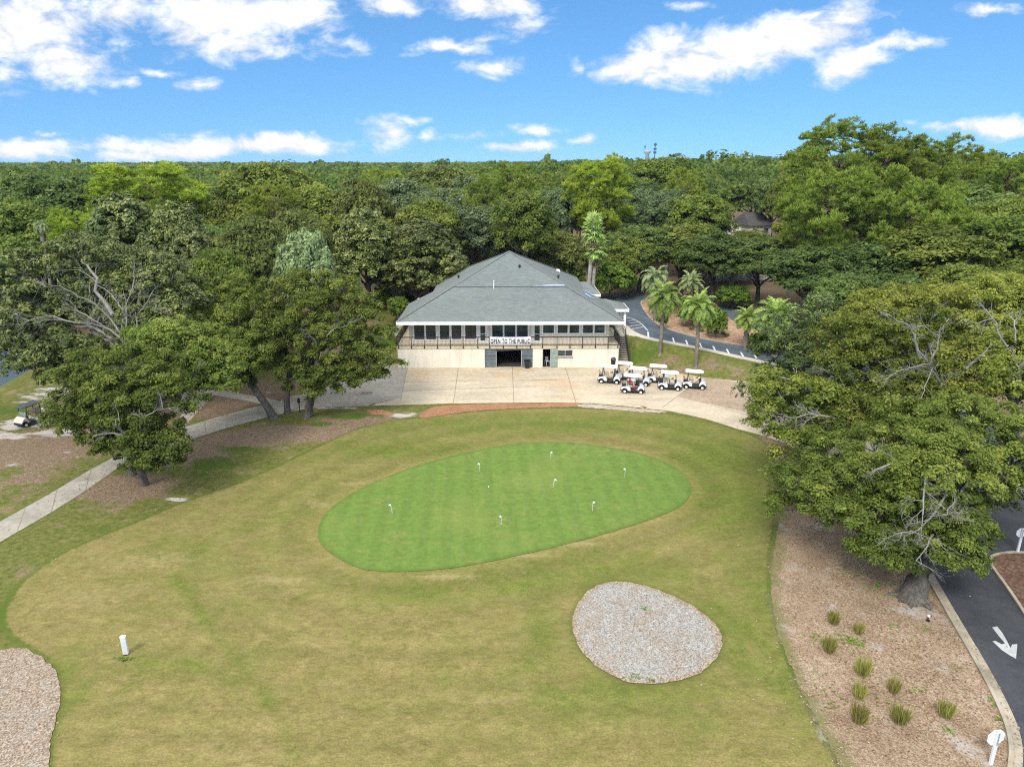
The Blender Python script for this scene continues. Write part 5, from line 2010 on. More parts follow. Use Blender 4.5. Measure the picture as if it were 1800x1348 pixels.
def clump(Qd, rng, c, r, puffs, pr, lpp, ls, asp=0.55, tint=0.5, flat=0.8, zmin=-0.45, spread=0.30, inner=0.62):
    """one bough of foliage: many puffs over an ellipsoid, each a shell of small leaves"""
    c = np.asarray(c, float)
    d = unit(rng, puffs, zmin)
    pc = c + d * np.asarray(r) * rng.uniform(inner, 1.06, (puffs, 1))
    prr = pr * rng.uniform(0.65, 1.3, puffs)
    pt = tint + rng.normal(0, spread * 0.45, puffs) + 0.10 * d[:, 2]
    e = unit(rng, puffs * lpp, -0.6)
    P = np.repeat(pc, lpp, 0)
    pos = P + e * (np.repeat(prr, lpp)[:, None] * rng.uniform(0.45, 1.12, (len(e), 1))) * np.array((1, 1, flat))
    nrm = e * 0.7 + np.repeat(d, lpp, 0) * 0.35 + np.array((0, 0, 0.55)) + rng.normal(0, 0.38, e.shape)
    nrm /= np.linalg.norm(nrm, axis=1, keepdims=True)
    tt = np.repeat(pt, lpp) + rng.normal(0, spread * 0.55, len(e))
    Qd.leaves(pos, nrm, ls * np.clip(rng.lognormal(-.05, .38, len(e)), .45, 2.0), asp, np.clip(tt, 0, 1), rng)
    return pc


def pine_clump(Qd, rng, c, r, puffs, pr, npp, ls, tint=0.5):
    """tufts of needles, each a burst from one point"""
    d = unit(rng, puffs, -0.15)
    pc = np.asarray(c) + d * np.asarray(r) * rng.uniform(0.5, 1.0, (puffs, 1))
    e = unit(rng, puffs * npp, -0.35)
    e[:, 2] += 0.25
    e /= np.linalg.norm(e, axis=1, keepdims=True)
    P = np.repeat(pc, npp, 0)
    L = ls * rng.uniform(0.7, 1.25, len(e))
    pos = P + e * (pr * rng.uniform(0.35, 0.95, (len(e), 1)))
    nrm = np.cross(e, rng.normal(size=e.shape)) + np.array((0, 0, 0.35))
    nrm /= np.linalg.norm(nrm, axis=1, keepdims=True)
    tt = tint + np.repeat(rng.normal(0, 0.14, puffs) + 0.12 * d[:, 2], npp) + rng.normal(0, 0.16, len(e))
    Qd.leaves(pos, nrm, L, 0.20, np.clip(tt, 0, 1), rng, axis=e)
    return pc


def bez(p0, p1, p2, p3, n):
    t = np.linspace(0, 1, n)[:, None]
    return (1 - t) ** 3 * p0 + 3 * (1 - t) ** 2 * t * p1 + 3 * (1 - t) * t ** 2 * p2 + t ** 3 * p3


def wob(pts, rng, a):
    pts = pts.copy()
    n = len(pts)
    w = np.sin(np.linspace(0, math.pi, n))[:, None]
    pts += w * np.cumsum(rng.normal(0, a, (n, 3)), 0) * 0.5
    return pts


def limb(Qd, rng, a, b, r0, r1, n=7, k=6, rise=0.35, wobble=0.06):
    a, b = np.asarray(a, float), np.asarray(b, float)
    L = np.linalg.norm(b - a)
    up = np.array((0, 0, 1.0))
    h = (b - a) * np.array((1, 1, 0))
    p1 = a + (b - a) * 0.30 + up * L * rise * 0.5
    p2 = a + (b - a) * 0.68 + up * L * rise * 0.35
    pts = wob(bez(a, p1, p2, b, n), rng, L * wobble)
    Qd.tube(pts, np.linspace(r0, r1, n), k)
    return pts


def spray(Qd, rng, p, d, L, r, depth, spread=0.55, droop=0.0, k=4):
    """a bare twiggy branch"""
    n = 5
    d = np.asarray(d, float)
    d /= np.linalg.norm(d)
    pts = [np.asarray(p, float)]
    dd = d.copy()
    for i in range(n - 1):
        dd = dd + rng.normal(0, 0.13, 3) + np.array((0, 0, -droop * 0.12))
        dd /= np.linalg.norm(dd)
        pts.append(pts[-1] + dd * L / (n - 1))
    pts = np.array(pts)
    Qd.tube(pts, np.linspace(r, r * 0.5, n), k)
    if depth > 0:
        for j in range(rng.integers(3, 5)):
            i = rng.integers(1, n)
            nd = dd * 0.9 + rng.normal(0, spread, 3)
            spray(Qd, rng, pts[i], nd, L * rng.uniform(0.45, 0.72), r * 0.55, depth - 1, spread, droop, 3)


def skeleton(Qd, rng, base, fork, tips, r0, lean_pts=None, k=9, mains=6, flare=1.5, rise=0.3, tipr=0.03):
    """trunk to the fork, main limbs to far tips, lesser limbs from those"""
    base, fork = np.asarray(base, float), np.asarray(fork, float)
    trunk = bez(base - np.array((0, 0, .3)), base + (fork - base) * 0.3, base + (fork - base) * 0.7, fork, 9)
    trunk = wob(trunk, rng, 0.02 * np.linalg.norm(fork - base))
    rr = r0 * np.array([flare, 1.18, 1.04, 1.0, .97, .93, .90, .87, .85])
    Qd.tube(trunk, rr, k)
    tips = np.asarray(tips)
    order = [int(np.argmax(np.linalg.norm(tips - fork, axis=1)))]
    dmin = np.linalg.norm(tips - tips[order[0]], axis=1)
    while len(order) < min(mains, len(tips)):
        j = int(np.argmax(dmin))
        order.append(j)
        dmin = np.minimum(dmin, np.linalg.norm(tips - tips[j], axis=1))
    nodes, rad = [], []
    for j in order:
        pts = limb(Qd, rng, fork - (fork - base) * rng.uniform(0, .18), tips[j], r0 * .62, max(tipr, r0 * .09), 10, 7, rise, .05)
        nodes.append(pts)
        rad.append(np.linspace(r0 * .62, r0 * .1, 10))
    NP, NR = np.concatenate(nodes), np.concatenate(rad)
    for j in range(len(tips)):
        if j in order: continue
        dd = np.linalg.norm(NP - tips[j], axis=1)
        i = int(np.argmin(dd + (NR < r0 * .2) * 1.0))
        if dd[i] < 0.4: continue
        limb(Qd, rng, NP[i], tips[j], min(NR[i] * .7, r0 * .3), tipr, 6, 5, rise * .6, .06)
    return NP


def hero(name, label, cat, base_px, fork_px, fork_d, clumps, leafm, barkm, r0, seed, ls=0.133, puffs=26, pr=0.55, lpp=71, base_d=None, back=True, mains=7, tint=0.5, flat=0.8,
         squash=0.72, flare=1.5, density=1.0, roots=False, group=None, shrink=.90, dead=(), twigs=True, asp=0.55, spread=0.30):
    """a tree whose boughs stand at surveyed places: clumps are (px, py, radius px, plan distance[, tint])"""
    ls, lpp = ls * .76, int(lpp * 1.55)
    rng = np.random.default_rng(seed)
    base = ground(*base_px) if base_d is None else np.array((*at_depth(base_px[0], base_px[1], base_d)[:2], 0))
    if base_d is not None: base[2] = hz(base[0], base[1])
    root = empty(name, tuple(base))
    tag(root, label, cat, group)
    Lq, Tq = Quads(), Quads()
    tips = []
    for cl in clumps:
        px, py, rp_, d = cl[:4]
        tn = cl[4] if len(cl) > 4 else tint
        c = at_depth(px, py, d)
        w = np.linalg.norm(c - np.array((0, 0, CH)))
        r = rp_ * shrink * w / F
        n = max(6, int(puffs * density * (r / 2.0) ** 1.6))
        loc = c - base
        pcs = clump(Lq, rng, loc, (r, r, r * squash), n, pr, lpp, ls, asp, tn, flat, spread=spread)
        tips.append(loc - np.array((0, 0, r * 0.25)))
        if twigs:
            for q in pcs[rng.permutation(len(pcs))[:min(7, len(pcs))]]:
                limb(Tq, rng, loc - np.array((0, 0, r * 0.3)), q, 0.035, 0.012, 4, 4, 0.1, 0.05)
        if back:
            b_ = loc + np.array((rng.normal(0, .6), r * 1.3 + rng.uniform(0, 1), -r * 0.35))
            if b_[2] > 2.0:
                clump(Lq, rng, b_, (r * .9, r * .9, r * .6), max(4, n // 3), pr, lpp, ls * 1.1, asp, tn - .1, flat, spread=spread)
    fork = at_depth(fork_px[0], fork_px[1], fork_d) - base
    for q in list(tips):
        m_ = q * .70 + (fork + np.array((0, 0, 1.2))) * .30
        clump(Lq, rng, m_, (1.9, 1.9, 1.2), 9, pr, int(lpp * .8), ls * 1.15, asp, tint - .22, flat, spread=spread, zmin=-1)  # inner fill leaves tinted darker, painting shade into the gaps between boughs
    skeleton(Tq, rng, (0, 0, 0), fork, tips, r0, mains=mains, flare=flare)
    if roots:
        for k in range(9):
            a = k * 2 * math.pi / 9 + rng.uniform(-.2, .2)
            e = np.array((math.cos(a), math.sin(a), 0))
            limb(Tq, rng, e * r0 * .7 + np.array((0, 0, r0 * .45)), e * r0 * rng.uniform(1.9, 2.7) - np.array((0, 0, .1)), r0 * .26, r0 * .10, 6, 6, -0.1, .03)
    Tq.build("trunk", M[barkm], root, smooth=True)
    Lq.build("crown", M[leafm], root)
    if dead:
        for (ax, ay, ad, bx, by, bd, rad_, dep) in dead:
            Dq = Quads()
            a, b = at_depth(ax, ay, ad) - base, at_depth(bx, by, bd) - base
            pts = limb(Dq, rng, a, b, rad_ * .85, rad_ * .35, 8, 6, 0.10, .06)
            L = np.linalg.norm(b - a)
            for i in range(2, 8):
                for _ in range(1):
                    dr = (b - a) / L + rng.normal(0, .65, 3)
                    spray(Dq, rng, pts[i], dr, L * rng.uniform(.22, .45), rad_ * .30, dep, .5)
            Dq.build("bare_branch", M['pale_bark'], root, smooth=True)
    return root


# -- big oak on the right, rooted by the kerb
E_CL = [(1400, 850, 48, 38), (1370, 890, 30, 38), (1440, 880, 48, 36.5), (1500, 840, 55, 37), (1480, 910, 50, 35.5), (1540, 900, 60, 35.5), (1530, 960, 48, 34.5), (1585, 965, 45, 33), (1555, 985, 30, 33.0), (1615, 965, 36, 32.8),
        (1660, 950, 55, 32.5), (1690, 985, 42, 32), (1704, 925, 44, 33), (1600, 880, 55, 34), (1650, 845, 60, 34, 0.54), (1590, 820, 50, 35, 0.54), (1700, 800, 55, 35, 0.60), (1650, 780, 55, 36, 0.54), (1740, 850, 50, 34, 0.60), (1780, 820, 50, 35, 0.57),
        (1560, 850, 45, 36), (1470, 800, 48, 39), (1540, 780, 55, 39), (1600, 740, 60, 39, 0.48), (1700, 735, 60, 38, 0.52), (1770, 750, 60, 37, 0.52), (1820, 780, 60, 36, 0.52), (1430, 830, 36, 38.5), (1640, 900, 50, 33.2, 0.42), (1830, 860, 50, 35)]
hero("oak_tree", "huge spreading oak with flared roots in the mulch beside the right hand kerb", "oak tree", (1602, 1052), (1650, 905), 35.0, E_CL, 'oak_leaf', 'oak_bark', 0.58, 21, ls=0.088, puffs=38, pr=0.44, lpp=112, mains=9, flare=1.6, roots=True, shrink=.84, tint=.38,
     dead=[(1672, 855, 34, 1620, 925, 31.5, .10, 2), (1630, 830, 34, 1622, 905, 31.5, .09, 2), (1700, 850, 34, 1665, 905, 31.5, .08, 2), (1600, 795, 36, 1542, 825, 34, .09, 1), (1625, 950, 32, 1572, 940, 30.8, .07, 2), (1640, 940, 32, 1610, 985, 30.5, .06, 2), (1740, 810, 35, 1795, 860, 33, .08, 1)])
# -- the tall oaks behind it
F_CL = [(1500, 570, 36, 50, 0.67), (1530, 546, 50, 50, 0.73), (1580, 536, 52, 50, 0.73), (1640, 531, 52, 50, 0.75), (1500, 590, 50, 48), (1560, 580, 55, 47), (1620, 596, 45, 49), (1480, 640, 45, 47), (1540, 650, 55, 45), (1600, 680, 50, 44), (1650, 690, 50, 44, 0.52),
        (1550, 710, 50, 43, 0.49), (1490, 700, 48, 45, 0.47), (1620, 730, 50, 42, 0.49), (1700, 690, 50, 43, 0.62), (1500, 750, 45, 43, 0.45), (1570, 760, 50, 42, 0.47), (1680, 630, 50, 45, 0.67), (1530, 610, 40, 46)]
hero("oak_tree", "tall olive oak with bare pale limbs in its open middle, behind the big kerbside oak", "oak tree", (1668, 800), (1672, 690), 46, F_CL, 'oak_leaf_warm', 'pale_bark', 0.42, 22, ls=0.103, puffs=33, pr=0.5, lpp=92, base_d=47, mains=8, shrink=.85, tint=.44,
     dead=[(1668, 690, 43, 1632, 640, 42, .13, 2), (1632, 640, 42, 1560, 665, 40.5, .06, 2), (1635, 640, 42, 1650, 590, 42, .10, 1), (1650, 592, 42, 1600, 570, 41, .06, 2), (1640, 645, 42, 1620, 700, 40.5, .05, 2), (1618, 630, 42, 1600, 575, 42, .12, 1), (1600, 575, 42, 1545, 545, 42, .07, 1), (1690, 660, 43, 1730, 620, 43, .12, 1), (1650, 592, 42, 1668, 560, 42, .06, 1)])
G_CL = [(1690, 532, 45, 52, 0.73), (1740, 527, 55, 50, 0.77), (1790, 517, 55, 50, 0.75), (1720, 582, 50, 48, 0.73), (1780, 582, 55, 47, 0.73), (1750, 610, 50, 45, 0.67), (1810, 610, 50, 45, 0.67), (1730, 660, 45, 43, 0.62), (1790, 670, 55, 42, 0.62), (1840, 560, 60, 47, 0.67), (1850, 680, 60, 42), (1850, 532, 60, 50)]
hero("oak_tree", "yellowish oak at the right edge of the view above the drive", "oak tree", (1780, 830), (1782, 690), 47, G_CL, 'oak_leaf_warm', 'pale_bark', 0.36, 23, ls=0.103, puffs=33, pr=0.5, lpp=92, base_d=49, mains=7, shrink=.85, tint=.5,
     dead=[(1780, 700, 42, 1785, 640, 41.5, .12, 1), (1770, 610, 43, 1745, 560, 44, .08, 1), (1745, 560, 44, 1700, 570, 43, .05, 2), (1745, 560, 44, 1720, 530, 45, .05, 2), (1785, 600, 43, 1765, 555, 45, .07, 1)])
# -- low limb reaching over the lawn
I_CL = [(1340, 680, 30, 46, 0.65), (1375, 690, 34, 45.5, 0.69), (1415, 680, 34, 45.5, 0.71), (1450, 690, 32, 45, 0.65), (1345, 725, 30, 45, 0.58), (1325, 745, 22, 45, 0.58), (1365, 755, 26, 44.5, 0.53), (1395, 715, 24, 46.5, 0.53), (1400, 775, 26, 42.5, 0.53), (1375, 800, 22, 42.5, 0.51), (1425, 760, 24, 43, 0.53), (1350, 655, 18, 46.5, 0.73), (1475, 720, 30, 45, 0.53), (1330, 700, 22, 46, 0.63)]
hero("oak_tree", "bright leaning oak with a long mossy limb reaching out over the lawn", "oak tree", (1535, 790), (1500, 745), 44.5, I_CL, 'oak_leaf_warm', 'pale_bark', 0.30, 24, ls=0.099, puffs=28, pr=0.46, lpp=92, base_d=46, back=False, mains=6, tint=.55, squash=.62,
     dead=[(1480, 745, 43.3, 1425, 728, 43, .13, 1), (1430, 728, 43, 1400, 712, 43.5, .06, 2), (1440, 730, 43, 1412, 748, 42, .05, 2), (1425, 728, 43, 1375, 728, 43, .06, 2), (1470, 660, 46, 1435, 645, 46, .05, 3), (1490, 690, 45, 1460, 640, 46, .05, 3)])
# -- dark magnolia
Hm = [(1390, 570, 36, 57), (1430, 560, 38, 57), (1380, 620, 40, 56), (1430, 620, 45, 55), (1360, 660, 30, 56), (1350, 620, 24, 57), (1400, 670, 40, 55), (1450, 670, 40, 54), (1365, 585, 26, 57), (1420, 720, 36, 54), (1460, 720, 36, 54), (1330, 690, 20, 56), (1440, 535, 24, 58), (1460, 590, 34, 57), (1445, 760, 28, 53.5), (1380, 720, 36, 54.5), (1350, 700, 26, 55.5), (1400, 765, 34, 53), (1480, 760, 34, 53), (1430, 790, 30, 52.5), (1500, 690, 36, 54), (1490, 640, 36, 55), (1410, 600, 36, 56.5), (1415, 650, 40, 54.5)]
hero("magnolia_tree", "dark glossy magnolia at the right end of the forecourt", "magnolia tree", (1440, 785), (1435, 700), 56, Hm, 'magnolia_leaf', 'oak_bark', 0.25, 25, ls=0.133, puffs=24, pr=0.5, lpp=34, base_d=56, mains=6, tint=.22, spread=.42, squash=.9)

# -- pair of oaks at the left of the lawn
A_CL = [(190, 640, 32, 49.5), (235, 627, 32, 50), (150, 632, 28, 50), (282, 636, 32, 50), (107, 662, 28, 49), (140, 655, 30, 49.5), (167, 676, 34, 48), (214, 665, 38, 48), (262, 660, 36, 47.5), (297, 665, 32, 47.5), (316, 693, 28, 47), (326, 722, 24, 46.5), (180, 702, 34, 46.8), (225, 705, 36, 46.3), (280, 700, 34, 46.3), (96, 738, 22, 48), (131, 752, 26, 47), (162, 775, 26, 46.5), (185, 790, 20, 46),
        (110, 705, 28, 48), (145, 725, 28, 47), (274, 775, 30, 44.8, .34), (300, 790, 28, 44.8, .34), (275, 805, 30, 44.4, .32), (300, 815, 26, 44.6, .32), (250, 810, 24, 44.5, .34), (312, 770, 24, 45.5), (240, 790, 20, 44.8), (200, 745, 26, 45.8), (250, 740, 24, 46)]
hero("oak_tree", "front oak of the left pair with mossy forked limbs and foliage hanging low", "oak tree", (253, 851), (240, 775), 46.5, A_CL, 'oak_leaf', 'oak_bark', 0.29, 26, ls=0.099, puffs=28, pr=0.44, lpp=92, mains=7, tint=.42, squash=.68, back=False,
     dead=[(238, 778, 45.3, 208, 752, 44.5, .13, 1), (225, 768, 45, 165, 766, 44.5, .10, 1), (244, 765, 45.2, 252, 735, 45, .13, 1), (250, 735, 45, 300, 720, 44.5, .05, 2), (250, 735, 45, 232, 728, 45, .06, 1), (210, 740, 45, 205, 715, 45, .04, 2), (285, 715, 45, 280, 690, 45, .04, 2), (318, 705, 46, 325, 690, 45.5, .03, 2), (180, 725, 46, 170, 700, 46, .04, 2)])
A2 = [(252, 588, 28, 55), (342, 588, 28, 55, .6), (266, 590, 34, 54, .66), (299, 582, 34, 54, .72), (226, 632, 38, 52), (275, 622, 40, 52), (320, 610, 36, 54, .6), (360, 612, 36, 54, .6), (398, 628, 30, 54, .58), (385, 655, 30, 53), (345, 645, 36, 53), (310, 640, 34, 52), (410, 655, 20, 53), (240, 600, 28, 54), (395, 680, 20, 52)]
hero("oak_tree", "rear oak of the left pair with yellow tipped crown and dark upright trunk", "oak tree", (229, 836), (262, 720), 51, A2, 'oak_leaf', 'oak_bark', 0.27, 27, ls=0.106, puffs=28, pr=0.48, lpp=92, mains=6, tint=.46, dead=[(345, 660, 51.5, 315, 655, 51, .03, 3), (340, 650, 52, 350, 640, 51, .03, 2)])
# -- oaks by the forecourt
C1 = [(345, 565, 34, 68), (380, 530, 38, 69), (400, 560, 40, 66), (430, 600, 36, 64), (450, 545, 40, 67), (370, 575, 34, 66), (410, 640, 26, 62.5), (415, 515, 36, 71), (440, 640, 24, 63), (395, 600, 34, 64.5), (350, 600, 28, 66), (470, 620, 28, 63.5), (425, 672, 14, 62.5), (455, 585, 34, 65)]
hero("oak_tree", "leaning oak bent left over the cart path fork", "oak tree", (484, 735), (426, 658), 64, C1, 'oak_leaf', 'oak_bark', 0.34, 28, ls=0.114, puffs=26, pr=0.5, lpp=84, mains=6, tint=.46)
C2 = [(480, 517, 40, 67), (520, 502, 40, 67.5), (560, 497, 38, 67), (600, 509, 36, 66), (630, 530, 35, 65), (655, 552, 30, 64), (666, 590, 28, 63.5), (672, 622, 24, 63), (655, 645, 26, 62.5), (615, 650, 26, 62), (585, 640, 28, 61.5), (560, 595, 38, 62), (610, 590, 38, 62.5), (640, 615, 26, 62.5), (525, 570, 38, 63), (550, 535, 40, 64.5), (590, 540, 38, 64.5), (485, 550, 36, 66), (625, 555, 34, 64),
      (535, 625, 26, 62.5), (660, 660, 14, 62), (680, 640, 12, 62.3), (625, 668, 12, 61.5), (585, 665, 14, 61.2)]
hero("oak_tree", "broad round oak overhanging the left end of the forecourt", "oak tree", (539, 733), (548, 672), 62.2, C2, 'oak_leaf', 'oak_bark', 0.38, 29, ls=0.114, puffs=26, pr=0.5, lpp=88, mains=8, tint=.44, dead=[(575, 590, 61, 595, 568, 60.5, .06, 1), (560, 610, 61, 540, 580, 60.5, .05, 1), (600, 575, 61, 630, 562, 61, .04, 1)])
C3 = [(508, 600, 34, 66, .3), (490, 590, 28, 66, .3), (520, 645, 24, 64.5, .3), (500, 640, 22, 65, .28), (530, 600, 28, 66, .3), (545, 690, 24, 61, .55), (530, 668, 22, 61.5, .5), (562, 668, 20, 61, .5), (540, 650, 20, 62, .45)]
hero("oak_tree", "slim straight oak between the leaning trunk and the broad round oak", "oak tree", (505, 727), (508, 660), 64.5, C3, 'oak_leaf', 'oak_bark', 0.28, 30, ls=0.114, puffs=24, pr=0.48, lpp=80, mains=5, tint=.4, back=False)
# -- the open crowned oak with bare limbs at the far left
B_CL = [(35, 475, 40, 64), (85, 464, 44, 65), (140, 446, 44, 66), (195, 454, 44, 66), (250, 469, 44, 66), (300, 480, 40, 66), (325, 525, 36, 65), (10, 520, 40, 62), (55, 520, 36, 62), (25, 565, 38, 60), (15, 610, 36, 58), (60, 640, 38, 57, .3), (30, 650, 24, 57, .3), (105, 615, 38, 58, .3), (160, 620, 34, 58, .3),
        (260, 510, 42, 64), (300, 555, 34, 62), (210, 500, 34, 65), (130, 485, 32, 66, .4), (215, 570, 30, 60, .35), (95, 560, 30, 61, .3), (255, 560, 28, 61), (60, 580, 30, 60, .3), (-30, 550, 50, 62), (-30, 620, 50, 59), (175, 470, 30, 67), (90, 662, 20, 56.5, .3), (120, 660, 24, 57, .3)]
hero("oak_tree", "wide open oak with pale bare limbs fanned across its crown at the left edge", "oak tree", (205, 760), (220, 605), 61, B_CL, 'magnolia_leaf', 'pale_bark', 0.42, 31, ls=0.155, puffs=26, pr=0.52, lpp=52, base_d=61, mains=8, tint=.48, spread=.36, squash=.8,
     dead=[(222, 598, 57.5, 150, 568, 57, .14, 2), (150, 568, 57, 35, 572, 57, .08, 2), (205, 588, 57.5, 135, 545, 57.5, .10, 2), (215, 590, 57.5, 160, 530, 58, .10, 2), (160, 530, 58, 80, 505, 59, .05, 2), (218, 585, 58, 205, 530, 59, .09, 2), (205, 530, 59, 140, 475, 61, .06, 1), (222, 590, 58, 228, 520, 60, .09, 1), (228, 520, 60, 235, 480, 62, .06, 2), (240, 560, 59, 270, 510, 60, .06, 2), (232, 590, 58, 240, 560, 59, .09, 1), (265, 545, 60, 295, 545, 60, .04, 2)])


# ------------------------------------------------------------------ prototypes for the wood
def proto_tree(kind, seed, leafm, barkm, h=15.0, w=12.0, ls=0.165, nc=42, puffs=19, lpp=72, pr=0.76, tint=0.5, low=0.28, spread=.30, bare=0):
    """free standing tree: returns root with trunk and crown, base at the origin, height h, width w"""
    rng = np.random.default_rng(seed)
    root = empty(kind, (0, 0, 0))
    Lq, Tq = Quads(), Quads()
    tips = []
    if kind == 'pine_tree':
        fork = np.array((rng.normal(0, .4), rng.normal(0, .4), h * .93))
        trunk = wob(bez(np.zeros(3) - np.array((0, 0, .5)), fork * .3, fork * .7 + rng.normal(0, .3, 3), fork, 12), rng, .03)
        Tq.tube(trunk, np.linspace(.42, .10, 12), 8)
        n = nc
        for i in range(n):
            f_ = low + (1 - low) * (i + .5) / n
            a = i * 2.399 + rng.uniform(-.5, .5)
            prof = math.sin(math.pi * ((f_ - low) / (1 - low) * .60 + .22)) ** .8
            rad = w * .5 * prof * rng.uniform(.45, 1.0)
            z = h * f_
            t0 = trunk[min(11, int(f_ * 11))] * np.array((1, 1, 0))
            z = h * (low + (1 - low) * ((f_ - low) / (1 - low)) ** .85 * .96)
            c = t0 + np.array((math.cos(a) * rad, math.sin(a) * rad, z + rng.uniform(-.4, .4)))
            st = trunk[min(11, max(0, int((f_ - .06) * 11.5)))]
            limb(Tq, rng, st, c - np.array((0, 0, .3)), .10, .03, 6, 5, .1, .05)
            r = min(w, 15) * .105 * rng.uniform(.8, 1.4)
            pine_clump(Lq, rng, c, (r * 1.15, r * 1.15, r * .85), int(puffs * rng.uniform(.8, 1.3)), .50, lpp, ls, tint)
    else:
        rz_ = h * (1 - low) / 2
        cz = h * low + rz_
        for i in range(nc):
            f_ = (i + .5) / nc
            zz_ = 1 - 1.62 * f_
            rr_ = math.sqrt(max(0, 1 - zz_ * zz_))
            a = i * 2.399 + rng.uniform(-.35, .35)
            k = rng.uniform(.70, .98)
            c = np.array((math.cos(a) * rr_ * w * .40 * k, math.sin(a) * rr_ * w * .40 * k, cz + zz_ * rz_ * .80 * k))
            if kind == 'magnolia_tree':
                c[:2] *= np.clip((h * 1.12 - c[2]) / (h * .62), .25, 1.1)
            r = w * .155 * rng.uniform(.75, 1.3)
            clump(Lq, rng, c, (r, r, r * .72), int(puffs * rng.uniform(.8, 1.25)), pr, lpp, ls, .55, tint + rng.normal(0, .05), .8, spread=spread)
            tips.append(c - np.array((0, 0, r * .3)))
        skeleton(Tq, rng, (0, 0, 0), (rng.normal(0, .4), rng.normal(0, .4), h * max(.25, low)), tips, .030 * h * .8, mains=6, flare=1.35, k=7)
        if bare:
            for _ in range(bare):
                a = rng.uniform(0, 6.28)
                z = rng.uniform(.45, .8) * h
                p0 = np.array((math.cos(a) * w * .2, math.sin(a) * w * .2, z * .85))
                spray(Tq, rng, p0, np.array((math.cos(a), math.sin(a), .75)), w * .34, .10, 2, .45)
    Tq.build("trunk", M[barkm], root, smooth=True)
    Lq.build("crown", M[leafm], root)
    return root


PROTO = {}


def add_proto(key, *a, **k):
    PROTO.setdefault(key, []).append((proto_tree(*a, **k), k.get('h', 15.0), k.get('w', 12.0)))


for s in (1, 2, 3): add_proto('oak', 'oak_tree', 100 + s, 'oak_leaf', 'oak_bark', bare=(s == 3) * 4)
for s in (1, 2): add_proto('oakd', 'oak_tree', 110 + s, 'oak_leaf_dark', 'oak_bark', tint=.5)
for s in (1, 2): add_proto('oakw', 'oak_tree', 120 + s, 'oak_leaf_warm', 'pale_bark', tint=.42, bare=(s == 2) * 5)
for s in (1, 2): add_proto('oakg', 'oak_tree', 130 + s, 'oak_leaf_grey', 'pale_bark', tint=.45, bare=(s == 1) * 4)
for s in (1, 2): add_proto('mag', 'magnolia_tree', 140 + s, 'magnolia_leaf', 'oak_bark', h=16., w=11., ls=.16, nc=46, tint=.38, low=.12, spread=.42, lpp=66, pr=.60, puffs=22)
add_proto('brown', 'scrub_tree', 150, 'brown_leaf', 'pale_bark', h=10., w=10., tint=.42)
for s in (1, 2, 3): add_proto('pine', 'pine_tree', 160 + s, 'pine_needle', 'pine_bark', h=26., w=16., ls=.27, nc=54, puffs=24, lpp=34, low=.42, tint=.48)
for s in (1, 2): add_proto('pineb', 'pine_tree', 170 + s, 'pine_bright', 'pine_bark', h=19., w=14., ls=.28, nc=56, puffs=26, lpp=34, low=.45, tint=.45)
for s in (1,): add_proto('pinel', 'pine_tree', 180 + s, 'pine_needle', 'pine_bark', h=16., w=20., ls=.28, nc=90, puffs=26, lpp=34, low=.14, tint=.50)
add_proto('loq', 'loquat_tree', 190, 'palm_leaf_pale', 'pale_bark', h=10., w=8., ls=.135, nc=28, tint=.16, lpp=76, pr=.55, puffs=20)
add_proto('bush', 'shrub', 195, 'shrub_leaf', 'oak_bark', h=5., w=6., ls=.13, nc=24, puffs=16, lpp=40, pr=.42, low=.02, tint=.42)
USED = {}
TREES = []          # (x, y, radius) of everything placed


def place(key, x, y, h, w, label, group, rng=random, cat=None):
    lst = PROTO[key]
    i = USED.get(key, 0)
    root, ph, pw = lst[i % len(lst)]
    o = root if i < len(lst) else copy_tree(root)
    USED[key] = i + 1
    o.location = (x, y, hz(x, y) - 0.05)
    o.rotation_euler = (0, 0, rng.uniform(0, 6.28))
    o.scale = (w / pw, w / pw, h / ph)
    o["label"] = label
    o["group"] = group
    o["category"] = cat or {'pine': 'pine tree', 'pineb': 'pine tree', 'pinel': 'pine tree', 'mag': 'magnolia tree', 'bush': 'shrub'}.get(key, 'tree')
    TREES.append((x, y, w / 2))
    return o


def manual(px, top, wpx, d, key, label, group="trees of the wood behind the clubhouse", lift=0.0):
    q = at_depth(px, top, d)
    w = wpx * np.linalg.norm(q - np.array((0, 0, CH))) / F
    h = q[2] - hz(q[0], q[1])
    return place(key, q[0], d, h * 1.02, w * 1.06, label, group)


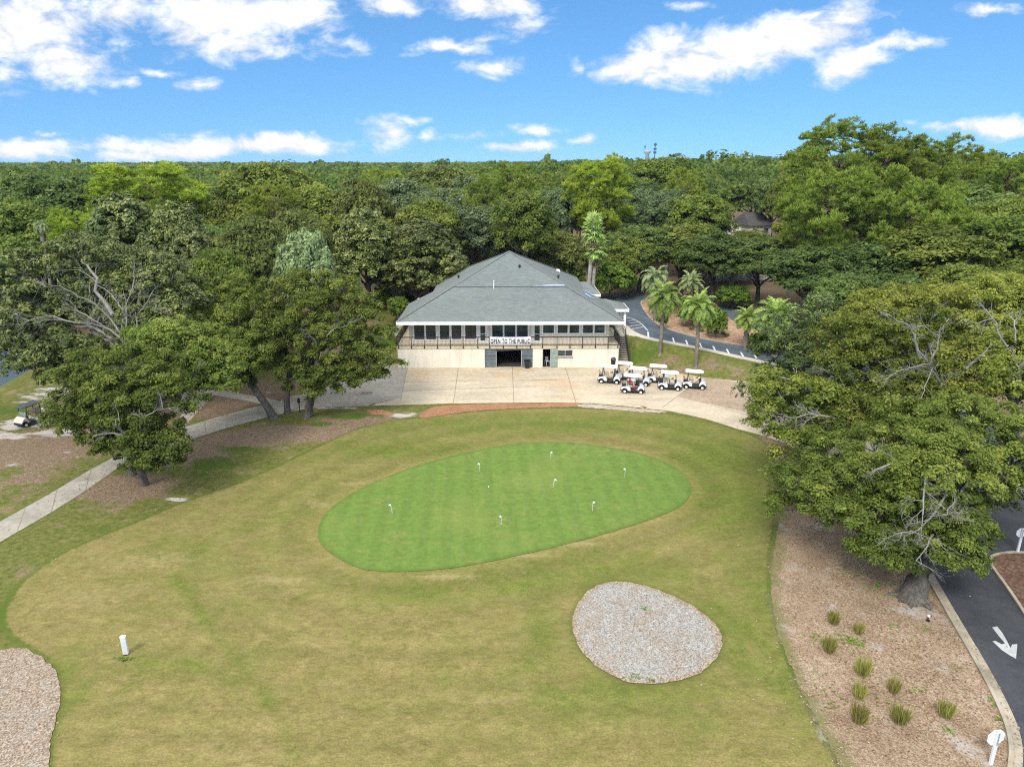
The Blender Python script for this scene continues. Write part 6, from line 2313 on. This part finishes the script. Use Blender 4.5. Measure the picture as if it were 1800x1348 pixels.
WOOD = "trees of the wood behind the clubhouse"
for a in [
    (100, 306, 150, 120, 'oakd', "dark rounded oak in the wood at the far left"), (22, 300, 90, 150, 'oakd', "dusky oak on the skyline at the left edge"), (35, 350, 130, 100, 'oak', "olive oak at the left edge behind the bare limbed oak"),
    (240, 299, 165, 116, 'pineb', "bright yellow green umbrella pine left of the wood"), (130, 385, 95, 96, 'pineb', "low bright pine half hidden behind the left oaks"), (335, 352, 60, 118, 'pineb', "small bright pine right of the umbrella pine"),
    (205, 335, 150, 88, 'mag', "large rough leaved magnolia in front of the umbrella pine"), (300, 345, 140, 87, 'mag', "rough leaved magnolia to the right in front of the umbrella pine"), (330, 395, 110, 82, 'mag', "lower magnolia bough tree right of the large magnolia"), (150, 400, 110, 82, 'mag', "magnolia behind the bare limbed oak"),
    (470, 288, 170, 122, 'oak', "tall sunlit oak with a peaked top left of centre"), (560, 330, 150, 116, 'oak', "full green oak left of the clubhouse roof"), (630, 325, 110, 114, 'brown', "reddish tipped tree between the oaks left of centre"), (375, 330, 110, 135, 'oakg', "greyish oak right of the umbrella pine"),
    (430, 335, 110, 118, 'oak', "rounded oak below the tall peaked oak"), (440, 395, 125, 86, 'brown', "brownish thin leaved tree behind the forecourt oaks"), (380, 440, 110, 76, 'oak', "green oak just behind the leaning oak"), (535, 402, 100, 79, 'loq', "pale grey green broad leaved tree behind the round oak"),
    (640, 362, 120, 99, 'mag', "dark layered magnolia left of the clubhouse"), (738, 378, 165, 101, 'mag', "light topped magnolia beside the left of the clubhouse roof"), (700, 318, 120, 128, 'oakg', "hazy grey oak behind the layered magnolia"), (800, 348, 120, 126, 'oak', "green oak behind the light topped magnolia"),
    (862, 362, 160, 114, 'oakg', "oak with pale crooked limbs directly behind the clubhouse roof peak"), (935, 378, 110, 119, 'mag', "magnolia right behind the roof peak"), (985, 415, 95, 112, 'brown', "brownish oak beside the fan palm"), (770, 302, 140, 160, 'brown', "red tipped tree on the rise left of the roof peak"),
    (900, 308, 140, 165, 'oak', "rounded oak above the roof peak"), (985, 328, 120, 150, 'oakd', "dark oak left of the yellow pine"), (1052, 290, 110, 128, 'pineb', "yellow green pine behind the fan palm"), (1105, 312, 130, 150, 'oakd', "dark oak right of the yellow pine"), (1165, 278, 130, 172, 'oakw', "tall mixed tree under the mast on the skyline"),
    (1180, 338, 110, 130, 'oakg', "blue green oak right of the yellow pine"), (1222, 342, 120, 126, 'oakw', "light yellowish oak above the drive"), (1130, 395, 130, 113, 'oakd', "dark oak standing behind the small lawn"), (1115, 415, 85, 110, 'oak', "green oak at the edge of the small lawn"),
    (1210, 395, 140, 112, 'oak', "broad oak above the drive bend"), (1262, 410, 125, 104, 'oakd', "dark oak with gaps behind the drive"), (1342, 416, 120, 102, 'oakd', "shady oak behind the right date palms"), (1322, 404, 74, 150, 'oak', "small green oak just below the dark grey house roof"), (1330, 318, 110, 232, 'oakd', "dark oak behind the grey roofed house"),
    (1496, 226, 165, 108, 'pine', "tallest pine standing above the skyline at the right"), (1562, 246, 115, 103, 'pine', "tall pine with flat top right of the tallest pine"), (1628, 254, 125, 106, 'pine', "tall pine with bare limbs, third of the skyline pines"), (1420, 268, 75, 122, 'pine', "slim pine left of the tallest pine"),
    (1488, 305, 195, 97, 'pinel', "broad low branched pine in front of the skyline pines"), (1600, 330, 190, 95, 'pinel', "full green pine below the third skyline pine"), (1700, 268, 110, 128, 'pine', "hazy pine right of the skyline pines"), (1775, 285, 110, 120, 'pine', "pine at the right edge of the skyline"),
    (1655, 400, 190, 86, 'oak', "round oak below the right skyline pines"), (1765, 380, 160, 86, 'oakw', "pale oak at the right edge of the wood"), (1540, 425, 150, 88, 'oakd', "dark oak under the broad low pine"), (1720, 335, 160, 108, 'oakd', "dark oak behind the pale right edge oak"), (1440, 430, 150, 90, 'oakd', "shadowy oak at the foot of the broad low pine"), (1700, 468, 120, 76, 'oak', "leafy oak above the yellowish right edge oak"),
    (1600, 490, 140, 74, 'oakd', "dark leafy oak behind the tall olive oak"), (1500, 480, 120, 78, 'oakd', "dark oak between the date palms and the tall olive oak"), (1810, 462, 120, 76, 'oak', "oak cut by the right edge of the view")]:
    manual(*a)
for a in [(1075, 458, 80, 107, 'bush', "large olive shrub behind the fan palm trunks"), (1005, 465, 55, 110, 'bush', "shrub behind the right corner of the clubhouse roof"), (1222, 520, 55, 92, 'bush', "round dark shrub on the planting island between the date palms"), (1262, 540, 40, 88, 'bush', "clipped green shrub right of the front date palm trunk"),
          (1165, 540, 20, 90, 'bush', "small shrub by the kerb of the planting island"), (1345, 585, 55, 83, 'bush', "dark rounded shrub under the largest right date palm"), (700, 520, 40, 92, 'bush', "green shrub by the side ramp"), (672, 500, 30, 100, 'bush', "shrub in front of the shaded cream house"), (1290, 500, 60, 100, 'bush', "shrub beyond the far arm of the drive")]:
    manual(*a, group="garden shrubs")

# random infill of the wood
rr = random.Random(5)
KEYS = ['oak'] * 6 + ['oakd'] * 4 + ['oakw'] * 2 + ['oakg'] * 4 + ['mag'] * 1 + ['pine'] * 4 + ['brown'] * 1
ADJ = {'oak': "green round crowned oak", 'oakd': "dark round crowned oak", 'oakw': "yellowish oak", 'oakg': "grey green oak", 'mag': "magnolia", 'pine': "pine", 'brown': "brownish tree"}
cand = []
y = 84.0
while y < 205:
    x = -0.80 * y - 8
    while x < 0.80 * y + 10:
        cand.append((x + rr.uniform(-2.6, 2.6), y + rr.uniform(-2.6, 2.6)))
        x += 8.0 if y < 150 else 8.6
    y += 7.6 if y < 150 else 8.2
cand.sort(key=lambda q: q[1])
count = 0
for x, y in cand:
    if count >= 235: break
    if -17 < x < 17 and y < 106: continue
    if 3 < x < 46 and y < 121: continue
    if -30 < x < -12 and y < 100: continue
    if x < -48 and y < 95: continue
    if any((x - a) ** 2 + (y - b) ** 2 < (3.0 + c * .55) ** 2 for a, b, c in TREES): continue
    key = rr.choice(KEYS)
    far = y > 150
    h = rr.uniform(12, 17) if not far else rr.uniform(13.5, 18.5)
    if key == 'pine': h = rr.uniform(15.5, 20.5)
    if x < -20: h *= 0.92
    w = rr.uniform(9, 13) if key != 'pine' else rr.uniform(8, 11)
    px, py = proj((x, y, hz(x, y) + h))
    hw = w * .55 / y * F
    if y < 188 and px - hw < 1352 and px + hw > 1278 and py < 416:
        h = max(5, at_depth(px, 418, y)[2] - hz(x, y))
        if h < 6: continue
        key = 'oakd' if key == 'pine' else key
    side = "left of the clubhouse" if px < 640 else ("behind the clubhouse" if px < 1080 else "beyond the drive")
    row = "near" if y < 125 else ("middle" if y < 160 else "far")
    place(key, x, y, h, w, "%s in the %s rows of the wood %s" % (ADJ[key], row, side), WOOD, rr)
    count += 1
print("infill trees", count)

# the far wood, read as one mass
Dq = Quads()
rng = np.random.default_rng(99)
ys = [199.0]
while ys[-1] < 2600: ys.append(ys[-1] + (7.5 + ys[-1] * 0.012))
P = []
for y in ys:
    st = 8.0 + y * 0.010
    xs = np.arange(-.80 * y - 20, .80 * y + 20, st)
    for x in xs: P.append((x + rng.uniform(-.45, .45) * st, y + rng.uniform(-.45, .45) * st, st))
print("far crowns", len(P))
z0_ = 3.4
for x, y, st in P:
    right = sstep(-0.2, 0.35, x / y)
    pine = rng.random() < 0.26
    h = rng.normal(14.6 + 2.2 * right, 2.4) + (5.5 * rng.random() ** 1.5 + 3.5 if pine else 0) * (0.35 + .65 * float(right))
    if rng.random() < .05 and y > 240: h += rng.uniform(2, 5.5)
    h = min(h, 17.5 + 5.0 * float(right) + rng.exponential(1.5))
    tpx, tpy = proj((x, y, z0_ + h))
    if 1118 < tpx < 1166 and tpy < 279: h = max(8, at_depth(tpx, 279, y)[2] - z0_)
    w = st * rng.uniform(.62, .85) * (0.75 if pine else 1)
    z0 = 2.8
    n = int(np.clip(26000 / y, 16, 110))
    lsz = np.clip(y * 0.0028, .55, 3.2)
    nb = 7 if y < 500 else 4
    bd = unit(rng, nb, -.05)
    bc = bd * np.array((w * .55, w * .55, h * .17))
    bi = rng.integers(0, nb, n)
    e = unit(rng, n, -.3)
    br_ = w * .42
    pos = np.array((x, y, z0 + h * .80)) + bc[bi] + e * br_ * rng.uniform(.75, 1.05, (n, 1)) * np.array((1, 1, .62))
    pos[:, 2] = np.minimum(pos[:, 2], z0 + h * 1.03)
    # trailing skirt so no ground shows between crowns
    m = n // 4
    a = rng.uniform(0, 6.28, m)
    sk = np.array((x, y, 0)) + np.stack([np.cos(a) * w * .8, np.sin(a) * w * .8, z0 + h * rng.uniform(.25, .75, m)], 1)
    nr = np.concatenate([e * .8 + np.array((0, 0, .5)), np.stack([np.cos(a), np.sin(a), np.full(m, .4)], 1)]) + rng.normal(0, .35, (n + m, 3))
    nr /= np.linalg.norm(nr, axis=1, keepdims=True)
    base_t = np.clip(rng.normal(.5, .17), .1, .9)
    Dq.leaves(np.concatenate([pos, sk]), nr, lsz * rng.uniform(.7, 1.3, n + m), .7, np.clip(base_t + rng.normal(0, .13, n + m), 0, 1), rng)
M['far_leaf'] = leaf_mat("far_leaf", (.030, .050, .012), (.078, .112, .020), (.150, .175, .032), vary=0, gain=1.7)
o = Dq.build("distant_wood", M['far_leaf'])
tag(o, "far off wood of mixed oak and pine crowns running to the horizon", "wood", kind="stuff")

# the air itself, which pales the far wood
t = NT("haze")
pv = t.n("ShaderNodeVolumePrincipled")
pv.inputs["Color"].default_value = (.80, .88, .98, 1)
pv.inputs["Density"].default_value = HAZE
pv.inputs["Anisotropy"].default_value = 0.2
t.link(pv.outputs[0], t.out.inputs["Volume"])
b = Mesh()
b.box(-3000, 3000, -150, 3100, -4, 54)
tag(b.build("haze", t.m), kind="stuff")
SC.cycles.volume_bounces = 0

# ------------------------------------------------------------------ palms
def frond_palm(label, base, h, spread, nf, leafm, barkm, seed, group, tr=0.22, droop=1.0, bark_top=None, name="date_palm", lean=(0, 0)):
    rng = np.random.default_rng(seed)
    root = empty(name, tuple(base))
    tag(root, label, "palm tree", group)
    Tq, Lq, Dq_ = Quads(), Quads(), Quads()
    top = np.array((lean[0], lean[1], h))
    trunk = bez(np.array((0, 0, -.4)), np.array((0, 0, h * .3)), top * np.array((.6, .6, .7)), top, 22)
    rr_ = np.linspace(tr * 1.15, tr, 22) * (1 + .10 * np.sin(np.arange(22) * 2.4))
    rr_[0] *= 1.35
    rr_[-4:] *= 1.35
    Tq.tube(trunk, rr_, 10)
    for i in range(nf):
        a = i * 2.399 + rng.uniform(-.2, .2)
        f_ = (i + .5) / nf
        el = math.radians(82 - 112 * f_ ** 1.05) + rng.uniform(-.08, .08)
        L = spread * rng.uniform(.85, 1.1)
        d0 = np.array((math.cos(a) * math.cos(el), math.sin(a) * math.cos(el), math.sin(el)))
        hd = np.array((math.cos(a), math.sin(a), 0))
        n = 12
        pts = [top.copy()]
        d = d0.copy()
        for k in range(n):
            d = d + np.array((0, 0, -.085 * droop * (1 + k * .10)))
            d /= np.linalg.norm(d)
            pts.append(pts[-1] + d * L / n)
        pts = np.array(pts)
        old = f_ > .88
        Q_ = Dq_ if old else Lq
        tn = np.clip(.55 - .35 * f_ + rng.normal(0, .06), 0, 1)
        Q_.tube(pts, np.linspace(.035, .008, n + 1), 4, tint=min(1, tn + .3))
        m = 46
        tt = np.linspace(.12, 1, m)
        idx = tt * n
        i0 = np.minimum(idx.astype(int), n - 1)
        c = pts[i0] + (pts[i0 + 1] - pts[i0]) * (idx - i0)[:, None]
        tg = pts[i0 + 1] - pts[i0]
        tg /= np.linalg.norm(tg, axis=1, keepdims=True)
        side = np.cross(tg, np.array((0, 0, 1.0)))
        side /= np.linalg.norm(side, axis=1, keepdims=True) + 1e-6
        upv = np.cross(side, tg)
        ll = spread * .21 * np.sin(np.pi * np.clip(tt * .85 + .12, 0, 1)) + .06
        for s in (-1, 1):
            ax = side * s + tg * .75 + upv * rng.uniform(.05, .5, (m, 1)) + rng.normal(0, .12, (m, 3))
            ax /= np.linalg.norm(ax, axis=1, keepdims=True)
            nr = upv + rng.normal(0, .25, (m, 3)) - side * s * .4
            nr /= np.linalg.norm(nr, axis=1, keepdims=True)
            Q_.leaves(c + ax * ll[:, None] * .5, nr, ll * .55, .16, np.clip(tn + rng.normal(0, .14, m), 0, 1), rng, axis=ax, droop=.25)
    # old leaf bases under the crown
    for i in range(26):
        a = i * 2.399
        z = h - .15 - .05 * i
        p = top * (z / h) + np.array((math.cos(a) * tr * .8, math.sin(a) * tr * .8, 0))
        p[2] = z
        Tq.tube([p, p + np.array((math.cos(a) * .22, math.sin(a) * .22, .22))], [.06, .04], 4)
    Tq.build("trunk", M[barkm], root, smooth=True)
    Lq.build("fronds", M[leafm], root)
    if Dq_.v: Dq_.build("old_fronds", M['palm_leaf'] if leafm == 'palm_leaf' else M['dead_frond'], root)
    return root


DP = "date palms along the drive"


def palm_at(label, bpx, cpx, spread_px, nf, leafm, seed, base_d=None, tr=.22, droop=1.0):
    base = ground(*bpx) if base_d is None else np.array((*at_depth(bpx[0], bpx[1], base_d)[:2], 0))
    base[2] = hz(base[0], base[1])
    c = at_depth(cpx[0], cpx[1], base[1])
    w = np.linalg.norm(c - np.array((0, 0, CH)))
    frond_palm(label, base, c[2] - base[2], spread_px * w / F, nf, leafm, 'palm_bark', seed, DP, tr=tr, droop=droop, lean=(c[0] - base[0], 0))


palm_at("date palm on the grass bank nearest the clubhouse", (1160, 622), (1168, 524), 38, 46, 'palm_leaf', 301, tr=.20, droop=1.15)
palm_at("date palm on the grass bank behind the rightmost golf carts", (1223, 645), (1229, 541), 36, 46, 'palm_leaf', 302, tr=.19, droop=1.2)
palm_at("feathery pale palm at the tip of the planting island", (1153, 540), (1152, 492), 32, 40, 'palm_leaf_pale', 303, base_d=94, tr=.24, droop=1.5)
palm_at("pale palm behind the shrub in the middle of the planting island", (1212, 525), (1214, 498), 26, 38, 'palm_leaf_pale', 304, base_d=96, tr=.30, droop=1.1)
palm_at("smaller palm left of the largest one by the right end of the island", (1312, 598), (1313, 560), 27, 38, 'palm_leaf', 305, base_d=83.5, tr=.30, droop=1.1)
palm_at("largest full palm beside the dark magnolia", (1364, 600), (1364, 560), 45, 54, 'palm_leaf', 306, base_d=80.5, tr=.34, droop=1.1)
palm_at("small pale palm poking out of the wood at the far left", (72, 425), (72, 398), 13, 36, 'palm_leaf_pale', 307, base_d=92, tr=.2, droop=1.6)


def fan_palm(label, base, h, seed, twin):
    rng = np.random.default_rng(seed)
    root = empty("fan_palm", tuple(base))
    tag(root, label, "palm tree")
    Tq, Lq, Dq_ = Quads(), Quads(), Quads()
    tops = [np.array((.25, 0, h)), np.array((.75, .3, h - 2.6))]
    for j, top in enumerate(tops):
        b0 = np.array((-.28 + j * .55, j * .1, -.5))
        Tq.tube(bez(b0, b0 + np.array((0, 0, h * .3)), top - np.array((0, 0, h * .3)), top, 16), np.linspace(.36, .24, 16) * (1 + .04 * np.sin(np.arange(16) * 2.1)), 10)
        nf = 44
        for i in range(nf):
            a = i * 2.399 + rng.uniform(-.2, .2)
            f_ = (i + .5) / nf
            el = math.radians(85 - 165 * f_)
            pl = rng.uniform(.6, 1.05)
            d = np.array((math.cos(a) * math.cos(el), math.sin(a) * math.cos(el), math.sin(el)))
            p0 = top - np.array((0, 0, .2 + 2.0 * f_))
            c = p0 + d * pl
            old = f_ > .80
            Q_ = Dq_ if old else Lq
            Q_.tube([p0, c], [.03, .02], 4, tint=.8)
            side = np.cross(d, np.array((0, 0, 1.0)))
            side /= np.linalg.norm(side) + 1e-6
            upv = np.cross(side, d)
            m = 22
            th = np.linspace(-1.75, 1.75, m)
            ax = np.cos(th)[:, None] * d + np.sin(th)[:, None] * side + rng.normal(0, .06, (m, 3)) + np.array((0, 0, -.45))
            ax /= np.linalg.norm(ax, axis=1, keepdims=True)
            L = .66 * (1 - .25 * np.abs(th) / 1.75) * rng.uniform(.9, 1.15, m)
            nr = np.broadcast_to(upv, (m, 3)) + rng.normal(0, .2, (m, 3))
            nr = nr / np.linalg.norm(nr, axis=1, keepdims=True)
            tn = .58 - .35 * f_
            Q_.leaves(c + ax * L[:, None] * .8, nr, L, .15, np.clip(tn + .12 + rng.normal(0, .13, m), 0, 1), rng, axis=ax, droop=.35)
    Tq.build("trunk", M['palm_bark_grey'], root, smooth=True)
    Lq.build("fronds", M['palm_leaf'], root)
    Dq_.build("old_fronds", M['dead_frond'], root)
    return root


q = at_depth(1036, 512, 101)
tz = at_depth(1041, 388, 101)
fan_palm("tall twin stemmed fan palm with ragged drooping crown behind the entrance canopy", (q[0], 101, hz(q[0], 101)), tz[2] - hz(q[0], 101), 401, True)

# ------------------------------------------------------------------ small plants
def tuft(seed, h=.8, r=.28, n=260, leafm='tuft_leaf', name="grass_tuft"):
    rng = np.random.default_rng(seed)
    root = empty(name, (0, 0, 0))
    Lq = Quads()
    a = rng.uniform(0, 6.28, n)
    k = rng.uniform(0, 1, n) ** .5
    p0 = np.stack([np.cos(a) * k * r * .75, np.sin(a) * k * r * .75, np.zeros(n)], 1)
    lean = np.stack([np.cos(a) * k * .22, np.sin(a) * k * .22, np.ones(n)], 1) + rng.normal(0, .10, (n, 3))
    lean /= np.linalg.norm(lean, axis=1, keepdims=True)
    L = h * rng.uniform(.65, 1.1, n)
    nr = np.cross(lean, rng.normal(size=(n, 3)))
    nr /= np.linalg.norm(nr, axis=1, keepdims=True)
    Lq.leaves(p0 + lean * L[:, None] * .5, nr, L * .5, .05, np.clip(rng.normal(.45, .2, n), 0, 1), rng, axis=lean)
    Lq.build("blades", M[leafm], root)
    return root


TF = [((1464, 1096), .75, "grass clump nearest the big oak roots"), ((1509, 1114), .62, "small thin grass clump right of the topmost clumps"), ((1457, 1146), .85, "tall narrow grass clump at the left, above the bright weeds"), ((1516, 1186), .85, "wide grass clump in the middle of the mulch bed"), ((1570, 1217), .72, "grass clump halfway toward the kerb"),
      ((1509, 1226), .75, "slanting grass clump left of the halfway clump"), ((1508, 1268), .85, "grass clump lowest at the left of the bed"), ((1580, 1270), .85, "grass clump lowest in the middle of the bed"), ((1661, 1260), .85, "grass clump closest to the kerb")]
tp = [tuft(500 + i, .8, .30) for i in range(3)]
for i, (p_, h, lab) in enumerate(TF):
    o = tp[i] if i < 3 else copy_tree(tp[i % 3])
    q = ground(*p_)
    o.location = (q[0], q[1], q[2] + .02)
    o.rotation_euler = (0, 0, i * 1.3)
    o.scale = (h / .8 * (1.1 if i in (3, 6, 7) else .9), h / .8, h / .8)
    tag(o, lab, "grass clump", "ornamental grass clumps in the mulch bed")
sp = tuft(520, .55, .35, 160, 'shrub_leaf', "small_plant")
for i, (p_, lab) in enumerate([(c2(968, 722), "small plant leftmost in the row on the planting island"), (c2(1048, 738), "tiny plant second in the row on the planting island"), (c2(1108, 748), "small plant left of centre in the row on the island"), (c2(1165, 750), "small plant right of centre in the row on the island"), (c2(1215, 758), "small plant second from the right end of the island row"), (c2(1245, 775), "small plant at the right end of the island row"),
                               (c2(655, 545), "low plant by the island kerb near the pale palm"), (c2(715, 600), "low bushy plant behind the left bank palm trunk")]):
    o = sp if i == 0 else copy_tree(sp)
    q = ground(*p_)
    o.location = (q[0], q[1], q[2] + .05)
    s = 1.0 if i < 6 else 1.9
    o.scale = (s, s, s * (.8 + .1 * (i % 3)))
    o.rotation_euler = (0, 0, i * 2.1)
    tag(o, lab, "plant", "small plants on the planting island")
# weeds and green sprigs in the litter
Wq = Quads()
rng = np.random.default_rng(77)


def weeds(px, py, rx, ry, n, h=.06):
    c = ground(px, py)
    for _ in range(n):
        x, y = c[0] + rng.normal(0, rx), c[1] + rng.normal(0, ry)
        z = hz(x, y) + .02
        m = 9
        a = rng.uniform(0, 6.28, m)
        ax = np.stack([np.cos(a), np.sin(a), rng.uniform(.4, 1.4, m)], 1)
        ax /= np.linalg.norm(ax, axis=1, keepdims=True)
        nr = np.cross(ax, rng.normal(size=(m, 3)))
        nr /= np.linalg.norm(nr, axis=1, keepdims=True)
        L = h * rng.uniform(.6, 1.3, m)
        Wq.leaves(np.array((x, y, z)) + ax * L[:, None] * .8, nr, L, .3, np.clip(rng.normal(.5, .2, m), 0, 1), rng, axis=ax)


for a in [(1500, 1128, .35, .22, 46), (1432, 1122, .3, .3, 16), (1480, 1118, .2, .2, 10), (1568, 1102, .15, .15, 8), (1610, 1215, .25, .15, 10), (1665, 1285, .15, .12, 10), (1745, 1236, .1, .3, 16), (1760, 1268, .08, .2, 8), (1445, 1210, .3, .3, 10), (1465, 1240, .3, .3, 8), (1540, 1235, .5, .3, 14), (1575, 1050, .25, .2, 16),
          (1135, 1070, .10, .10, 9), (1105, 1190, .25, .12, 10), (1150, 1195, .3, .1, 8), (1625, 1105, .2, .1, 8), (1545, 1030, .6, .2, 16), (1500, 1010, .5, .4, 16), (222, 1158, .25, .08, 20)]:
    weeds(*a)
o = Wq.build("weeds", M['grass_leaf'])
tag(o, "small green weeds scattered in the mulch and along bed edges", "weeds", kind="stuff")
# fallen leaves
Fq = Quads()
M['litter'] = leaf_mat("litter_leaf", (.100, .062, .036), (.220, .150, .088), (.360, .290, .200), trans=.05, vary=0, gain=1.2)


def litter(px, py, rx, ry, n, s=.05):
    c = ground(px, py)
    x, y = c[0] + rng.normal(0, rx, n), c[1] + rng.normal(0, ry, n)
    keep = (rng.random(n) < np.where(sdf(ROADR, x, y) > .3, .05, 1)) & (rng.random(n) < np.where(sdf(FAIR, x, y) > .2, .15, 1)) & (sdf(GREEN, x, y) < 0)
    x, y = x[keep], y[keep]
    n = len(x)
    z = H(x, y) + .05
    nr = np.stack([rng.normal(0, .35, n), rng.normal(0, .35, n), np.ones(n)], 1)
    nr /= np.linalg.norm(nr, axis=1, keepdims=True)
    Fq.leaves(np.stack([x, y, z], 1), nr, s * rng.uniform(.6, 1.4, n), .6, np.clip(rng.normal(.55, .25, n), 0, 1), rng)


for a in [(240, 850, 4.5, 2.5, 900), (400, 760, 6, 3, 700), (540, 745, 5, 1.6, 500), (1420, 860, 3, 5, 700), (1470, 960, 3, 3, 900), (1560, 1100, 3.2, 3, 1500), (1500, 1230, 3.5, 2.5, 1400), (1640, 1200, 2.5, 2.5, 1200), (1600, 1320, 3, 1.5, 900), (100, 930, 5, 3, 60), (40, 1020, 4, 3, 50), (1380, 800, 2, 3, 400),
          (1700, 1080, 1.2, 3, 12), (1768, 1270, .3, 1.2, 40), (1330, 950, 2.5, 5, 25), (60, 800, 6, 5, 500), (1120, 1110, 2.2, 2.4, 260), (30, 1250, 2, 2.5, 260)]:
    litter(*a)
o = Fq.build("fallen_leaves", M['litter'])
tag(o, "dry fallen leaves scattered over mulch, lawn edges and kerb", "fallen leaves", kind="stuff")
for key, lst in PROTO.items():
    for i, (root, _, _) in enumerate(lst):
        if i >= USED.get(key, 0):
            for ch in list(root.children): bpy.data.objects.remove(ch)
            bpy.data.objects.remove(root)
